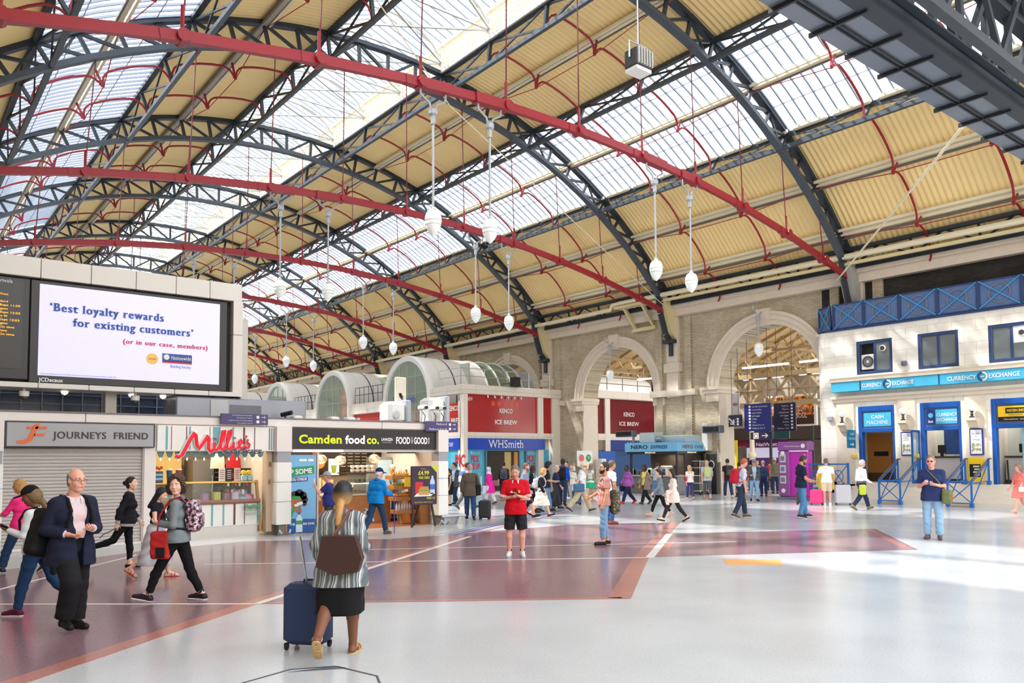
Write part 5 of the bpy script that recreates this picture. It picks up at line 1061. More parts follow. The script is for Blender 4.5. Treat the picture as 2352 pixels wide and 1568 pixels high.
text('NatWest', (57.88, 39.4, 2.88), .3, WHITE, t, RFY, w=2.0, bold=.02)
solo('red_sign', MB().box(57.9, 40.4, 2.9, 58, 42.2, 3.4), M((150, 30, 60), .5), 'dark red sign strip left of the bank front', 'sign')
solo('dark_frontage', MB().box(57.5, 26, 3.4, 61.9, 45, 4.4), M((66, 50, 46), .6, var=.4), 'dark band of frontage under the show poster beyond the arch', 'frontage')
for i, y in enumerate((24.5, 28.5, 33, 37.5)):
    for x in (42.9, 49.4):
        t = thing('tube_light', 'white tube light hung along the arcade concourse ceiling', 'light', (x, y, 7.55), group='tube lights beyond the arches'); MB().box(x, y - 1.6, 7.55, x + .2, y + 1.6, 7.65).build('tube', glow((255, 255, 250), 2.2), t)
        for d in (-1, 1): MB().box(x + .08, y + d, 7.65, x + .11, y + d + .03, 8.48).build('hanger', BROWN, t)
# ================================================================ currency exchange building
BX, ZG = 33.9, .81
ASH = brickmat('ashlar', (246, 241, 231), (241, 234, 222), (212, 200, 182), .92, .46, .008, 'YZ', .7, stain=.08, bump=.12)
DB, DB2, CY = M((18, 84, 168), .4), M((44, 66, 112), .4), M((76, 186, 226), .4)
ops = [(16.22, 17.82), (13.55, 15.15), (10.85, 12.45), (8.1, 9.7)]
mb = MB(); ya = 4.0
for lo, hi in sorted(ops): mb.box(BX, ya, 0, BX + .5, lo, 7.6); mb.box(BX, lo, 0, BX + .5, hi, ZG); mb.box(BX, lo, 4.13, BX + .5, hi, 5.54); mb.box(BX, lo, 7.02, BX + .5, hi, 7.6); ya = hi
mb.box(BX, ya, 0, BX + .5, 19.3, 7.6)
mb.prism([(19.3 + .55 * math.sin(a), BX + .55 - .55 * math.cos(a)) for a in [math.pi / 2 * i / 8 for i in range(9)]] + [(19.85, BX + 1.0), (19.3, BX + 1.0)], 0, 7.6, 'Z') if False else mb.prism([(BX + .55 - .55 * math.cos(a), 19.3 + .55 * math.sin(a)) for a in [math.pi / 2 * i / 8 for i in range(9)]] + [(BX + 1.0, 19.85), (BX + 1.0, 19.3)], 0, 7.6, 'Z')
struct('wall_currency', mb, ASH)
struct('wall_currency_rear', MB().box(38.4, 4, 0, 38.6, 19.9, 7.6).box(36.2, 19.75, 0, 38.6, 19.9, 7.6).box(36.2, 15.3, ZG, 38.4, 15.45, 4.5).box(34.5, 15.3, ZG, 36.2, 15.45, 4.5).box(34.5, 12.6, ZG, 38.4, 12.75, 4.5), M((214, 204, 190), .7))
struct('floor_currency', MB().box(BX, 4, 0, 38.6, 19.8, ZG - .01), M((150, 142, 132), .5)); struct('ceiling_currency', MB().box(BX + .1, 4, 4.5, 38.6, 19.8, 4.6).box(BX + .1, 4, 7.5, 38.6, 19.8, 7.6), M((226, 222, 214), .6))
mb = MB()
for a, b in ((15.32, 16.05), (12.62, 13.38), (17.98, 18.8), (9.9, 10.7)):
    mb.box(BX - .07, a, ZG - .1, BX, b, 4.35); mb.box(BX - .1, a - .04, ZG - .1, BX, b + .04, ZG + .3)
mb.box(BX - .12, 4, 4.35, BX, 19.0, 4.5); mb.box(BX - .2, 4, 4.5, BX, 19.0, 4.62); mb.box(BX - .45, 4, 5.24, BX, 18.95, 5.34); mb.box(BX - .3, 4, 5.34, BX, 18.95, 5.44)
struct('trim_currency', mb, M((226, 214, 196), .7, var=.06, scale=3))
mb = MB()
for k in range(5): mb.box(32.38 + .31 * k, 4, 0, BX, 17.9, ZG * (k + 1) / 5)
mb.box(33.2, 17.9, 0, BX, 19.6, .3)
struct('stairs', mb, M((232, 222, 208), .6, var=.08, scale=2))
t = thing('canopy_sign', 'long sky blue canopy sign lettered CURRENCY EXCHANGE twice', 'sign', (BX, 12, 4.8))
MB().bbox(BX - .4, 4, 4.8, BX, 18.85, 5.24, .02).build('box', CY, t)
for y in (17.45, 14.15, 10.8): MB().box(BX - .41, y, 4.82, BX - .4, y + .05, 5.22).build('seam', DB2, t)
for ys_, ym in ((17.38, 16.28), (13.85, 12.55)):
    text('CURRENCY', (BX - .41, ys_, 4.93), .17, WHITE, t, RFY, w=ys_ - ym - .22, bold=.02); text('EXCHANGE', (BX - .41, ym - .22, 4.93), .17, WHITE, t, RFY, w=ys_ - ym - .22, bold=.02)
    for r, m, a0, a1 in ((.15, M((20, 60, 140), .4), .5, 1.5), (.15, WHITE, -.5, .5)): MB().tube([(BX - .42, ym - r * math.cos(a), 5.01 + r * math.sin(a)) for a in [math.pi * (a0 + (a1 - a0) * i / 10) for i in range(11)]], .035, 6).build('logo', m, t)
    MB().box(BX - .43, ym - .07, 4.99, BX - .4, ym + .07, 5.03).build('logo', WHITE, t)
def window(y0, y1, z0, z1, nm, lab, mat=DB2, i=0):
    t = thing(nm, lab, 'window', (BX, (y0 + y1) / 2, z0), group=None); e = .13
    f = MB().bbox(BX + .02, y0, z0, BX + .2, y0 + e, z1).bbox(BX + .02, y1 - e, z0, BX + .2, y1, z1).bbox(BX + .03, y0 + e - .02, z0, BX + .19, y1 - e + .02, z0 + e).bbox(BX + .03, y0 + e - .02, z1 - e, BX + .19, y1 - e + .02, z1); f.build('frame', mat, t)
    ym = (y0 + y1) / 2; MB().bbox(BX + .06, ym - .05, z0 + e, BX + .16, ym + .05, z1 - e, .01).build('mullion', mat, t)
    return t, e, ym
UG = M((120, 128, 130), .12, var=.2, scale=1.2)
for i, (y0, y1) in enumerate(ops[:3]):
    t, e, ym = window(y0, y1, 5.55, 7.02, 'sash_window', ['upper blue window with a fan unit in its open half', 'upper blue window with two plain panes', 'upper blue window at the right edge with a white vent panel'][i])
    if i == 0:
        MB().box(BX + .3, ym, 5.7, BX + .34, y1 - e, 6.9).build('shade_sheet', M((30, 28, 28), .7), t); MB().box(BX + .1, y0 + e, 5.68, BX + .12, ym - .05, 6.89).build('pane', UG, t)  # dark sheet put in for the shade inside the open half
    elif i == 1:
        for a, b in ((y0 + e, ym - .05), (ym + .05, y1 - e)): MB().box(BX + .1, a, 5.68, BX + .12, b, 6.89).build('pane', UG, t)
    else:
        MB().box(BX + .1, ym + .05, 5.68, BX + .12, y1 - e, 6.89).build('pane', UG, t); MB().box(BX + .09, y0 + e, 6.25, BX + .11, ym - .05, 6.89).build('vent_panel', WHITE, t); MB().box(BX + .09, y0 + e, 5.68, BX + .11, ym - .05, 6.25).build('pane', UG, t)
    if i != 1:
        yv = ym - .36; v = MB().lathe([(.11, 0), (.14, .02), (.14, .07), (.1, .08)], (BX + .02, yv, 6.62), 18, 'X'); v.build('vent_ring', WHITE, t); MB().lathe([(.1, 0), (.1, .01)], (BX + .005, yv, 6.62), 16, 'X').build('vent_grille', DGREY, t)
t = thing('fan_unit', 'white air conditioning unit with a round fan inside the open window', 'unit', (BX + .2, 17.35, 5.7)); MB().bbox(BX + .1, 17.05, 5.75, BX + .3, 17.66, 6.42, .02).build('case', WHITE2, t); MB().tube([(BX + .09, 17.35 + .22 * math.cos(a), 6.1 + .22 * math.sin(a)) for a in [2 * math.pi * i / 20 for i in range(21)]], .03, 6).build('fan_ring', DGREY, t); MB().lathe([(.21, 0), (.21, .01)], (BX + .085, 17.35, 6.1), 18, 'X').build('fan_grille', M((120, 120, 118), .5), t); MB().lathe([(.06, 0), (.06, .02)], (BX + .07, 17.35, 6.1), 12, 'X').build('fan_hub', WHITE, t)
for i, (y0, y1) in enumerate(ops[:3]):
    t = thing('shop_doorway', ['blue framed doorway headed CASH MACHINE', 'blue framed doorway headed CURRENCY EXCHANGE', 'blue framed doorway with a yellow money transfer header'][i], 'doorway', (BX, (y0 + y1) / 2, ZG)); e = .16
    MB().bbox(BX - .02, y0, ZG, BX + .25, y0 + .1, 4.13).bbox(BX - .02, y1 - e, ZG, BX + .25, y1, 4.13).build('jamb', DB, t); MB().bbox(BX - .02, y0 + .1, 3.9, BX + .25, y1 - e, 4.13, .01).bbox(BX - .02, y0 + .1, 2.98, BX + .25, y1 - e, 3.15, .01).build('head', DB, t)
    MB().box(BX + .06, y0 + .1, 3.15, BX + .1, y1 - e, 3.9).build('transom', M((90, 110, 150), .3), t); ym = (y0 + y1 - .1) / 2
    sm = (CY, CY, M((250, 200, 30), .4))[i]
    MB().box(BX + .03, y0 + .16, 3.24, BX + .06, y1 - e - .08, 3.83).build('sign_plate', sm, t)
    if i == 0: text('CASH', (BX + .03, ym, 3.58), .15, WHITE, t, RFY, w=.55, align='C', bold=.02); text('MACHINE', (BX + .03, ym, 3.33), .17, WHITE, t, RFY, w=.95, align='C')
    if i == 1:
        MB().box(BX + .02, y1 - e - .44, 3.24, BX + .03, y1 - e - .08, 3.83).build('sign_plate', M((16, 60, 130), .4), t); text('ice', (BX + .02, y1 - e - .26, 3.3), .12, WHITE, t, RFY, align='C', bold=.02); MB().lathe([(.1, 0), (.1, .01)], (BX + .01, y1 - e - .26, 3.6), 16, 'X').build('logo', M((120, 200, 236), .4), t)
        text('CURRENCY', (BX + .03, ym - .2, 3.55), .13, WHITE, t, RFY, w=.8, align='C', bold=.02); text('EXCHANGE', (BX + .03, ym - .2, 3.35), .13, WHITE, t, RFY, w=.8, align='C', bold=.02)
    if i == 2: MB().box(BX + .02, y0 + .16, 3.24, BX + .03, y1 - e - .08, 3.42).build('sign_plate', BLACK, t); MB().box(BX + .015, ym - .4, 3.55, BX + .03, ym + .35, 3.76).build('sign_plate', BLACK, t); text('WESTERN UNION', (BX + .01, ym + .3, 3.6), .11, M((250, 200, 30), .4), t, RFY, w=.65, bold=.02); text('MONEY TRANSFER', (BX + .03, ym + .25, 3.46), .05, BLACK, t, RFY, w=.5); text('MoneyGram  yes  post', (BX + .02, ym + .4, 3.3), .05, WHITE, t, RFY, w=.9)
    lamp('office_light', (36, ym, 4.45), 55, 1.2, (1, .95, .88))
# inside the three doorways
t = thing('wooden_door', 'brown wooden inner door with a black letter plate behind the cash machine doorway', 'door', (35.4, 17.6, ZG)); MB().bbox(35.4, 17.0, ZG, 35.5, 18.2, 3.0, .01).build('leaf', M((190, 126, 60), .5, var=.12, scale=3), t); MB().box(35.38, 17.25, 1.95, 35.4, 17.9, 2.15).build('letter_plate', BLACK, t); MB().box(35.38, 17.0, ZG, 35.4, 18.2, 1.2).build('kick_plate', M((90, 64, 44), .5), t); MB().tube([(35.36, 17.12, 1.6), (35.36, 17.12, 1.95)], .02, 6).build('handle', STEEL, t)
struct('wall_lobby', MB().box(35.5, 15.45, ZG, 35.6, 19.7, 4.5), M((230, 222, 208), .7))
solo('wall_notice', MB().box(35.46, 16.0, 2.3, 35.5, 16.45, 3.0), M((30, 130, 170), .5), 'teal notice on the lobby wall right of the wooden door', 'notice')
for i, (ya, yb) in enumerate(((13.4, 15.25), (10.6, 12.5))):
    t = thing('service_counter', ['white exchange counter with a dark top in the middle doorway', 'white exchange counter in the yellow headed doorway'][i], 'counter', (35.6, (ya + yb) / 2, ZG)); MB().bbox(35.3, ya, ZG + .15, 35.9, yb, 1.85, .01).build('front', M((222, 220, 222), .5), t); MB().box(35.3, ya, ZG, 35.9, yb, ZG + .15).build('plinth', DGREY, t); MB().box(35.2, ya, 1.85, 36.0, yb, 1.92).build('top', M((70, 52, 44), .4), t)
    MB().box(35.6, ya, 1.92, 35.62, yb, 3.2).build('screen_glass', glassmat('clear_glass'), t)
solo('window_poster', MB().box(35.5, 14.3, 2.0, 35.55, 14.9, 3.1), M((50, 90, 160), .4, var=.4, scale=3), 'blue poster on the glass over the middle exchange counter', 'poster')
for x, y, lab in ((35.5, 15.0, 'dark computer monitor at the left of the middle exchange counter'), (35.5, 11.9, 'dark computer monitor on the yellow doorway counter')):
    t = thing('computer_monitor', lab, 'monitor', (x, y, 1.92)); MB().bbox(x - .04, y - .16, 2.05, x + .04, y + .16, 2.4, .02).build('screen', BLACK, t); MB().box(x - .05, y - .05, 1.92, x + .05, y + .05, 2.05).build('stand', BLACK, t)
t = thing('desk_printer', 'white printer on the yellow doorway counter', 'printer', (35.8, 11.6, 1.92)); MB().bbox(35.6, 11.45, 1.92, 35.95, 11.8, 2.15, .03).build('body', WHITE, t); MB().box(35.58, 11.5, 2.02, 35.6, 11.75, 2.05).build('slot', BLACK, t)
solo('back_office', MB().box(37.5, 10.3, 1.2, 37.6, 12.5, 3.2), M((110, 100, 84), .6, var=.4, scale=2), 'shadowy back office panel behind the yellow doorway', 'panel')
t = thing('open_door', 'blue framed glass door folded open left of the middle doorway', 'door', (BX - .4, 15.25, ZG)); MB().box(BX - .7, 15.18, ZG, BX - .64, 15.24, 3.0).box(BX - .06, 15.18, ZG, BX, 15.24, 3.0).box(BX - .64, 15.185, 2.92, BX - .06, 15.235, 3.0).box(BX - .64, 15.185, ZG, BX - .06, 15.235, ZG + .12).build('frame', DB, t); MB().box(BX - .64, 15.2, ZG + .12, BX - .06, 15.22, 2.92).build('pane', glassmat('clear_glass'), t)
# wall lamps, posters, notices
for i, y in enumerate((18.4, 15.7, 13.02)):
    t = thing('wall_lamp', 'white globe lamp on a stone corbel, %s' % ['left of the cash machine doorway', 'between the cash and currency doorways', 'between the currency and yellow doorways'][i], 'lamp', (BX - .25, y, 3.3), group=None)
    MB().ball((BX - .32, y, 3.82), .15, 16).build('globe', FROST, t, True); MB().lathe([(.1, 0), (.1, .04), (.04, .08), (.06, .14), (.03, .2), (.08, .26)], (BX - .32, y, 3.42), 12).build('stand', M((50, 50, 60), .4), t)
    MB().prism([(BX - .07, 3.0), (BX - .2, 3.05), (BX - .3, 3.25), (BX - .48, 3.32), (BX - .48, 3.42), (BX - .07, 3.42)], y - .18, y + .18, 'Y').build('corbel', M((232, 216, 190), .7), t)
for y0, y1, z0, z1, lab, c in ((15.44, 15.92, 1.95, 2.95, 'blue framed poster with fine print between the cash and currency doorways', (232, 210, 206)), (12.72, 13.22, 1.95, 3.0, 'blue framed Bureau de Change poster beside the yellow doorway', (216, 226, 206))):
    t = thing('framed_poster', lab, 'poster', (BX - .1, (y0 + y1) / 2, z0)); MB().bbox(BX - .13, y0, z0, BX - .07, y1, z1, .015).build('frame', M((40, 50, 150), .4), t); MB().box(BX - .14, y0 + .05, z0 + .05, BX - .13, y1 - .05, z1 - .05).build('sheet', WHITE, t); MB().box(BX - .145, y0 + .08, z0 + .12, BX - .14, y1 - .08, z0 + .48).build('picture', blotch('leaflet_%d' % c[0], [(250, 250, 250), c, (190, 160, 130), (120, 180, 120)], 9), t)
    if y0 < 14:
        for s, z in (('Bureau', 2.78), ('de', 2.66), ('Change', 2.54)): text(s, (BX - .145, (y0 + y1) / 2, z), .07, M((60, 80, 160), .5), t, RFY, align='C')
    else:
        for q in range(4): MB().box(BX - .145, y0 + .12, 2.6 + q * .07, BX - .14, y1 - .1, 2.62 + q * .07).build('print', M((120, 120, 130), .5), t)
t = thing('hanging_sign', 'teal CASH MACHINE blade sign with a white arrow', 'sign', (BX - .3, 17.95, 2.4)); MB().bbox(BX - .75, 17.92, 2.3, BX - .07, 17.98, 3.1, .01).build('board', M((22, 128, 168), .4), t); text('CASH', (BX - .41, 17.92, 2.86), .12, WHITE, t, w=.35, align='C'); text('MACHINE', (BX - .41, 17.92, 2.66), .12, WHITE, t, w=.55, align='C'); MB().box(BX - .55, 17.91, 2.44, BX - .35, 17.92, 2.49).prism([(BX - .36, 2.55), (BX - .26, 2.465), (BX - .36, 2.38)], 17.91, 17.92, 'Y').build('arrow', WHITE, t)
t = thing('cash_machine', 'yellow and black money transfer machine panel at the second stair rail', 'machine', (BX - .2, 13.0, ZG)); MB().bbox(BX - .2, 12.75, ZG + .05, BX - .07, 13.3, 1.85, .02).build('case', M((250, 206, 30), .4), t); MB().box(BX - .21, 12.82, 1.1, BX - .2, 13.22, 1.6).build('screen_panel', BLACK, t)
for q in range(4): MB().box(BX - .22, 12.86, 1.15 + q * .11, BX - .21, 13.05 + .04 * (q % 2), 1.21 + q * .11).build('label_print', M((230, 226, 210), .5), t)
solo('yellow_notice', MB().bbox(BX - 1.5, 18.2, .5, BX - 1.45, 18.95, 1.55, .02), M((246, 214, 30), .4), 'large yellow notice on the landing rail left of the stairs', 'notice')
for y, lab in ((17.95, 'small yellow notice on the wall left of the cash machine doorway'), (15.3, 'small yellow notice at the first stair rail top')): solo('yellow_notice', MB().bbox(BX - .16, y - .13, 1.85, BX - .1, y + .13, 2.02, .02), M((240, 206, 60), .4), lab, 'notice')
for y, z, w, lab, c in ((19.1, 3.55, .12, 'small grey sensor box on the corner of the currency building', (170, 176, 186)), (15.7, 5.75, .1, 'small blue grey bell box on the wall beside the upper windows', (90, 100, 130))): solo('wall_box', MB().bbox(BX - .14, y - w, z, BX, y + w, z + .2, .02), M(c, .4), lab, 'box')
# roof railing of crossed ring panels
t = thing('roof_balustrade', 'blue roof balustrade of panels with crosses and rings', 'balustrade', (BX, 14, 7.6)); PB = M((92, 118, 166), .5, var=.12, scale=3)
MB().box(BX - .05, 4, 7.6, BX + .1, 19.3, 7.68).build('base_rail', DB2, t)
ysb = [18.85, 17.42, 15.85, 14.3, 12.75, 11.2, 9.65]
def ringpanel(P0, P1):
    P0, P1 = Vector(P0), Vector(P1); d = (P1 - P0); L = d.length; d.normalize(); n = Vector((-d.y, d.x, 0)) * -1
    if n.x > 0: n = -n
    def at(u, v, o=0): return P0 + d * u + Vector((0, 0, v)) + n * o
    z0, z1 = .12, 1.2; e = .05
    MB().add([at(e, z0), at(L - e, z0), at(L - e, z1), at(e, z1)], [(0, 1, 2, 3)]).add([at(e, z0, -.03), at(L - e, z0, -.03), at(L - e, z1, -.03), at(e, z1, -.03)], [(3, 2, 1, 0)]).build('panel', PB, t)
    for a, b in (((e, z0), (L - e, z0)), ((L - e, z0), (L - e, z1)), ((L - e, z1), (e, z1)), ((e, z1), (e, z0))): MB().bar(at(*a, .02), at(*b, .02), .05, .05).build('frame', DB2, t)
    for a, b, q in (((e, z0), (L - e, z1), .05), ((e, z1), (L - e, z0), .065)): MB().bar(at(*a, q), at(*b, q), .05, .03, n).build('cross_bar', M((60, 150, 210), .4), t)
    r = min(.38, L * .3); MB().tube([at(L / 2 + r * math.cos(a), .66 + r * math.sin(a), .04) for a in [2 * math.pi * i / 24 for i in range(25)]], .022, 6).build('ring', M((140, 130, 120), .4), t)
    MB().bar(at(0, 0, .02), at(0, 1.25, .02), .06, .06).build('post', DB2, t)
for a, b in zip(ysb, ysb[1:]): ringpanel((BX, a, 7.6), (BX, b, 7.6))
ringpanel((BX + .45, 19.8, 7.6), (BX, 18.95, 7.6))
# stair rails
def stairrail(ya, yb, lab):
    t = thing('stair_rail', lab, 'railing', (32.6, (ya + yb) / 2, 0)); RB = M((36, 110, 190), .4)
    for y in (ya, yb):
        p = [(31.95, y, 1.0), (33.6, y, 1.0 + ZG), (33.85, y, 1.0 + ZG)]
        MB().tube(p, .028, 6).build('handrail', M((90, 74, 70), .4), t); MB().bar((31.95, y, .9), (33.6, y, .9 + ZG), .03, .04).build('sloping_bar', RB, t)
        for x, z in ((31.95, 0), (33.6, ZG)): MB().bar((x, y, z), (x, y, z + 1.0), .06, .06).build('post', RB, t); MB().bbox(x - .07, y - .07, z, x + .07, y + .07, z + .16, .02).build('post_foot', RB, t)
        MB().bar((31.95, y, .12), (33.6, y, .9 + ZG), .03, .03).bar((31.95, y, .9), (33.6, y, .15 + ZG), .03, .03).build('cross_brace', RB, t)
    MB().bar((31.95, ya, .95), (31.95, yb, .95), .05, .05).bar((31.95, ya, .14), (31.95, yb, .14), .04, .04).build('front_bar', RB, t); MB().bar((31.95, ya, .14), (31.95, yb, .9), .03, .03).bar((31.95, yb, .14), (31.95, ya, .9), .03, .03).build('front_brace', RB, t)
    MB().bbox(31.9, yb + .05, 0, 32.3, ya - .05, .05, .01).build('base_plate', M((170, 150, 130), .5), t)
stairrail(16.0, 15.15, 'blue stair rail with crossed braces between the cash and currency doorways'); stairrail(13.35, 12.5, 'blue stair rail with crossed braces in front of the yellow cash machine')
t = thing('landing_rail', 'blue landing rail behind the man with suitcases', 'railing', (32.4, 18.6, .3)); RB = M((36, 110, 190), .4)
for y in (19.5, 18.5, 17.6): MB().bar((32.5, y, 0), (32.5, y, 1.65), .07, .07).build('post', RB, t)
for z in (.55, 1.6): MB().bar((32.5, 19.5, z), (32.5, 17.6, z), .06, .06).build('rail', RB, t)
for a, b in ((19.5, 18.5), (18.5, 17.6)): MB().bar((32.5, a, .55), (32.5, b, 1.6), .03, .03).bar((32.5, b, .55), (32.5, a, 1.6), .03, .03).build('cross_brace', RB, t); MB().tube([(32.46, (a + b) / 2 + .25 * math.cos(q), 1.08 + .25 * math.sin(q)) for q in [2 * math.pi * i / 18 for i in range(19)]], .02, 5).build('ring', RB, t)
t = thing('queue_post', 'black slanted queue post inside the yellow doorway', 'post', (34.8, 12.2, ZG)); MB().tube([(34.7, 12.2, ZG + .03), (34.9, 12.3, 1.75)], .035, 8).build('post', BLACK, t); MB().lathe([(.2, 0), (.2, .03), (.05, .05)], (34.7, 12.2, ZG), 16).build('base', BLACK, t)
t = thing('door_sticker_panel', 'glass door with a yellow round sticker at the right edge', 'door', (BX + .1, 11.3, ZG)); MB().box(BX + .1, 10.95, ZG, BX + .14, 11.45, 2.95).build('pane', M((150, 200, 226), .1, alpha=.6), t); MB().lathe([(.14, 0), (.14, .02)], (BX + .08, 11.2, 1.95), 16, 'X').build('sticker', M((246, 206, 30), .4), t)
# ================================================================ people: bodies and clothes grown as continuous surfaces
class Field:
    def __init__(s, lo, hi, vox):
        s.lo = np.array(lo, np.float32); s.vox = vox
        s.ax = [np.arange(lo[i], hi[i] + vox, vox, dtype=np.float32) for i in range(3)]
        s.D = np.full([len(a) for a in s.ax], 9.0, np.float32)
    def sub(s, lo, hi):
        sl = []
        for i in range(3):
            a = int(max(0, math.floor((lo[i] - s.lo[i]) / s.vox))); b = int(min(len(s.ax[i]), math.ceil((hi[i] - s.lo[i]) / s.vox) + 1))
            if b <= a: return None, None
            sl.append(slice(a, b))
        return tuple(sl), (s.ax[0][sl[0]][:, None, None], s.ax[1][sl[1]][None, :, None], s.ax[2][sl[2]][None, None, :])
    def mix(s, fn, lo, hi, k, mode='u'):
        m = k + 2.5 * s.vox
        sl, P = s.sub([v - m for v in lo], [v + m for v in hi])
        if sl is None: return
        d = fn(*P); D = s.D[sl]
        if mode == 'u':
            h = np.clip(0.5 + 0.5 * (D - d) / k, 0, 1); s.D[sl] = D * (1 - h) + d * h - k * h * (1 - h)
        else:                                          # smooth subtraction
            h = np.clip(0.5 - 0.5 * (D + d) / k, 0, 1); s.D[sl] = D * (1 - h) - d * h + k * h * (1 - h)
    def cap(s, a, b, ra, rb, k=.02, end=None, mode='u'):
        a = np.array(a, float); b = np.array(b, float); ba = b - a; bb = max(1e-9, ba @ ba); r = max(ra, rb)
        def fn(X, Y, Z):
            x, y, z = X - a[0], Y - a[1], Z - a[2]
            h = np.clip((x * ba[0] + y * ba[1] + z * ba[2]) / bb, 0, 1)
            d = np.sqrt((x - ba[0] * h) ** 2 + (y - ba[1] * h) ** 2 + (z - ba[2] * h) ** 2) - (ra + (rb - ra) * h)
            if end is not None:                        # flat cuff at b
                n = ba / math.sqrt(bb); d = np.maximum(d, (x * n[0] + y * n[1] + z * n[2]) - math.sqrt(bb) * end)
            return d.astype(np.float32)
        s.mix(fn, np.minimum(a, b) - r, np.maximum(a, b) + r, k, mode)
    def ell(s, c, r, Rm=None, k=.02, mode='u'):
        c = np.array(c, float); r = np.array(r, float); m = r.max()
        def fn(X, Y, Z):
            x, y, z = X - c[0], Y - c[1], Z - c[2]
            if Rm is not None: x, y, z = (Rm[0, 0] * x + Rm[1, 0] * y + Rm[2, 0] * z, Rm[0, 1] * x + Rm[1, 1] * y + Rm[2, 1] * z, Rm[0, 2] * x + Rm[1, 2] * y + Rm[2, 2] * z)
            k0 = np.sqrt((x / r[0]) ** 2 + (y / r[1]) ** 2 + (z / r[2]) ** 2); k1 = np.sqrt((x / r[0] ** 2) ** 2 + (y / r[1] ** 2) ** 2 + (z / r[2] ** 2) ** 2) + 1e-6
            return (k0 * (k0 - 1) / k1).astype(np.float32)
        s.mix(fn, c - m, c + m, k, mode)
    def rbox(s, c, half, r, Rm=None, k=.01):
        c = np.array(c, float); half = np.array(half, float); m = np.linalg.norm(half)
        def fn(X, Y, Z):
            x, y, z = X - c[0], Y - c[1], Z - c[2]
            if Rm is not None: x, y, z = (Rm[0, 0] * x + Rm[1, 0] * y + Rm[2, 0] * z, Rm[0, 1] * x + Rm[1, 1] * y + Rm[2, 1] * z, Rm[0, 2] * x + Rm[1, 2] * y + Rm[2, 2] * z)
            qx, qy, qz = np.abs(x) - half[0] + r, np.abs(y) - half[1] + r, np.abs(z) - half[2] + r
            return (np.sqrt(np.maximum(qx, 0) ** 2 + np.maximum(qy, 0) ** 2 + np.maximum(qz, 0) ** 2) + np.minimum(np.maximum(qx, np.maximum(qy, qz)), 0) - r).astype(np.float32)
        s.mix(fn, c - m, c + m, k)
    def cut(s, p, n):
        """drop everything on the side n points to"""
        n = np.array(n, float); n /= np.linalg.norm(n)
        s.D = np.maximum(s.D, ((s.ax[0][:, None, None] - p[0]) * n[0] + (s.ax[1][None, :, None] - p[1]) * n[1] + (s.ax[2][None, None, :] - p[2]) * n[2]).astype(np.float32))
    def ripple(s, amp, fr, seed=0):
        X, Y, Z = s.ax[0][:, None, None], s.ax[1][None, :, None], s.ax[2][None, None, :]; q = seed * 1.7
        s.D = s.D + amp * (np.sin(fr * Z + 9 * Y + 3 * X + q) * np.sin(fr * .37 * Y - fr * .6 * Z + fr * .5 * X + q) + .6 * np.sin(fr * 1.9 * Z - fr * .8 * X + fr * .7 * Y)).astype(np.float32)
    def mesh(s):
        D = s.D; I = D < 0
        if not I.any(): return np.zeros((0, 3)), []
        n = np.array(D.shape); cnt = np.zeros(n - 1, np.int8)
        offs = [(i, j, k) for i in (0, 1) for j in (0, 1) for k in (0, 1)]
        for i, j, k in offs: cnt += I[i:n[0] - 1 + i, j:n[1] - 1 + j, k:n[2] - 1 + k]
        idx = np.argwhere((cnt > 0) & (cnt < 8)); M_ = len(idx)
        cv = {o: D[idx[:, 0] + o[0], idx[:, 1] + o[1], idx[:, 2] + o[2]] for o in offs}
        pos = np.zeros((M_, 3)); c = np.zeros(M_)
        for o in offs:
            for a in range(3):
                if o[a]: continue
                q = list(o); q[a] = 1; q = tuple(q); d0, d1 = cv[o], cv[q]; m = (d0 < 0) != (d1 < 0)
                t = np.where(m, d0 / np.where(m, d0 - d1, 1), 0)
                p = np.array(o, float)[None, :].repeat(M_, 0); p[:, a] += t
                pos[m] += p[m]; c[m] += 1
        V = s.lo + s.vox * (idx + pos / c[:, None])
        vid = np.full(n - 1, -1, np.int32); vid[idx[:, 0], idx[:, 1], idx[:, 2]] = np.arange(M_)
        Fs = []
        for a in range(3):
            b, d = (a + 1) % 3, (a + 2) % 3
            A = [slice(None)] * 3; Bq = [slice(None)] * 3; A[a] = slice(0, n[a] - 1); Bq[a] = slice(1, n[a])
            s0, s1 = I[tuple(A)], I[tuple(Bq)]; e = np.argwhere(s0 != s1)
            if not len(e): continue
            e = e[(e[:, b] > 0) & (e[:, b] < n[b] - 1) & (e[:, d] > 0) & (e[:, d] < n[d] - 1)]
            fl = s0[e[:, 0], e[:, 1], e[:, 2]]
            def cell(db, dd):
                q = e.copy(); q[:, b] += db; q[:, d] += dd; return vid[q[:, 0], q[:, 1], q[:, 2]]
            Q = np.stack([cell(-1, -1), cell(0, -1), cell(0, 0), cell(-1, 0)], 1); Q[~fl] = Q[~fl][:, ::-1]; Fs.append(Q)
        return V, np.concatenate(Fs)
    def build(s, name, mat, parent):
        V, Q = s.mesh(); me = bpy.data.meshes.new(name)
        if len(V):
            me.vertices.add(len(V)); me.vertices.foreach_set('co', V.astype(np.float32).ravel())
            me.loops.add(Q.size); me.loops.foreach_set('vertex_index', Q.astype(np.int32).ravel())
            me.polygons.add(len(Q)); me.polygons.foreach_set('loop_start', np.arange(0, Q.size, 4, dtype=np.int32)); me.polygons.foreach_set('loop_total', np.full(len(Q), 4, np.int32))
            me.polygons.foreach_set('use_smooth', np.ones(len(Q), bool)); me.update(calc_edges=True); me.validate()
        return link(name, me, mat, parent)
def rotY(a): c, s_ = math.cos(a), math.sin(a); return np.array([[c, 0, s_], [0, 1, 0], [-s_, 0, c]])
def rotZ(a): c, s_ = math.cos(a), math.sin(a); return np.array([[c, -s_, 0], [s_, c, 0], [0, 0, 1]])
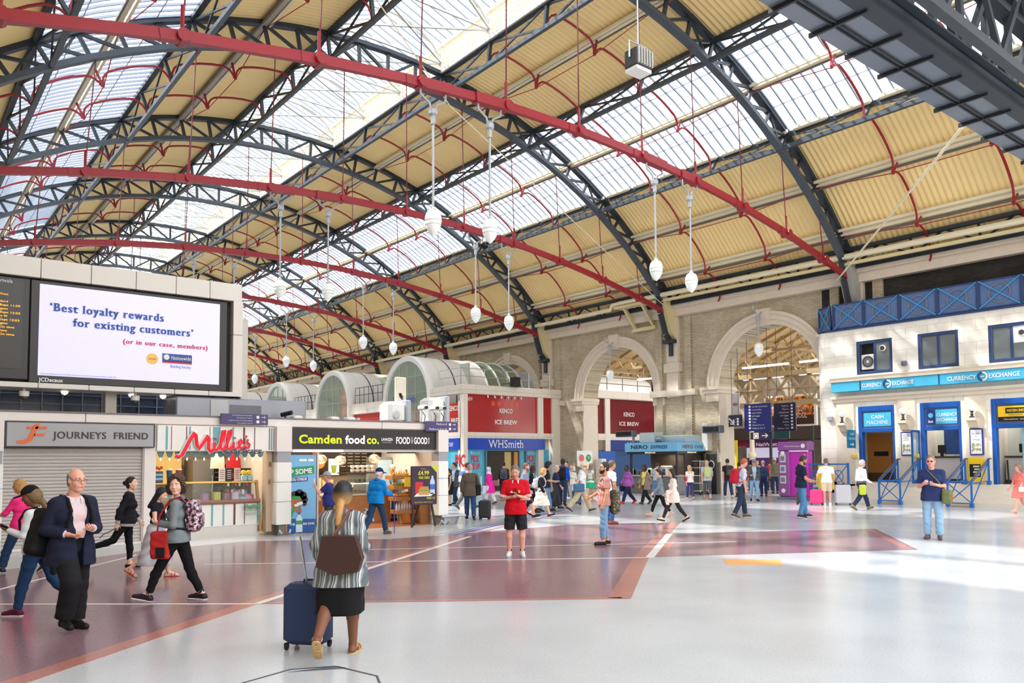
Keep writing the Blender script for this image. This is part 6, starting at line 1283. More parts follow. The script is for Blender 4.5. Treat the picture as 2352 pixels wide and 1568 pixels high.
def rotX(a): c, s_ = math.cos(a), math.sin(a); return np.array([[1, 0, 0], [0, c, -s_], [0, s_, c]])
def cloth(rgb, r=.85): return M(rgb, r, var=.08, scale=14, bump=.12, spec=.25)
def skin(rgb): return M(rgb, .5, var=.04, scale=12, spec=.4)
SK = {'light': (232, 186, 164), 'pink': (226, 166, 146), 'tan': (206, 150, 118), 'brown': (128, 82, 60), 'dark': (92, 60, 46)}
rad = math.radians
RIGHT = -38.7                                         # heading that walks across the view to the right
POSES = {   # legs: hip, knee (degrees); arms: swing, spread, elbow, inward
    'stand': dict(L=(1, 2), R=(-1, 2), aL=(4, 8, 12, 0), aR=(4, 8, 12, 0)),
    'walk': dict(L=(24, 6), R=(-16, 24), aL=(-22, 8, 14, 0), aR=(20, 8, 24, 0)),
    'walk2': dict(L=(-16, 24), R=(24, 6), aL=(20, 8, 24, 0), aR=(-22, 8, 14, 0)),
    'stroll': dict(L=(14, 6), R=(-10, 16), aL=(-10, 8, 14, 0), aR=(12, 8, 20, 0)),
}
def person(label, x, y, h, phi, pose='stand', sex='m', sk='light', hair=('short', (60, 44, 34)), top=None, bottom=None, shoes=((40, 38, 38), None), lod=2, fat=1.0, lean=2, head=(0, 4), group=None, coat=None, belt=None, glasses=None, beard=None, socks=None, sit=0, **kw):
    s = h / 1.75; vox = (.0068, .0095, .0145)[lod]; p = dict(POSES[pose]); p.update(kw)
    rz = rad(RIGHT + phi); root = thing('person', label, 'person', (x, y, 0), rz, group)
    F_ = sex == 'f'; sw = .155 if F_ else .178; hip = .085
    Rl = rotY(rad(lean)) @ rotZ(rad(p.get('twist', 0)))
    J = {}
    def leg(sd, sg):
        q, k = rad(p[sd][0]), rad(p[sd][1]); ab = rad(p[sd][2]) if len(p[sd]) > 2 else rad(2)
        Hp = np.array([0, sg * hip, 0.]); t = np.array([math.sin(q), sg * math.sin(ab), -math.cos(q)]); t /= np.linalg.norm(t)
        K = Hp + t * .44; sh = np.array([math.sin(q - k), 0, -math.cos(q - k)]); A = K + sh * .42
        fp = rad(p['f' + sd]) if 'f' + sd in p else max(0.0, (k - q) * .75 if k - q > rad(12) else 0.0) - (rad(12) if q > rad(20) and k < rad(12) else 0)
        so = rotZ(sg * rad(8)); fd = so @ np.array([math.cos(fp), 0, -math.sin(fp)]); fn = so @ np.array([-math.sin(fp), 0, -math.cos(fp)])
        heel = A + fn * .045 - fd * .035; toe = A + fn * .052 + fd * .165
        J[sd] = dict(H=Hp, K=K, A=A, heel=heel, toe=toe, fd=fd, fn=fn, sh=sh)
    leg('L', 1); leg('R', -1)
    low = min(min((J[q]['heel'] + J[q]['fn'] * .036)[2], (J[q]['toe'] + J[q]['fn'] * .028)[2]) for q in 'LR')
    base = np.array([0, 0, -low])
    for q in 'LR':
        for k_ in ('H', 'K', 'A', 'heel', 'toe'): J[q][k_] = (J[q][k_] + base) * s
    pz = base * s
    def T(v): return pz + Rl @ (np.array(v, float) * s)          # torso frame, origin at the hips
    def arm(sd, sg):
        a = p['a' + sd]; pt, ab, e, inn = [rad(v) for v in a[:4]]
        Sh = T((-.01, sg * sw, .437)); u = Rl @ np.array([math.sin(pt) * math.cos(ab), sg * math.sin(ab), -math.cos(pt) * math.cos(ab)])
        f = Rl @ np.array([math.sin(pt + e) * math.cos(inn), -sg * math.sin(inn), -math.cos(pt + e) * math.cos(inn)])
        E_ = Sh + u * .285 * s; W_ = E_ + f * .25 * s
        pn = Rl @ np.array([0, -sg, 0.]) if e < rad(50) else Rl @ np.array(a[4] if len(a) > 4 else (0, -sg * .5, .8))
        pn = pn - f * (pn @ f); pn /= max(1e-6, np.linalg.norm(pn)); sdv = np.cross(f, pn) * sg
        if e >= rad(50): sdv = sdv if sdv @ (Rl @ np.array([0, -sg, .3])) > 0 else -sdv
        elif sdv[0] < 0: sdv = -sdv
        J['a' + sd] = dict(S=Sh, E=E_, W=W_, f=f, pn=pn, sd=sdv, u=u, hand=W_ + f * .09 * s)
    arm('L', 1); arm('R', -1)
    HR = Rl @ rotZ(rad(head[0])) @ rotY(rad(head[1])); hc = T((.0, 0, .60)) + HR @ (np.array([.025, 0, .10]) * s)
    def HT(v): return hc + HR @ (np.array(v, float) * s)
    pts = [J[q][k_] for q in 'LR' for k_ in ('K', 'A', 'toe', 'heel')] + [J[q][k_] for q in ('aL', 'aR') for k_ in ('S', 'E', 'W', 'hand')] + [HT((0, 0, .13)), T((0, .2, 0)), T((0, -.2, 0)), T((.2, 0, .1)), T((-.2, 0, .1))]
    pts = np.array(pts); LO, HI = pts.min(0) - .17, pts.max(0) + .17; LO[2] = max(LO[2], -.03)
    def torso(f, t, k=.035):
        b = fat
        if F_:
            P = [((0, .068, -.02), (0, -.068, -.02), .112 * b), ((.005, .045, .14), (.005, -.045, .14), .09 * b), ((.0, .06, .30), (.0, -.06, .30), .098 * (.5 + b / 2)), ((-.012, .1, .43), (-.012, -.1, .43), .056)]
        else:
            P = [((0, .058, -.01), (0, -.058, -.01), .112 * b), ((.012 * (b > 1.08) * 2, .052, .13), (.012 * (b > 1.08) * 2, -.052, .13), .11 * b), ((.0, .08, .32), (.0, -.08, .32), .112 * (.5 + b / 2)), ((-.012, .12, .435), (-.012, -.12, .435), .066)]
        for a_, b_, r in P: f.cap(T(a_), T(b_), r * s + t, r * s + t, k)
        if F_:
            for sg in (1, -1): f.cap(T((.05, sg * .06, .31)), T((.068, sg * .062, .29)), .06 * s * (.5 + b / 2) + t * .6, .058 * s * (.5 + b / 2) + t * .6, .03)
    def legs(f, t, frac=2.0, flare=0.0, k=.025, flat=False, bag=0.0):
        for q in 'LR':
            H, K, A = J[q]['H'], J[q]['K'], J[q]['A']; b = .6 + .4 * fat; tr = (.088 if not F_ else .092) * b * s; kr = .058 * b * s; ar = .04 * s
            if frac <= 1:
                e = H + (K - H) * frac; f.cap(H, e, tr + t, tr + (kr - tr) * frac + t + flare, k, 1.0 if flat else None)
            else:
                f.cap(H, K, tr + t, kr + t + bag * .3, k)
                g = frac - 1; e = K + (A - K) * g
                if t < .024: c_ = K + (A - K) * .3 - np.cross(J[q]['sh'], [0, 1, 0]) * -.012 * s; f.cap(K, c_, kr * .95 + t, .056 * b * s + t, k); f.cap(c_, e, .056 * b * s + t, ar + t + flare, k, 1.0 if flat else None)
                else: f.cap(K, e, kr + t + bag * .3, ar + t + flare, k, 1.0 if flat else None)
    def arms(f, t, frac=2.0, k=.02, flat=False, flare=0.0, sides='LR'):
        for q in sides:
            a = J['a' + q]; b = .7 + .3 * fat; ur, er, wr = (.05 if not F_ else .044) * b * s, (.039 if not F_ else .035) * b * s, .027 * s
            f.cap(T((-.012, (1 if q == 'L' else -1) * sw * .72, .43)), a['S'], .055 * s + t, ur * 1.1 + t, k); f.cap(T((-.014, (1 if q == 'L' else -1) * .03, .485)), a['S'], .036 * s + t * .9, ur * .8 + t * .9, .03)
            if frac <= 1: e = a['S'] + (a['E'] - a['S']) * frac; f.cap(a['S'], e, ur * 1.1 + t, ur + (er - ur) * frac + t + flare, k, 1.0 if flat else None)
            else:
                g = frac - 1; f.cap(a['S'], a['E'], ur * 1.1 + t, er + t, k); e = a['E'] + (a['W'] - a['E']) * g
                f.cap(a['E'], e, er * 1.04 + t, er + (wr - er) * g + t + flare, k, 1.0 if flat else None)
    def headprims(f, k=.012, t=0):
        E = lambda c, r, kk=k: f.ell(HT(c), np.array(r) * s + t, HR, kk)
        fw = .93 if F_ else 1
        E((-.008, 0, .022), (.1, .077, .103), .01); E((.03, 0, -.035), (.068, .062 * fw, .088), .03)
        f.ell(HT((.064, 0, -.1)), np.array((.026, .026 * fw, .022)) * s + t, HR, .025)
        for sg in (1, -1): f.cap(HT((.005, sg * .05 * fw, -.062)), HT((.06, sg * .016, -.104)), .022 * s + t, .018 * s + t, .025)
    # ---- body
    f = Field(LO, HI, vox); torso(f, 0); legs(f, 0); arms(f, 0); f.cap(T((-.012, 0, .45)), HT((-.018, 0, -.07)), .056 * s * (.9 if F_ else 1.05), .054 * s * (.9 if F_ else 1.05), .03)
    headprims(f)
    for sg in (1, -1):
        f.ell(HT((.0, sg * .08, -.008)), np.array((.019, .011, .032)) * s, HR, .006)
        if lod < 2: f.cap(HT((.085, sg * .014, .03)), HT((.078, sg * .048, .028)), .011 * s, .011 * s, .012); f.ell(HT((.098, sg * .033, .004)), np.array((.02, .017, .012)) * s, HR, .008, 'd'); f.ell(HT((.058, sg * .04, -.032)), np.array((.032, .028, .034)) * s, HR, .03)
    f.cap(HT((.092, 0, .012)), HT((.112, 0, -.026)), .010 * s, .0145 * s, .01)
    if lod < 2:
        for sg in (1, -1): f.ell(HT((.104, sg * .012, -.03)), np.array((.01, .009, .008)) * s, HR, .006)
        f.cap(HT((.094, .018 * s, -.06)), HT((.094, -.018 * s, -.06)), .009 * s, .009 * s, .008); f.cap(HT((.09, .016, -.072)), HT((.09, -.016, -.072)), .0095 * s, .0095 * s, .008)
    for q in 'LR':
        g = J[q]; f.cap(g['A'], g['heel'], .038 * s, .034 * s, .02); f.cap(g['heel'], g['toe'], .034 * s, .027 * s, .02); f.cap(g['A'] + g['fd'] * .03 * s, g['toe'] - g['fn'] * .0, .032 * s, .024 * s, .02)
        a = J['a' + q]; W_, fd, pn, sd_ = a['W'], a['f'], a['pn'], a['sd']; curl = rad(p.get('curl', 32)); hr = max(.0088 * s, vox * 1.0)
        f.cap(W_ + sd_ * .016 * s, W_ + fd * .08 * s + sd_ * .024 * s, .019 * s, .015 * s, .012); f.cap(W_ - sd_ * .012 * s, W_ + fd * .075 * s - sd_ * .024 * s, .018 * s, .014 * s, .012); f.cap(W_, W_ + fd * .075 * s, .02 * s, .016 * s, .012)
        for i, (o, L, r) in enumerate(((.030, .072, 1.0), (.0105, .08, 1.05), (-.0095, .075, 1.0), (-.029, .058, .88))):
            b0 = W_ + fd * (.086 - abs(i - 1.2) * .004) * s + sd_ * o * s; d1 = fd * math.cos(curl) + pn * math.sin(curl); d2 = fd * math.cos(curl * 2.1) + pn * math.sin(curl * 2.1)
            b1 = b0 + d1 * L * .52 * s; b2 = b1 + d2 * L * .48 * s
            f.cap(b0, b1, hr * r, hr * r * .95, .004); f.cap(b1, b2, hr * r * .95, hr * r * .8, .004)
        t0 = W_ + fd * .025 * s + sd_ * .026 * s; t1 = t0 + (fd * .6 + sd_ * .7 + pn * .35) * .042 * s; f.cap(t0, t1, hr * 1.25, hr * 1.1, .01); f.cap(t1, t1 + (fd * .85 + sd_ * .2 + pn * .4) * .034 * s, hr * 1.1, hr * .85, .004)
    body = f.build('body', skin(SK[sk]), root)
    # ---- face details
    if lod < 2:
        for sg in (1, -1):
            c = HT((.0815, sg * .033, .003)); MB().ball(tuple(c), .0112 * s, 10).build('eye', M((236, 232, 228), .2, var=0), body, True, True)
            c2 = HT((.0875, sg * .033 - .001, .003)); MB().ball(tuple(c2), .0070 * s, 8).build('iris', M((54, 40, 32), .2, var=0), body, True, True)
            MB().tube([tuple(HT((.095, sg * .016, .027))), tuple(HT((.094, sg * .033, .032))), tuple(HT((.082, sg * .05, .026)))], [.0035 * s, .0042 * s, .0025 * s], 6).build('eyebrow', M(tuple(int(v * .8) for v in (hair[1] if hair[0] != 'bald' else (120, 100, 90))), .8), body, True, True)
        MB().tube([tuple(HT((.09, .026, -.066))), tuple(HT((.1, .012, -.065))), tuple(HT((.1025, 0, -.066))), tuple(HT((.1, -.012, -.065))), tuple(HT((.09, -.026, -.066)))], [.002, .0052 * s, .0055 * s, .0052 * s, .002], 6).build('lips', M(tuple(int(v * w) for v, w in zip(SK[sk], (.82, .6, .6))), .45), body, True, True)
    # ---- hair and headwear
    hk, hcol = hair[0], hair[1]; hm = M(hcol, .6, var=.25, scale=30, bump=.25)
    if hk:
        R_ = .17 * s; hv = vox * 1.05; lo2, hi2 = hc - R_, hc + R_
        if hk in ('long', 'pony', 'hijab', 'tied'): lo2 = lo2 - np.array([.12, .08, .36]) * s; hi2 = hi2 + .05 * s
        g = Field(lo2, hi2, hv); t = {'short': .011, 'bald': .006, 'bun': .012, 'long': .018, 'pony': .014, 'curly': .03, 'bob': .024, 'crop': .006, 'hijab': .026, 'tied': .016}[hk] * s
        g.ell(HT((-.008, 0, .022)), np.array((.1, .077, .103)) * s + t, HR, .01)
        if hk in ('curly', 'bob'): g.ell(HT((-.03, 0, -.045)), np.array((.07, .085, .07)) * s + t * .7, HR, .03)
        if hk == 'curly':
            for sg in (1, -1): g.ell(HT((-.0, sg * .09, -.05)), np.array((.075, .05, .075)) * s, HR, .03)
            g.ell(HT((-.02, 0, .07)), np.array((.11, .11, .09)) * s, HR, .03)
        if hk in ('short', 'crop', 'bald', 'bun', 'pony', 'tied'): g.ell(HT((-.04, 0, -.05)), np.array((.055, .062, .055)) * s + t * .4, HR, .03)
        nrm = HR @ np.array((.86, 0, -.5) if hk not in ('curly', 'bob') else (.96, 0, -.3)); g.cut(HT((.052 if hk not in ('curly', 'bob', 'hijab') else .062, 0, .055 if hk != 'hijab' else .085)), nrm)
        if hk in ('short', 'crop', 'bald'):
            g.cut(HT((0, 0, -.07)), HR @ np.array((0, 0, -1.))); g.cut(HT((.03, 0, -.0)), HR @ np.array((.75, 0, -.75)))
        if hk == 'bald': g.cut(HT((0, 0, .045)), HR @ np.array((.35, 0, 1.)))
        if hk == 'bun': g.ell(HT((-.125, 0, .02)), np.array((.042, .045, .045)) * s, HR, .01)
        if hk == 'long':
            for sg in (1, -1): g.cap(HT((-.035, sg * .055, .0)), HT((-.075, sg * .062, -.3)), .058 * s, .04 * s, .03)
        if hk == 'pony': g.cap(HT((-.11, 0, .02)), HT((-.15, 0, -.22)), .032 * s, .016 * s, .02)
        if hk == 'tied': g.ell(HT((-.04, 0, -.02)), np.array((.098, .1, .12)) * s, HR, .03); g.cap(HT((-.105, 0, -.12)), HT((-.135, 0, -.34)), .042 * s, .03 * s, .02)
        if hk == 'hijab': g.ell(HT((-.02, 0, -.13)), np.array((.1, .1, .1)) * s, HR, .05); g.cap(HT((-.02, .05, -.2)), HT((-.02, -.05, -.2)), .1 * s, .1 * s, .05)
        if hk in ('curly', 'bob'): g.ripple(.007 * s, 110, 2)
        elif hk in ('long', 'tied', 'pony'): g.ripple(.0015, 70, 1)
        hob = g.build('hair' if hk != 'hijab' else 'headscarf', hm if len(hair) < 3 or hk != 'hijab' else hair[2], root)
        if hk in ('long', 'tied') and len(hair) > 2: hob.data.materials[0] = hair[2]
    hat = p.get('hat')
    if hat:
        hmat = cloth(hat[1]); g = Field(hc - .19 * s, hc + .19 * s, vox)
        g.ell(HT((-.006, 0, .03)), np.array((.121, .1, .12)) * s, HR, .01); g.cut(HT((0, 0, .035)), HR @ np.array((.15 if hat[0] == 'cap' else 0, 0, -1.)))
        if hat[0] == 'cap':
            sgn = -1 if len(hat) > 2 else 1; g.cap(HT((sgn * .06, .035, .042)), HT((sgn * .06, -.035, .042)), .05 * s, .05 * s, .004) if False else g.rbox(HT((sgn * .135, 0, .042)), np.array((.062, .066, .007)) * s + .002, .005, HR, .004)
        g.build('hat', hmat, root)
        if hat[0] == 'hat':
            mb = MB(); rows = [[tuple(HT((r * 1.08 * math.cos(a), r * math.sin(a), .04 - zz))) for a in [2 * math.pi * i / 24 for i in range(25)]] for r, zz in ((.085, 0), (.13, .004), (.16, .014), (.158, .02), (.085, .012))]
            mb.sheet(rows).build('hat_brim', hmat, root, True, True); MB().sheet([[tuple(HT(((.112 + e) * math.cos(a), (.09 + e) * math.sin(a), z))) for a in [2 * math.pi * i / 24 for i in range(25)]] for e, z in ((.0, .04), (.001, .065))]).build('hat_band', cloth((90, 76, 60)), root, True, True)
    if beard:
        g = Field(hc - .17 * s, hc + .17 * s, vox); headprims(g, .012, .0065 * s); g.cut(HT((0, 0, -.045)), HR @ np.array((-.25, 0, 1.))); g.cut(HT((.015, 0, 0)), HR @ np.array((-1., 0, .1))); g.build('beard', M(beard, .8, var=.2, scale=40, bump=.2), root)
    if glasses:
        gm = M(glasses, .2, var=0)
        for sg in (1, -1):
            if glasses[0] < 60: MB().ball(tuple(HT((.098, sg * .034, .001))), .021 * s, 10, (.35, 1, .8)).build('sunglass_lens', gm, root, True, True)
            else: MB().tube([tuple(HT((.108, sg * .034 + .021 * math.cos(a), .001 + .015 * math.sin(a)))) for a in [2 * math.pi * i / 14 for i in range(15)]], .0022 * s, 5).build('glasses_rim', gm, root, True, True)
            MB().tube([tuple(HT((.1, sg * .055, .006))), tuple(HT((.05, sg * .079, .008))), tuple(HT((.0, sg * .083, .006)))], .0028 * s, 5).build('glasses_arm', gm, root, True, True)
        MB().tube([tuple(HT((.112, .014, .005))), tuple(HT((.115, 0, .008))), tuple(HT((.112, -.014, .005)))], .0026 * s, 5).build('glasses_bridge', gm, root, True, True)
    # ---- clothes
    cv = vox * 1.15
    def topgar(d, nm, extra=0.0):
        f = Field(LO - .02, HI + .02, cv); t = d.get('t', .014) + extra; torso(f, t)
        hz = d.get('hem', -.06)
        if hz < -.05:
            r = (.125 if not F_ else .13) * fat * s; f.cap(T((0, .055, .0)), T((0, -.055, .0)), r + t, r + t, .03); e = d.get('flare', .0)
            legs(f, t, .55) if hz < -.12 else None
            for zz in np.arange(-.07, hz - .04, -.06): f.cap(T((0, .06, zz)), T((0, -.06, zz)), r + t + e * -zz, r + t + e * -zz, .03)
        arms(f, t * (.8 if d.get('sleeve', 2) > 1 else 1.1), d.get('sleeve', 2), .02, True, d.get('cuff', .004)) if d.get('sleeve', 2) > 0 else None
        if d.get('sleeve', 2) == 0:
            for sg in (1, -1): f.cap(T((-.012, sg * sw * .5, .44)), T((-.012, sg * sw * .82, .445)), .056 * s + t, .05 * s + t, .02)
        f.cap(T((-.012, 0, .43)), T((-.002, 0, .515 if not d.get('crew') else .505)), .066 * s + t, .058 * s + t * .5, .03, 1.0)
        f.ripple(d.get('fold', .0026), 31, x + y)
        f.cut(T((0, 0, hz)), Rl @ np.array((0, 0, -1.)))
        if d.get('vee'): f.cap(T((.13, 0, .42)), T((.13, 0, .52)), .004, .075 * s, .01, mode='d')
        if d.get('open'):
            w = d['open']; f.D = np.maximum(f.D, -np.maximum(np.maximum(np.abs(f.ax[1][None, :, None] - 0) - w * s * (1.0 + 0 * f.ax[2][None, None, :]) - .035 * s * np.clip((f.ax[2][None, None, :] - T((0, 0, .12))[2]) / .3, -.6, 1), -(f.ax[0][:, None, None] - .0) + .02), (f.ax[2][None, None, :] - T((0, 0, .60))[2])).astype(np.float32))
        o = f.build(nm, d['mat'] if 'mat' in d else cloth(d['col']), root)
        if d.get('collar'): MB().sheet([[tuple(T((-.008 + r * 1.05 * math.cos(a), r * math.sin(a), z - .03 * math.cos(a)))) for a in [rad(28) + rad(304) * i / 20 for i in range(21)]] for r, z in ((.07, .47), (.074, .535), (.082, .532), (.098, .478))]).build('collar', cloth(d['collar']) if isinstance(d['collar'], tuple) else d['collar'], root, True, True)
    if top: topgar(top, top.get('n', 'shirt'))
    if coat: topgar(coat, coat.get('n', 'jacket'), .012)
    if bottom:
        k_ = bottom.get('n', 'trousers'); t = bottom.get('t', .014); m_ = bottom['mat'] if 'mat' in bottom else cloth(bottom['col'])
        f = Field(LO - .02, HI + .02, cv)
        if k_ == 'skirt' or k_ == 'dress':
            hem = bottom.get('hem', -.5); fl = bottom.get('flare', .25); zs = np.arange(.08, hem - .04, -.04); r0 = .115 * fat * s; mid = ((J['L']['K'] + J['R']['K']) / 2 - pz) / s
            for za, zb in zip(zs, zs[1:]):
                u = min(1, max(0, -zb / .5)); cx = mid[0] * .6 * u; fw = (abs(J['L']['K'][0] - J['R']['K'][0]) / s * .3) * u
                for xx in ((-fw, fw) if fw > .02 else (0,)): r = r0 + t + max(0, -zb) * fl * s * .45; f.cap(pz + np.array((cx + xx, .06, zb)) * s, pz + np.array((cx + xx, -.06, zb)) * s, r, r, .04)
            f.ripple(bottom.get('fold', .006), 22, y); f.cut(pz + np.array((0, 0, hem)) * s, (0, 0, -1.)); f.cut(T((0, 0, .12)), Rl @ np.array((0, 0, 1.)))
        else:
            torso(f, min(t * .6, .009)); fr = bottom.get('frac', 1.94); legs(f, t, fr, bottom.get('flare', .006), .02, True, bottom.get('bag', 0.0)); f.ripple(bottom.get('fold', .003), 30, x)
            f.cut(T((0, 0, bottom.get('waist', .1))), Rl @ np.array((0, 0, 1.)))
        f.build(k_, m_, root)
        if belt: MB().sheet([[tuple(T((.002 + (.116 * fat + .02) * math.cos(a), (.168 * fat + .015) * math.sin(a), z))) for a in [2 * math.pi * i / 28 for i in range(29)]] for z in (.055, .09)]).build('belt', cloth(belt), root, True, True)
    # ---- footwear
    for q in 'LR':
        g = J[q]
        if socks:
            f = Field(np.minimum(g['A'], g['K']) - .12, np.maximum(g['A'], g['K']) + .12, cv); c_ = g['A'] + (g['K'] - g['A']) * socks[1]; f.cap(g['A'], c_, .043 * s, .046 * s, .01, 1.0); f.build('sock', socks[0] if not isinstance(socks[0], tuple) else cloth(socks[0]), root)
        if not shoes: continue
        lo3, hi3 = np.minimum(np.minimum(g['A'], g['heel']), g['toe']) - .09, np.maximum(np.maximum(g['A'], g['heel']), g['toe']) + .09
        if shoes[0] == 'sandal':
            sm = cloth(shoes[1]); f = Field(lo3, hi3, vox)
            f.cap(g['heel'] + g['fn'] * .032 * s, g['toe'] + g['fn'] * .026 * s, .042 * s, .045 * s, .01); f.cut(g['heel'] + g['fn'] * .024 * s, -g['fn']); f.cut(g['heel'] + g['fn'] * .038 * s, g['fn']); f.build('sandal_sole', sm, root)
            fm = (g['heel'] + g['toe']) / 2; yv = np.cross(g['fn'], g['fd'])
            for c_, r_ in ((g['A'] + g['fn'] * .0, .046), (fm + g['fd'] * .06 * s - g['fn'] * .0, .04), (fm + g['fd'] * .0, .044)): MB().tube([tuple(c_ + (yv * math.cos(a) - g['fn'] * math.sin(a)) * r_ * s) for a in [2 * math.pi * i / 16 for i in range(17)]], .006 * s, 6).build('sandal_strap', sm, root, True, True)
            continue
        f = Field(lo3, hi3, cv); f.cap(g['heel'], g['toe'], .043 * s, .039 * s, .02); f.cap(g['A'] + g['fd'] * .02 * s, g['toe'] - g['fd'] * .02 * s, .042 * s, .032 * s, .02); f.cap(g['heel'], g['A'] - g['fn'] * .01 * s, .042 * s, .046 * s, .02)
        f.cut(g['heel'] + g['fn'] * (.03 if shoes[1] else .034) * s, g['fn']); f.cut(g['A'] - g['fn'] * shoes[2] * s if len(shoes) > 2 else g['A'] - g['fn'] * .012 * s, -g['fn']); f.build('shoe', cloth(shoes[0], .5), root)
        if shoes[1]:
            f = Field(lo3, hi3, cv); f.cap(g['heel'] + g['fn'] * .02 * s, g['toe'] + g['fn'] * .016 * s, .046 * s, .044 * s, .01); f.cut(g['heel'] + g['fn'] * .016 * s, -g['fn']); f.cut(g['heel'] + g['fn'] * .037 * s, g['fn']); f.build('shoe_sole', cloth(shoes[1], .5), root)
    return dict(fat=fat, root=root, J=J, T=T, HT=HT, s=s, rz=rz, x=x, y=y, Rl=Rl, vox=vox)
def world(P, v):
    c, q = math.cos(P['rz']), math.sin(P['rz']); return (P['x'] + c * v[0] - q * v[1], P['y'] + q * v[0] + c * v[1], v[2])
def with_person(P, name, label, cat, group=None): return thing(name, label, cat, (P['x'], P['y'], 0), P['rz'], group)
def backpack(P, label, col, acc=None, mat=None, w=.15, hh=.23, d=.085, drop=.0, side=0.0, tilt=0):
    """rucksack worn on the back (or slung to one side)"""
    t = with_person(P, 'backpack', label, 'backpack'); T, s = P['T'], P['s']; c = T((-.125 - d, side, .27 - drop)); Rm = P['Rl'] @ rotX(rad(tilt)); v = max(.008, P['vox'])
    f = Field(c - .36, c + .36, v); f.rbox(c, np.array((d, w, hh)) * s, .07 * s, Rm, .01); f.ripple(.004, 26, P['x']); f.build('main_bag', mat or cloth(col, .7), t)
    f = Field(c - .36, c + .36, v); f.rbox(c + Rm @ (np.array((-d * .8, 0, -.06)) * s), np.array((.05, w * .75, hh * .5)) * s, .04 * s, Rm, .01); f.build('front_pocket', mat or cloth(acc or col, .7), t)
    fx = lambda q: T((q[0] * (P['fat'] + .1) + math.copysign(.01, q[0]), q[1], q[2] + (.012 if q[2] > .45 else 0)))
    for sg in (1, -1): MB().tube([tuple(fx(q)) for q in ((-.13, sg * .08 + side * .5, .42), (-.05, sg * .1, .515), (.05, sg * .105, .49), (.125, sg * .11, .38), (.11, sg * .135, .22), (0, sg * .175, .12), (-.12, sg * .12, .1))], .017 * s, 6).build('strap', cloth(acc or col, .7), t, True, True)
    MB().tube([tuple(T(q)) for q in ((-.15, .04 + side, .44), (-.19, 0 + side, .5 - drop * .4), (-.15, -.04 + side, .44))], .009, 6).build('top_handle', cloth(acc or col), t, True, True)
    return t
def bag(P, name, label, cat, c, half, col, sling=None, mat=None, r=.04, rot=0, handles=None, pitch=0):
    """soft bag hung from a hand or shoulder; c and points in the wearer's torso frame"""
    t = with_person(P, name, label, cat); T, s = P['T'], P['s']; cc = T(c); Rm = rotZ(rad(rot)) @ rotX(rad(pitch)); m = max(half) * 1.8; v = max(.007, P['vox'])
    f = Field(cc - m, cc + m, v); f.rbox(cc, np.array(half) * s, min(r, min(half) * .9) * s, Rm, .01); f.ripple(.004, 30, c[0]); f.build('bag', mat or cloth(col, .6), t)
    for pts in (sling or []): MB().tube([tuple(T((q[0] * (P['fat'] + .12) + math.copysign(.012, q[0]), q[1] * (1 if abs(q[1]) > .18 else P['fat']), q[2] + (.02 if q[2] > .45 else 0)))) for q in pts], .012 * s, 6).build('strap', cloth(col if not mat else (60, 50, 46), .6), t, True, True)
    return t
def phone(P, label, hand='aR', col=(30, 30, 34), size=(.036, .075)):
    a = P['J'][hand]; t = with_person(P, 'phone', label, 'phone'); c = a['W'] + a['f'] * .085 * P['s'] + a['pn'] * .022; u = a['f'] * size[1]; v = a['sd'] * size[0]; n = a['pn'] * .004
    vs = [c + e * n + su * u + sv * v for e in (-1, 1) for su, sv in ((-1, -1), (1, -1), (1, 1), (-1, 1))]
    MB().add([tuple(q) for q in vs], [(0, 1, 2, 3), (7, 6, 5, 4), (0, 4, 5, 1), (1, 5, 6, 2), (2, 6, 7, 3), (3, 7, 4, 0)]).build('case', M(col, .3, var=0), t, False, True); return t
def suitcase(label, x, y, rz, col, w=.21, d=.13, h=.56, handle=.5, hard=True, group=None, tilt=0):
    t = thing('suitcase', label, 'suitcase', (x, y, 0), rad(rz), group); m = M(col, .35 if hard else .75, var=.06, bump=0 if hard else .1)
    sh = MB().bbox(-d, -w, .06, d, w, .06 + h, .045).build('shell', m, t, False, True)
    if hard:
        for k in range(5): MB().bbox(d - .004, -w * .8 + k * w * .36, .12, d + .008, -w * .8 + k * w * .36 + w * .16, h, .004).build('rib', m, sh, False, True)
    else: MB().bbox(d - .005, -w * .82, .1, d + .035, w * .82, h * .6, .02).build('front_pocket', m, sh, False, True); MB().bbox(d - .005, -w * .82, h * .64, d + .025, w * .82, h, .02).build('top_pocket', m, sh, False, True)
    MB().tube([(0, -.05, .06 + h), (0, -.05, .09 + h), (0, .05, .09 + h), (0, .05, .06 + h)], .012, 6).build('grab_handle', M((40, 40, 44), .5), t, False, True)
    if handle and tilt: MB().tube([(-.04, 0, .06 + h), (-.04 - tilt, .0, .06 + h + handle)], .013, 6).tube([(-.04 - tilt, -.06, .06 + h + handle), (-.04 - tilt, .06, .06 + h + handle)], .016, 6).build('pull_handle', STEEL, t, False, True)
    elif handle: MB().tube([(-.04, -.09, .06 + h), (-.04 - tilt, -.07, .06 + h + handle), (-.04 - tilt, .07, .06 + h + handle), (-.04, .09, .06 + h)], .009, 6).build('pull_handle', STEEL, t, False, True)
    for sx_ in (-1, 1):
        for sy in (-1, 1):
            MB().lathe([(.028, -.014), (.032, 0), (.028, .014)], (sx_ * (d - .04), sy * (w - .04), .032), 10, 'Y').build('wheel', BLACK, t, False, True); MB().bbox(sx_ * (d - .04) - .022, sy * (w - .04) - .022, .032, sx_ * (d - .04) + .022, sy * (w - .04) + .022, .075, .006).build('wheel_fork', BLACK, t, False, True)
    return t
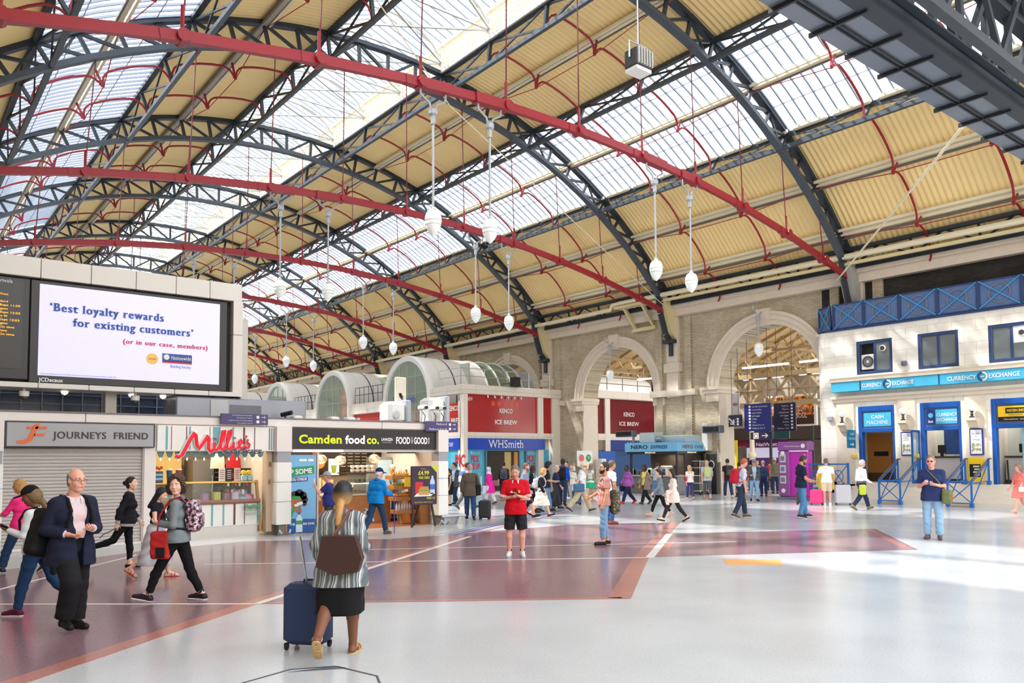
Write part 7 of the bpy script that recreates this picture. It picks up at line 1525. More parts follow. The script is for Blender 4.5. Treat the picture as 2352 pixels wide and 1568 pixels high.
# ================================================================ the people
JN = lambda c: dict(col=c, t=.017, flare=.01); TEE = lambda c, **k: dict(col=c, sleeve=.72, t=.014, hem=-.1, crew=1, **k); SHIRT = lambda c, **k: dict(col=c, sleeve=1.97, t=.016, hem=k.pop('hem', .04), **k)
DENIM, DKDEN = (92, 132, 172), (38, 62, 96); BLK = (22, 22, 26)
# -- near the camera
P = person('balding person in a dark navy suit jacket and striped shirt with glasses', 1.76, 10.23, 1.81, -32, sex='m', sk='pink', hair=('bald', (120, 124, 132)), L=(-3, 3), R=(26, 42), fR=4, aL=(8, 14, 88, 38), aR=(-8, 16, 88, 30), lod=0, fat=1.16, lean=3, head=(6, 0), curl=34, glasses=(110, 70, 60),
    top=dict(mat=stripes('pink_shirt', [(0, (240, 226, 226)), (.5, (206, 130, 140)), (.72, (240, 226, 226)), (.86, (120, 80, 110))], 'Y', 62), sleeve=1.9, t=.014, hem=.06, collar=(240, 230, 232), n='shirt'), coat=dict(col=(30, 34, 56), sleeve=1.86, hem=-.22, t=.02, open=.055, flare=.08, n='suit_jacket'), bottom=dict(col=(26, 26, 30), t=.03, flare=.028, bag=.04), belt=(20, 18, 18), shoes=((24, 22, 22), None))
backpack(P, 'black rucksack slung on the right shoulder of the person in the navy suit', (20, 20, 22), w=.16, hh=.26, d=.1, side=-.17, drop=.16, tilt=-14)
P = person('person in a pink top and jeans with short blond hair and sunglasses walking left', 2.0, 16.05, 1.63, 172, 'walk', sex='f', sk='pink', hair=('bob', (190, 144, 90)), lod=1, fat=1.08, lean=4, aL=(38, 10, 38, 0), aR=(-10, 10, 40, 0), glasses=(40, 20, 24), top=dict(col=(240, 50, 130), sleeve=1.15, t=.016, hem=-.1), bottom=JN(DKDEN), shoes=((40, 44, 60), (230, 230, 230)))
P = person('person in a black cap, white sleeves and tight blue jeans walking left', 1.62, 11.51, 1.62, 176, sex='f', sk='brown', hair=('tied', (120, 92, 60)), hat=('cap', (18, 18, 20)), L=(16, 4), R=(-18, 30), aL=(16, 8, 98, 4), aR=(-10, 8, 60, 10), lod=0, fat=1.18, lean=6, head=(30, 14), top=dict(col=(222, 224, 228), sleeve=1.95, t=.012, hem=-.08), bottom=dict(col=(34, 66, 104), t=.011, n='trousers', flare=0), shoes=((88, 24, 62), (236, 234, 236)))
backpack(P, 'small black rucksack on the back of the person in the black cap', (24, 24, 26), w=.13, hh=.19, d=.07)
phone(P, 'dark tablet held out flat by the person in the black cap', 'aL', (50, 36, 40), (.07, .1))
t = with_person(P, 'tied_jacket', 'black jacket sleeves hanging behind the person in the black cap', 'jacket'); MB().tube([(-.1, -.06, .72), (-.15, -.07, .55), (-.14, -.08, .38)], [.05, .05, .035], 8).build('sleeve', cloth(BLK), t, True, True); MB().tube([(-.1, -.16, .74), (-.18, -.16, .55), (-.22, -.15, .42)], [.05, .05, .035], 8).build('sleeve', cloth(BLK), t, True, True)
P = person('person with a dark hair bun in a black bomber jacket and leggings walking right', 3.53, 15.44, 1.61, 18, sex='f', sk='light', hair=('bun', (30, 24, 24)), L=(4, 2), R=(-30, 42), aL=(10, 10, 30, 0), aR=(-20, 16, 14, 0), lod=0, fat=1.02, lean=5, head=(-14, -10), top=dict(col=(170, 172, 176), sleeve=2.0, hem=-.12, t=.015), coat=dict(col=(22, 24, 30), sleeve=1.7, hem=-.06, t=.02, fold=.006, n='bomber_jacket'), bottom=dict(col=(18, 18, 22), t=.006, frac=1.84, flare=0, n='leggings'), shoes=((30, 26, 26), None, -.01))
a = P['J']['aR']; tag(MB().tube([world(P, a['hand']), world(P, a['hand'] + np.array([-.2, 0, -.1])), world(P, a['hand'] + np.array([-.26, 0, -.16]))], .008, 6).build('umbrella_strap', BLACK), 'thin black cord dangling from the hand of the person in the bomber jacket', 'cord')
P = person('person with long black hair in a navy vest top and long pale grey skirt', 3.62, 13.9, 1.5, 6, sex='f', sk='light', hair=('long', (24, 20, 24)), L=(18, 8), R=(-18, 26), aL=(12, 8, 66, 14), aR=(10, 10, 68, 6), lod=0, fat=.98, lean=3, head=(-6, 24), top=dict(col=(22, 24, 40), sleeve=.3, t=.014, hem=-.02), bottom=dict(n='skirt', col=(190, 190, 200), hem=-.66, flare=.24, t=.012, fold=.012), shoes=('sandal', (190, 40, 44)))
phone(P, 'dark phone looked at by the person in the long grey skirt', 'aR')
P = person('person with curly brown hair in a grey zip jacket and black trousers facing the camera', 3.25, 11.39, 1.74, 180, sex='f', sk='light', hair=('curly', (70, 46, 36)), L=(26, 4), R=(-16, 10), fR=-2, aL=(4, 12, 96, 30), aR=(6, 10, 92, 30), lod=0, fat=1.02, lean=2, head=(86, 2), twist=10, top=dict(col=(126, 134, 138), sleeve=1.9, t=.018, hem=-.08, collar=(110, 116, 120), n='zip_jacket'), bottom=dict(col=(18, 18, 20), t=.009, flare=0, frac=1.88), socks=(blotch('dotted', [(24, 20, 24), (24, 20, 24), (230, 226, 226)], 60), .2), shoes=((44, 28, 38), (226, 222, 222)))
backpack(P, 'navy floral rucksack on the back of the person with curly hair', (30, 30, 50), (26, 26, 34), blotch('floral', [(26, 26, 40), (34, 34, 56), (196, 120, 130), (120, 150, 176), (226, 206, 206)], 26), w=.15, hh=.22, d=.09)
bag(P, 'shoulder_bag', 'red shoulder bag with a black pocket carried by the person with curly hair', 'bag', (.2, .12, -.1), (.13, .05, .19), (186, 44, 44), [((.2, .12, .05), (.16, .14, .3), (.05, .13, .48), (-.06, .1, .5), (-.14, .08, .4))], r=.05)
t = bpy.data.objects[[o.name for o in bpy.data.objects if o.name.startswith('shoulder_bag')][-1]]; c = P['T']((.18, .12, -.2)); MB().bbox(c[0] - .06, c[1] + .052, c[2] - .06, c[0] + .06, c[1] + .066, c[2] + .07, .01).build('pocket', cloth((28, 28, 36)), t, False, True)
BL_ = stripes('blouse', [(0, (96, 104, 108)), (.3, (150, 156, 158)), (.4, (220, 220, 218)), (.5, (110, 116, 120)), (.62, (206, 206, 204)), (.68, (90, 96, 100)), (.84, (160, 164, 166))], 'Y', 9, .1)
OMB = M((168, 120, 70), .5, var=.3, scale=30)
if 'ombre' not in MATS:
    m_, n_, l_, p_ = nmat('ombre'); tc_ = n_.new('ShaderNodeTexCoord'); sp_ = n_.new('ShaderNodeSeparateXYZ'); l_.new(tc_.outputs['Object'], sp_.inputs[0]); r_ = n_.new('ShaderNodeValToRGB'); mp_ = n_.new('ShaderNodeMapRange'); mp_.inputs['From Min'].default_value = 1.2; mp_.inputs['From Max'].default_value = 1.75; l_.new(sp_.outputs['Z'], mp_.inputs['Value']); l_.new(mp_.outputs[0], r_.inputs[0])
    r_.color_ramp.elements[0].position = .5; r_.color_ramp.elements[0].color = (*lin((196, 146, 86)), 1); r_.color_ramp.elements[1].position = .72; r_.color_ramp.elements[1].color = (*lin((26, 22, 24)), 1); l_.new(r_.outputs[0], p_.inputs['Base Color']); MATS['ombre'] = m_
P = person('person seen from behind in a striped blouse and black skirt pulling a suitcase', 3.6, 7.2, 1.69, 88, sex='f', sk='brown', hair=('tied', (120, 90, 60), MATS['ombre']), L=(-22, 30), R=(8, 2), fL=48, aL=(-6, 20, 46, 6), aR=(2, 14, 62, 12), lod=0, fat=1.22, lean=3, head=(0, 10), top=dict(mat=BL_, sleeve=1.75, t=.028, hem=-.24, flare=.12, fold=.005, cuff=.014, n='blouse'), bottom=dict(n='skirt', col=(20, 20, 22), hem=-.5, flare=.0, t=.014, fold=.003), shoes=('sandal', (206, 170, 120)))
t = with_person(P, 'tote_bag', 'brown leather tote bag on the back of the person in the striped blouse', 'bag'); c = P['T']((-.24, -.06, .1)); mb = MB(); H_ = 1.0
q = [(-.17, .17), (.14, .17), (.21, -.04), (.17, -.17), (-.05, -.2), (-.23, -.12)]
mb.prism([(c[1] - u, c[2] + v) for u, v in q], c[0] - .07, c[0] + .06, 'X').build('bag', cloth((70, 46, 42), .45), t, False, True)
for dx in (-.04, .03): MB().tube([tuple(P['T'](v)) for v in ((-.24 + dx, .02, .27), (-.2 + dx, -.06, .4), (-.1, -.1, .53), (0, -.12, .52), (.1, -.12, .4))], .011, 6).build('handle', cloth((120, 76, 66), .5), t, True, True)
MB().ball(tuple(P['T']((-.3, -.1, .2))), .01, 8).build('stud', M((220, 190, 110), .3, metal=.9), t, True, True)
t = with_person(P, 'hair_glasses', 'pale sunglasses pushed up on the dark hair of the person in the striped blouse', 'sunglasses'); MB().tube([tuple(P['HT'](v)) for v in ((-.02, .09, .06), (.05, .088, .12), (.08, .0, .135), (.05, -.088, .12), (-.02, -.09, .06))], .007, 6).build('frame', M((226, 206, 180), .3), t, True, True)
suitcase('navy blue soft suitcase pulled by the person in the striped blouse', 3.47, 7.66, 39, (34, 52, 88), .22, .15, .6, .5, False, tilt=.16)
P = person('person in a bright blue fleece and navy cap walking with a stick', 9.99, 18.03, 1.72, 62, 'walk2', sk='pink', hair=('short', (226, 226, 226)), hat=('cap', (36, 46, 90)), aR=(26, 8, 60, 0), aL=(-4, 10, 14, 0), L=(-16, 22), R=(20, 4), lod=1, fat=1.02, lean=6, head=(-10, 6), glasses=(60, 50, 50), top=dict(col=(14, 134, 214), sleeve=1.93, t=.024, hem=-.1, n='fleece', collar=(14, 120, 200)), bottom=JN((36, 66, 100)), shoes=((96, 76, 64), None))
h = world(P, P['J']['aR']['hand']); t = thing('walking_stick', 'purple walking stick held by the person in the blue fleece', 'stick', (h[0], h[1], 0)); MB().tube([(h[0], h[1], h[2]), (h[0] + .03, h[1] + .04, .01)], .012, 8).build('shaft', M((90, 70, 170), .3), t); MB().tube([(h[0] - .05, h[1], h[2] + .03), (h[0] + .05, h[1], h[2] + .03)], .014, 8).build('grip', BLACK, t)
h = world(P, P['J']['aL']['hand']); solo('carrier_bag', MB().bbox(h[0] - .16, h[1] - .04, h[2] - .4, h[0] + .12, h[1] + .04, h[2] - .04, .03), blotch('carrier', [(230, 230, 232), (206, 206, 212), (90, 90, 100)], 9), 'white printed carrier bag hanging from the hand of the person in the blue fleece', 'bag')
P = person('person in a grey cap drinking from a bottle behind the striped blouse', 8.87, 18.43, 1.6, 178, sk='pink', hair=('crop', (150, 130, 110)), hat=('cap', (164, 166, 172)), aL=(50, 16, 100, 20), aR=(0, 8, 10, 0), lod=1, fat=1.1, top=TEE((44, 52, 120)), bottom=JN((60, 62, 70)), shoes=((60, 60, 60), None))
h = world(P, P['J']['aL']['hand']); solo('water_bottle', MB().lathe([(.03, -.1), (.033, .06), (.014, .1), (.014, .13)], h, 10), M((206, 224, 236), .15, alpha=.75), 'clear water bottle held by the drinking person in the grey cap', 'bottle', None, True)
person('person in a black tee working behind the food counter', 9.25, 20.6, 1.73, 5, sk='light', hair=('short', (84, 58, 44)), lod=1, lean=14, head=(0, 16), top=TEE((24, 24, 26)), bottom=JN((170, 160, 150)), aL=(20, 8, 30, 0), aR=(10, 8, 40, 0))
person('person in a grey suit standing inside the food shop at the back right', 12.72, 21.85, 1.75, 190, sk='pink', hair=('crop', (206, 206, 206)), lod=2, top=SHIRT((230, 230, 236)), coat=dict(col=(130, 136, 146), sleeve=1.9, hem=-.2, open=.05), bottom=JN((90, 96, 106)))
# -- middle distance
RJ = dict(col=(206, 18, 36), sleeve=.95, t=.017, hem=-.14, collar=(236, 232, 230), n='rugby_shirt', cuff=.012)
P = person('person in a red rugby shirt and dark shorts looking down at a phone', 9.86, 12.22, 1.8, 268, sk='pink', hair=('crop', (124, 106, 94)), L=(2, 2, 5), R=(2, 2, 5), aL=(8, 12, 100, 44), aR=(6, 14, 96, 44), lod=0, fat=1.08, lean=2, head=(-4, 24), curl=50, top=RJ, bottom=dict(n='shorts', col=(38, 38, 42), frac=.98, t=.028, flare=.014), socks=((20, 20, 24), .2), shoes=((222, 222, 224), (190, 190, 192)))
phone(P, 'phone held in both hands by the person in the red shirt', 'aL')
for sg in (1, -1):
    a = P['J']['aL' if sg > 0 else 'aR']
    for q in (.78, .84, .9): MB().tube([tuple(a['S'] + a['u'] * .285 * P['s'] * q + (np.cross(a['u'], [1, 0, 0]) * math.cos(w) + np.cross(a['u'], np.cross(a['u'], [1, 0, 0])) * math.sin(w)) * .081) for w in [2 * math.pi * i / 16 for i in range(17)]], .006, 5).build('sleeve_stripe', WHITE, P['root'], True, True)
text('STANDARD', tuple(P['T']((.165, .1, .14))), .03, WHITE, None, ((0, 1, 0), (0, 0, 1)), w=.2).parent = P['root']
c = P['T']((.15, .07, .3)); MB().bbox(c[0] - .01, c[1] - .022, c[2] - .03, c[0] + .012, c[1] + .022, c[2] + .03, .01).build('badge', M((226, 180, 90), .5), P['root'], False, True)
c = P['T']((.15, -.07, .29)); MB().prism([(c[1] - .035, c[2] - .01), (c[1] + .03, c[2] - .01), (c[1] + .0, c[2] + .03)], c[0] - .005, c[0] + .012, 'X').build('badge', WHITE, P['root'], False, True)
c = P['HT']((.1, 0, -.2)); MB().tube([tuple(P['T']((.145, .0, .37))), tuple(P['T']((.16, .005, .3)))], .014, 6).build('hung_glasses', BLACK, P['root'], True, True)
TS = stripes('brick_tee', [(0, (196, 130, 122)), (.45, (150, 84, 80)), (.7, (222, 178, 168))], 'X', 34)
P = person('bearded person in a striped brick red tee and pale jeans with sunglasses', 12.67, 12.58, 1.81, 186, sk='tan', hair=('short', (34, 28, 28)), beard=(30, 24, 24), glasses=(20, 18, 20), L=(4, 2), R=(-4, 4), aL=(0, 9, 14, 0), aR=(16, 8, 44, 16), lod=0, lean=-3, head=(10, -2), top=dict(mat=TS, sleeve=.62, t=.014, hem=-.1, crew=1, n='tee', fold=.0015), bottom=dict(col=(124, 160, 196), t=.018, frac=1.86, flare=0), shoes=((40, 36, 36), None, -.005))
bag(P, 'drawstring_bag', 'camouflage drawstring bag hanging at the back of the bearded person', 'bag', (-.24, .02, -.02), (.1, .15, .26), (70, 64, 48), [((-.16, .05, .2), (-.1, .1, .45), (0, .1, .5), (.1, .1, .4))], blotch('camo', [(60, 54, 40), (110, 100, 76), (40, 36, 30), (150, 140, 112)], 16), r=.08, pitch=0)
person('person in a white tee standing behind the bearded one', 16.76, 16.36, 1.84, 20, sk='tan', hair=('short', (110, 90, 76)), lod=1, fat=1.05, top=TEE((240, 240, 242)), bottom=JN((60, 100, 150)), shoes=((130, 80, 60), None))
P = person('person with long dark hair in a cream blouse and black leggings walking left', 18.71, 15.64, 1.62, 180, 'walk', sex='f', sk='light', hair=('long', (50, 34, 30)), L=(28, 4), R=(-24, 14), aL=(10, 8, 50, 8), aR=(6, 8, 50, 8), lod=1, top=dict(col=(240, 226, 218), sleeve=1.9, t=.024, hem=-.26, flare=.1, n='blouse'), bottom=dict(col=(44, 42, 44), t=.006, n='leggings', flare=0), shoes=((34, 34, 38), None, -.03))
bag(P, 'cardigan', 'cream cardigan carried over the arm of the person in the cream blouse', 'cardigan', (.24, .2, -.08), (.05, .06, .24), (240, 222, 206), r=.04)
person('person in a grey blue top walking left just behind the cream blouse', 19.9, 17.2, 1.58, 180, 'walk2', sex='f', sk='light', hair=('pony', (40, 34, 34)), lod=1, top=dict(col=(124, 138, 150), sleeve=1.9, t=.02, hem=-.1), bottom=dict(col=(30, 30, 34), t=.008, n='leggings', flare=0, frac=1.8), shoes=((216, 180, 160), None))
P = person('red haired person in a pale blue short sleeved shirt and navy trousers', 21.32, 15.11, 1.89, 8, 'stroll', sk='pink', hair=('short', (176, 96, 54)), lod=1, lean=5, head=(0, 22), aL=(-4, 8, 10, 0), aR=(0, 8, 16, 0), top=dict(col=(206, 214, 232), sleeve=.9, t=.016, hem=-.02, collar=(206, 214, 232)), bottom=JN((48, 58, 84)), shoes=((90, 80, 72), (220, 214, 206)))
backpack(P, 'red rucksack on the red haired person', (196, 30, 56), w=.14, hh=.22)
P = person('person in a navy polo shirt using a phone by the purple stand', 22.67, 13.84, 1.95, 4, sk='tan', hair=('short', (50, 40, 38)), glasses=(30, 26, 26), beard=(70, 54, 46), L=(12, 2), R=(2, 16), aL=(10, 8, 64, 6), aR=(10, 8, 66, 10), lod=1, lean=2, head=(0, 22), top=TEE((34, 40, 66), collar=(34, 40, 66)), bottom=JN((84, 136, 180)), shoes=((36, 44, 66), (230, 230, 230)))
phone(P, 'pale phone held by the person in the navy polo shirt', 'aL', (226, 200, 190))
person('person in a white tee and beige shorts seen from behind between suitcases', 29.55, 16.91, 1.85, 80, sk='pink', hair=('crop', (120, 100, 80)), lod=1, aL=(6, 32, 10, 0), aR=(10, 20, 14, 0), top=TEE((246, 246, 246)), bottom=dict(n='shorts', col=(222, 202, 178), frac=.95, t=.026), shoes=((236, 236, 240), (230, 230, 230)))
suitcase('pink hard suitcase left of the person in beige shorts', 29.35, 17.25, 30, (232, 60, 130), .24, .14, .56, .45); suitcase('black suitcase beside the purple tourist stand', 29.2, 17.85, 20, (60, 54, 56), .17, .12, .5, .5); suitcase('large silver suitcase right of the person in beige shorts', 30.1, 16.55, 35, (206, 206, 212), .3, .15, .75, .2)
P = person('older person in a white shirt and navy trousers walking past the stairs', 27.74, 14.54, 1.84, 8, 'walk', sk='pink', hair=('short', (206, 200, 196)), glasses=(40, 30, 30), lod=1, fat=1.08, aL=(-4, 8, 14, 0), aR=(8, 8, 50, 0), top=SHIRT((240, 238, 244), collar=(240, 238, 244)), bottom=JN((40, 52, 82)), belt=(110, 60, 60), shoes=((120, 110, 84), None))
bag(P, 'carrier_bag', 'lime green carrier bag of the older person in the white shirt', 'bag', (-.1, -.24, -.2), (.12, .05, .17), (190, 206, 60), r=.05)
P = person('person in a navy tee and washed jeans with sunglasses typing on a phone', 19.1, 8.32, 1.93, 236, sk='pink', hair=('crop', (130, 116, 104)), glasses=(50, 36, 36), L=(2, 3, 4), R=(-2, 3, 4), aL=(10, 10, 92, 34), aR=(8, 12, 98, 26), lod=0, fat=1.12, lean=0, head=(-4, 8), curl=44, top=dict(col=(44, 56, 100), sleeve=.8, t=.02, hem=-.14, crew=1, n='tee'), bottom=dict(col=(150, 186, 216), t=.022, flare=.012, fold=.005), shoes=((92, 84, 92), None))
phone(P, 'white phone held by the person in the navy tee', 'aR', (236, 236, 240))
t = bag(P, 'messenger_bag', 'olive green messenger bag with an orange emblem worn by the person in the navy tee', 'bag', (.02, .28, -.05), (.2, .09, .14), (110, 116, 76), [((.05, .26, .08), (.14, .1, .3), (.06, -.06, .48), (-.06, -.09, .5), (-.14, 0, .35), (-.1, .2, .1))], r=.05, rot=0)
c = P['T']((.05, .375, -.06)); MB().bar((c[0], c[1], c[2] - .06), (c[0] + .02, c[1], c[2] + .06), .012, .02).bar((c[0] - .05, c[1], c[2] + .05), (c[0] + .07, c[1], c[2] + .01), .012, .02).build('emblem', M((226, 110, 50), .5), t, False, True)
P = person('person in a coral dress walking at the right edge with a white bag', 29.94, 10.2, 1.66, 190, 'walk', sex='f', sk='pink', hair=('bob', (150, 120, 100)), lod=1, fat=1.1, top=dict(col=(244, 130, 120), sleeve=.9, t=.02, hem=-.1), bottom=dict(n='skirt', col=(244, 134, 124), hem=-.36, flare=.15), shoes=((216, 170, 140), None))
bag(P, 'handbag', 'white handbag on the arm of the person in the coral dress', 'bag', (.12, .24, -.05), (.14, .05, .09), (244, 240, 240), [((.1, .22, .02), (.05, .2, .2), (.15, .22, .02))])
P = person('grey haired person in a brown coat seen from behind with a black suitcase', 14.73, 20.55, 1.74, 96, 'stroll', sk='pink', hair=('short', (150, 148, 148)), lod=1, fat=1.16, coat=dict(col=(92, 80, 70), sleeve=1.92, hem=-.2, t=.022, n='coat'), bottom=JN((46, 72, 110)), shoes=((30, 28, 30), None), aL=(0, 16, 14, 0), aR=(8, 18, 14, 0))
bag(P, 'shoulder_bag', 'black shoulder bag of the person in the brown coat', 'bag', (-.1, -.26, .0), (.07, .08, .17), (22, 22, 26), [((-.1, -.22, .15), (-.1, -.16, .4), (0, -.13, .5), (.1, -.14, .4))])
suitcase('black upright suitcase wheeled beside the person in the brown coat', 15.06, 20.22, 40, (46, 44, 46), .18, .14, .55, .52, False)
person('person in a dark grey suit and pale blue shirt by the newsagent window', 19.25, 27.96, 1.76, 235, 'stroll', sk='tan', hair=('short', (36, 32, 32)), lod=2, head=(-30, 0), top=SHIRT((196, 216, 240)), coat=dict(col=(76, 80, 90), sleeve=1.9, hem=-.2, open=.06, n='suit_jacket'), bottom=JN((44, 52, 74)), shoes=((26, 26, 28), None))
person('person with dark hair in a black dress at the end pier', 18.6, 27.4, 1.52, 200, sex='f', sk='tan', hair=('pony', (26, 22, 24)), lod=2, top=dict(col=BLK, sleeve=.0, t=.014), bottom=dict(n='skirt', col=BLK, hem=-.42, flare=.05), shoes=((24, 24, 26), None))
P = person('person with a blue rucksack half hidden by the brown coat', 17.88, 25.17, 1.81, 40, 'walk2', sk='tan', hair=('short', (70, 56, 50)), lod=2, top=SHIRT((226, 230, 240)), bottom=JN((90, 100, 104)), shoes=((70, 76, 80), None)); backpack(P, 'blue and white rucksack behind the person in the brown coat', (110, 140, 206), (230, 232, 240))
P = person('person in a patterned headscarf, magenta top and white trousers', 20.3, 26.92, 1.56, 160, 'stroll', sex='f', sk='tan', hair=('hijab', (206, 206, 226), blotch('scarf', [(226, 226, 240), (170, 176, 214), (240, 240, 246)], 14)), lod=2, fat=1.1, top=dict(col=(244, 40, 160), sleeve=1.9, t=.03, hem=-.4, flare=.15, n='tunic'), bottom=dict(col=(240, 238, 240), t=.03), shoes=((120, 80, 70), None))
bag(P, 'handbag', 'mauve handbag carried by the person in the headscarf', 'bag', (-.2, -.2, .05), (.2, .06, .13), (150, 116, 124), r=.05); bag(P, 'carrier_bag', 'blue and white carrier bag of the person in the headscarf', 'bag', (.1, .24, -.25), (.16, .05, .2), (220, 226, 240))
P = person('person in dark clothes with a grey rucksack walking toward the newsagent door', 22.46, 28.7, 1.77, 90, 'stroll', sk='tan', hair=('short', (30, 28, 28)), lod=2, top=SHIRT((66, 44, 48)), bottom=JN((36, 40, 50)), shoes=((150, 90, 60), None)); backpack(P, 'grey rucksack on the person heading to the newsagent door', (84, 92, 108), (60, 66, 78))
P = person('bearded person in a grey hooded top and black shorts walking right', 16.34, 19.8, 1.82, 4, 'walk', sk='pink', hair=('crop', (120, 90, 74)), beard=(130, 90, 66), lod=1, top=dict(col=(140, 146, 166), sleeve=1.9, t=.022, hem=-.1, n='hooded_top'), bottom=dict(n='shorts', col=(40, 38, 42), frac=1.02, t=.026), shoes=((34, 34, 40), None), aL=(10, 8, 60, 10), aR=(0, 8, 40, 0))
P = person('blond person in a black leather jacket and cream skirt walking right', 17.23, 20.02, 1.63, 4, 'walk', sex='f', sk='light', hair=('bob', (206, 160, 96)), lod=1, lean=4, head=(0, 16), top=dict(col=(32, 32, 38), sleeve=1.9, t=.02, hem=-.04, n='jacket'), bottom=dict(n='skirt', col=(242, 234, 220), hem=-.5, flare=.3, fold=.01), shoes=((26, 24, 26), None, -.02), aL=(0, 8, 30, 0), aR=(0, 8, 30, 0)); backpack(P, 'silver rucksack of the blond person in the cream skirt', (214, 216, 224), w=.13, hh=.17)
person('person with long black hair behind the blond one', 17.9, 21.3, 1.65, 0, 'stroll', sex='f', sk='dark', hair=('long', (24, 20, 20)), lod=2, top=SHIRT((28, 26, 30)), bottom=dict(col=(24, 24, 28), t=.01, n='leggings'))
P = person('person with dark curly hair in black and jeans looking at a phone', 18.93, 21.7, 1.8, 8, 'stroll', sk='tan', hair=('curly', (28, 24, 24)), lod=2, head=(0, 20), aL=(10, 8, 70, 6), aR=(10, 8, 74, 6), top=dict(col=(40, 40, 46), sleeve=.9, t=.02, hem=-.1), bottom=JN((110, 146, 184)), shoes=((36, 36, 44), None)); phone(P, 'phone held by the curly haired person in black', 'aR', (200, 190, 190))
person('person with grey hair walking close behind the curly haired one', 20.2, 22.6, 1.66, 10, 'stroll', sk='pink', hair=('short', (190, 184, 180)), lod=2, top=SHIRT((44, 52, 86)), bottom=JN((60, 60, 70)))
P = person('person in a royal blue shirt seen from behind with a black rucksack', 21.88, 24.05, 1.9, 78, 'stroll', sk='dark', hair=('crop', (24, 22, 22)), lod=1, fat=1.06, top=SHIRT((30, 84, 206)), bottom=JN((44, 58, 84)), shoes=((30, 26, 28), None)); backpack(P, 'black rucksack on the person in the royal blue shirt', (26, 26, 30))
suitcase('black suitcase beside the curly haired person in black', 20.6, 23.2, 10, (40, 42, 46), .19, .14, .56, .5, False); suitcase('dark grey tilted suitcase beside the person in the royal blue shirt', 22.6, 24.0, 60, (84, 92, 104), .18, .14, .55, .5, False)
P = person('person in a straw hat, white shirt and khaki trousers striding right', 19.83, 20.83, 1.83, 4, 'walk', sk='pink', hair=('short', (220, 216, 210)), hat=('hat', (232, 206, 156)), glasses=(50, 40, 36), beard=(220, 214, 208), L=(26, 4), R=(-26, 14), lod=1, fat=1.08, lean=6, aL=(8, 8, 20, 0), aR=(-10, 8, 16, 0), top=dict(col=(240, 240, 244), sleeve=.9, t=.022, hem=-.1, collar=(240, 240, 244)), bottom=dict(col=(206, 190, 160), t=.03, flare=.02, bag=.03), shoes=((70, 70, 76), (220, 220, 220)))
bag(P, 'messenger_bag', 'blue messenger bag of the person in the straw hat', 'bag', (-.1, -.24, -.05), (.19, .06, .14), (70, 110, 150), [((-.1, -.2, .08), (-.02, -.1, .35), (0, .08, .52), (.1, .08, .4))])
person('person with long hair in a white top and green skirt behind the straw hat', 24.74, 25.37, 1.68, 30, 'stroll', sex='f', sk='tan', hair=('long', (150, 120, 96)), lod=2, top=dict(col=(244, 244, 240), sleeve=.3, t=.014), bottom=dict(n='skirt', col=(40, 196, 140), hem=-.3, flare=.15), shoes=((200, 170, 150), None))
person('older person in a cream blouse and sunglasses left of the straw hat', 22.9, 24.6, 1.6, 240, 'stroll', sex='f', sk='pink', hair=('bob', (200, 180, 150)), glasses=(30, 26, 26), lod=2, top=dict(col=(236, 230, 214), sleeve=.9, t=.02), bottom=JN((226, 226, 226)), shoes=((200, 190, 180), None))
person('person in a pale shirt raising one arm in front of the brick pier', 27.33, 29.72, 1.76, 250, sk='tan', hair=('short', (30, 28, 28)), lod=2, aL=(75, 60, 70, -10), top=SHIRT((214, 220, 232)), bottom=JN((60, 64, 80)))
person('person with a shoulder strap in a beige shirt and jeans near the music poster', 31.5, 31.2, 1.6, 260, 'stroll', sk='pink', hair=('crop', (120, 90, 80)), hat=('cap', (170, 110, 110)), lod=2, top=TEE((214, 206, 188)), bottom=JN((110, 146, 180)), shoes=((50, 56, 76), None))
P = person('person in a purple shirt and dark jeans with red shoes', 24.66, 23.05, 1.66, 200, 'walk', sex='f', sk='dark', hair=('crop', (40, 34, 34)), lod=1, fat=1.16, top=dict(col=(168, 96, 176), sleeve=1.9, t=.026, hem=-.12, n='shirt'), bottom=JN((36, 44, 76)), shoes=((206, 40, 70), None)); bag(P, 'handbag', 'navy handbag hanging from the hand of the person in the purple shirt', 'bag', (.12, -.3, -.22), (.15, .05, .13), (44, 48, 86), r=.05)
P = person('person in a yellow top and taupe jacket with dark curly hair', 24.94, 22.33, 1.66, 215, 'walk', sex='f', sk='dark', hair=('curly', (50, 30, 34)), lod=1, fat=1.05, top=dict(col=(236, 220, 110), sleeve=.9, t=.014), coat=dict(col=(140, 122, 116), sleeve=1.9, hem=-.25, open=.09, t=.016), bottom=JN((34, 34, 38)), shoes=((60, 56, 56), None)); bag(P, 'handbag', 'tan handbag of the person in the yellow top', 'bag', (.12, -.22, -.1), (.09, .06, .12), (206, 150, 84))
person('person in a checked shirt and blue jeans leaning at the espresso kiosk', 29.78, 25.9, 1.72, 60, 'walk2', sk='pink', hair=('short', (60, 48, 44)), lod=2, top=dict(mat=blotch('check', [(120, 150, 170), (190, 200, 206), (90, 120, 130)], 30), sleeve=.9, t=.018), bottom=JN((70, 110, 160)), shoes=((40, 40, 50), None))
P = person('person with blond hair in a white top and indigo trousers by the roll cage', 29.25, 23.48, 1.56, 95, 'stroll', sex='f', sk='pink', hair=('long', (206, 164, 116)), lod=2, top=dict(col=(244, 236, 228), sleeve=.6, t=.016), bottom=dict(col=(62, 60, 120), t=.01), shoes=((214, 160, 130), None)); bag(P, 'handbag', 'dark red handbag of the blond person by the roll cage', 'bag', (0, .24, .12), (.14, .05, .1), (170, 50, 80))
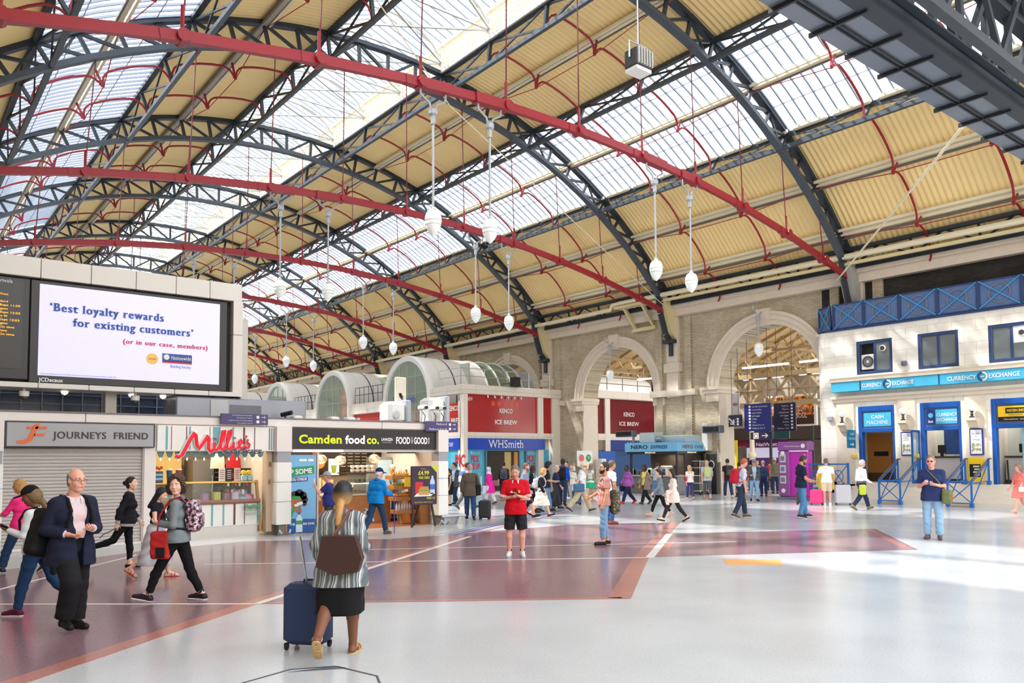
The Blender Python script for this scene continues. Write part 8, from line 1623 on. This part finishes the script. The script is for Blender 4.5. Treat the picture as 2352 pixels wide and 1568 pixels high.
P = person('bald person in grey with a pale green rucksack seen from behind', 29.8, 22.93, 1.79, 85, 'stroll', sk='pink', hair=('crop', (222, 170, 150)), lod=2, top=TEE((190, 196, 206)), bottom=dict(col=(90, 94, 100), t=.012, frac=1.7), shoes=((214, 160, 130), None)); backpack(P, 'pale green rucksack on the bald person', (196, 204, 140))
P = person('person with a black and grey rucksack walking into the tall arch', 31.44, 22.98, 1.85, 92, 'stroll', sk='pink', hair=('short', (50, 44, 42)), lod=2, top=TEE((60, 40, 44)), bottom=JN((50, 70, 110)), shoes=((220, 220, 220), None)); backpack(P, 'black and grey rucksack at the tall arch', (60, 62, 66), (90, 92, 96))
person('person with dark hair just right of the black and grey rucksack', 32.4, 23.0, 1.68, 92, 'stroll', sex='f', sk='tan', hair=('long', (40, 30, 30)), lod=2, top=SHIRT((44, 40, 46)), bottom=JN((40, 48, 74)))
P = person('person in a blue cap and mottled dark jacket with pale jeans facing the camera', 30.02, 20.58, 1.82, 262, 'stroll', sk='tan', hair=('short', (40, 34, 34)), hat=('cap', (110, 140, 190)), lod=2, aR=(10, 10, 80, 20), top=SHIRT((170, 200, 226)), coat=dict(mat=blotch('dark_jacket', [(60, 62, 66), (110, 112, 112), (40, 42, 46)], 18), sleeve=1.9, hem=-.06, open=.05), bottom=JN((136, 170, 206)), shoes=((40, 38, 40), None))
person('grey haired person in a navy jacket seen from behind under the arch', 34.2, 22.9, 1.75, 88, sk='pink', hair=('short', (150, 150, 154)), lod=2, top=SHIRT((54, 74, 116)), bottom=JN((36, 52, 90)))
P = person('person in a pale cap with a large olive rucksack', 37.5, 24.4, 1.86, 88, sk='pink', hair=('short', (150, 120, 100)), hat=('cap', (230, 230, 234)), lod=2, top=TEE((150, 146, 140)), bottom=JN((56, 66, 96))); backpack(P, 'large olive rucksack under the arch', (130, 128, 100), w=.17, hh=.3)
person('person in a red top far under the tall arch', 41.1, 27.1, 1.71, 95, sk='pink', hair=('short', (60, 40, 36)), lod=2, top=TEE((214, 40, 50)), bottom=JN((60, 60, 76)))
person('person in grey between the two jackets under the arch', 39.5, 27.2, 1.74, 92, 'stroll', sk='brown', hair=('curly', (26, 24, 24)), lod=2, top=TEE((140, 140, 150)), bottom=JN((50, 50, 60)))
person('person in a dark coat far beyond the red top', 44.5, 29.0, 1.78, 100, 'stroll', sk='light', hair=('short', (40, 34, 34)), lod=2, top=SHIRT((36, 36, 44)), bottom=JN((40, 40, 50)))
person('person in a pale jacket far beyond the tall arch', 42.5, 28.9, 1.7, 260, 'stroll', sex='f', sk='pink', hair=('bob', (190, 150, 100)), lod=2, top=SHIRT((206, 196, 186)), bottom=JN((70, 76, 100)))
person('bald clerk behind the middle exchange counter', 36.6, 14.0, 2.2, 180, sk='brown', hair=('crop', (60, 44, 40)), lod=2, top=SHIRT((214, 220, 230)), bottom=JN((50, 50, 60)))
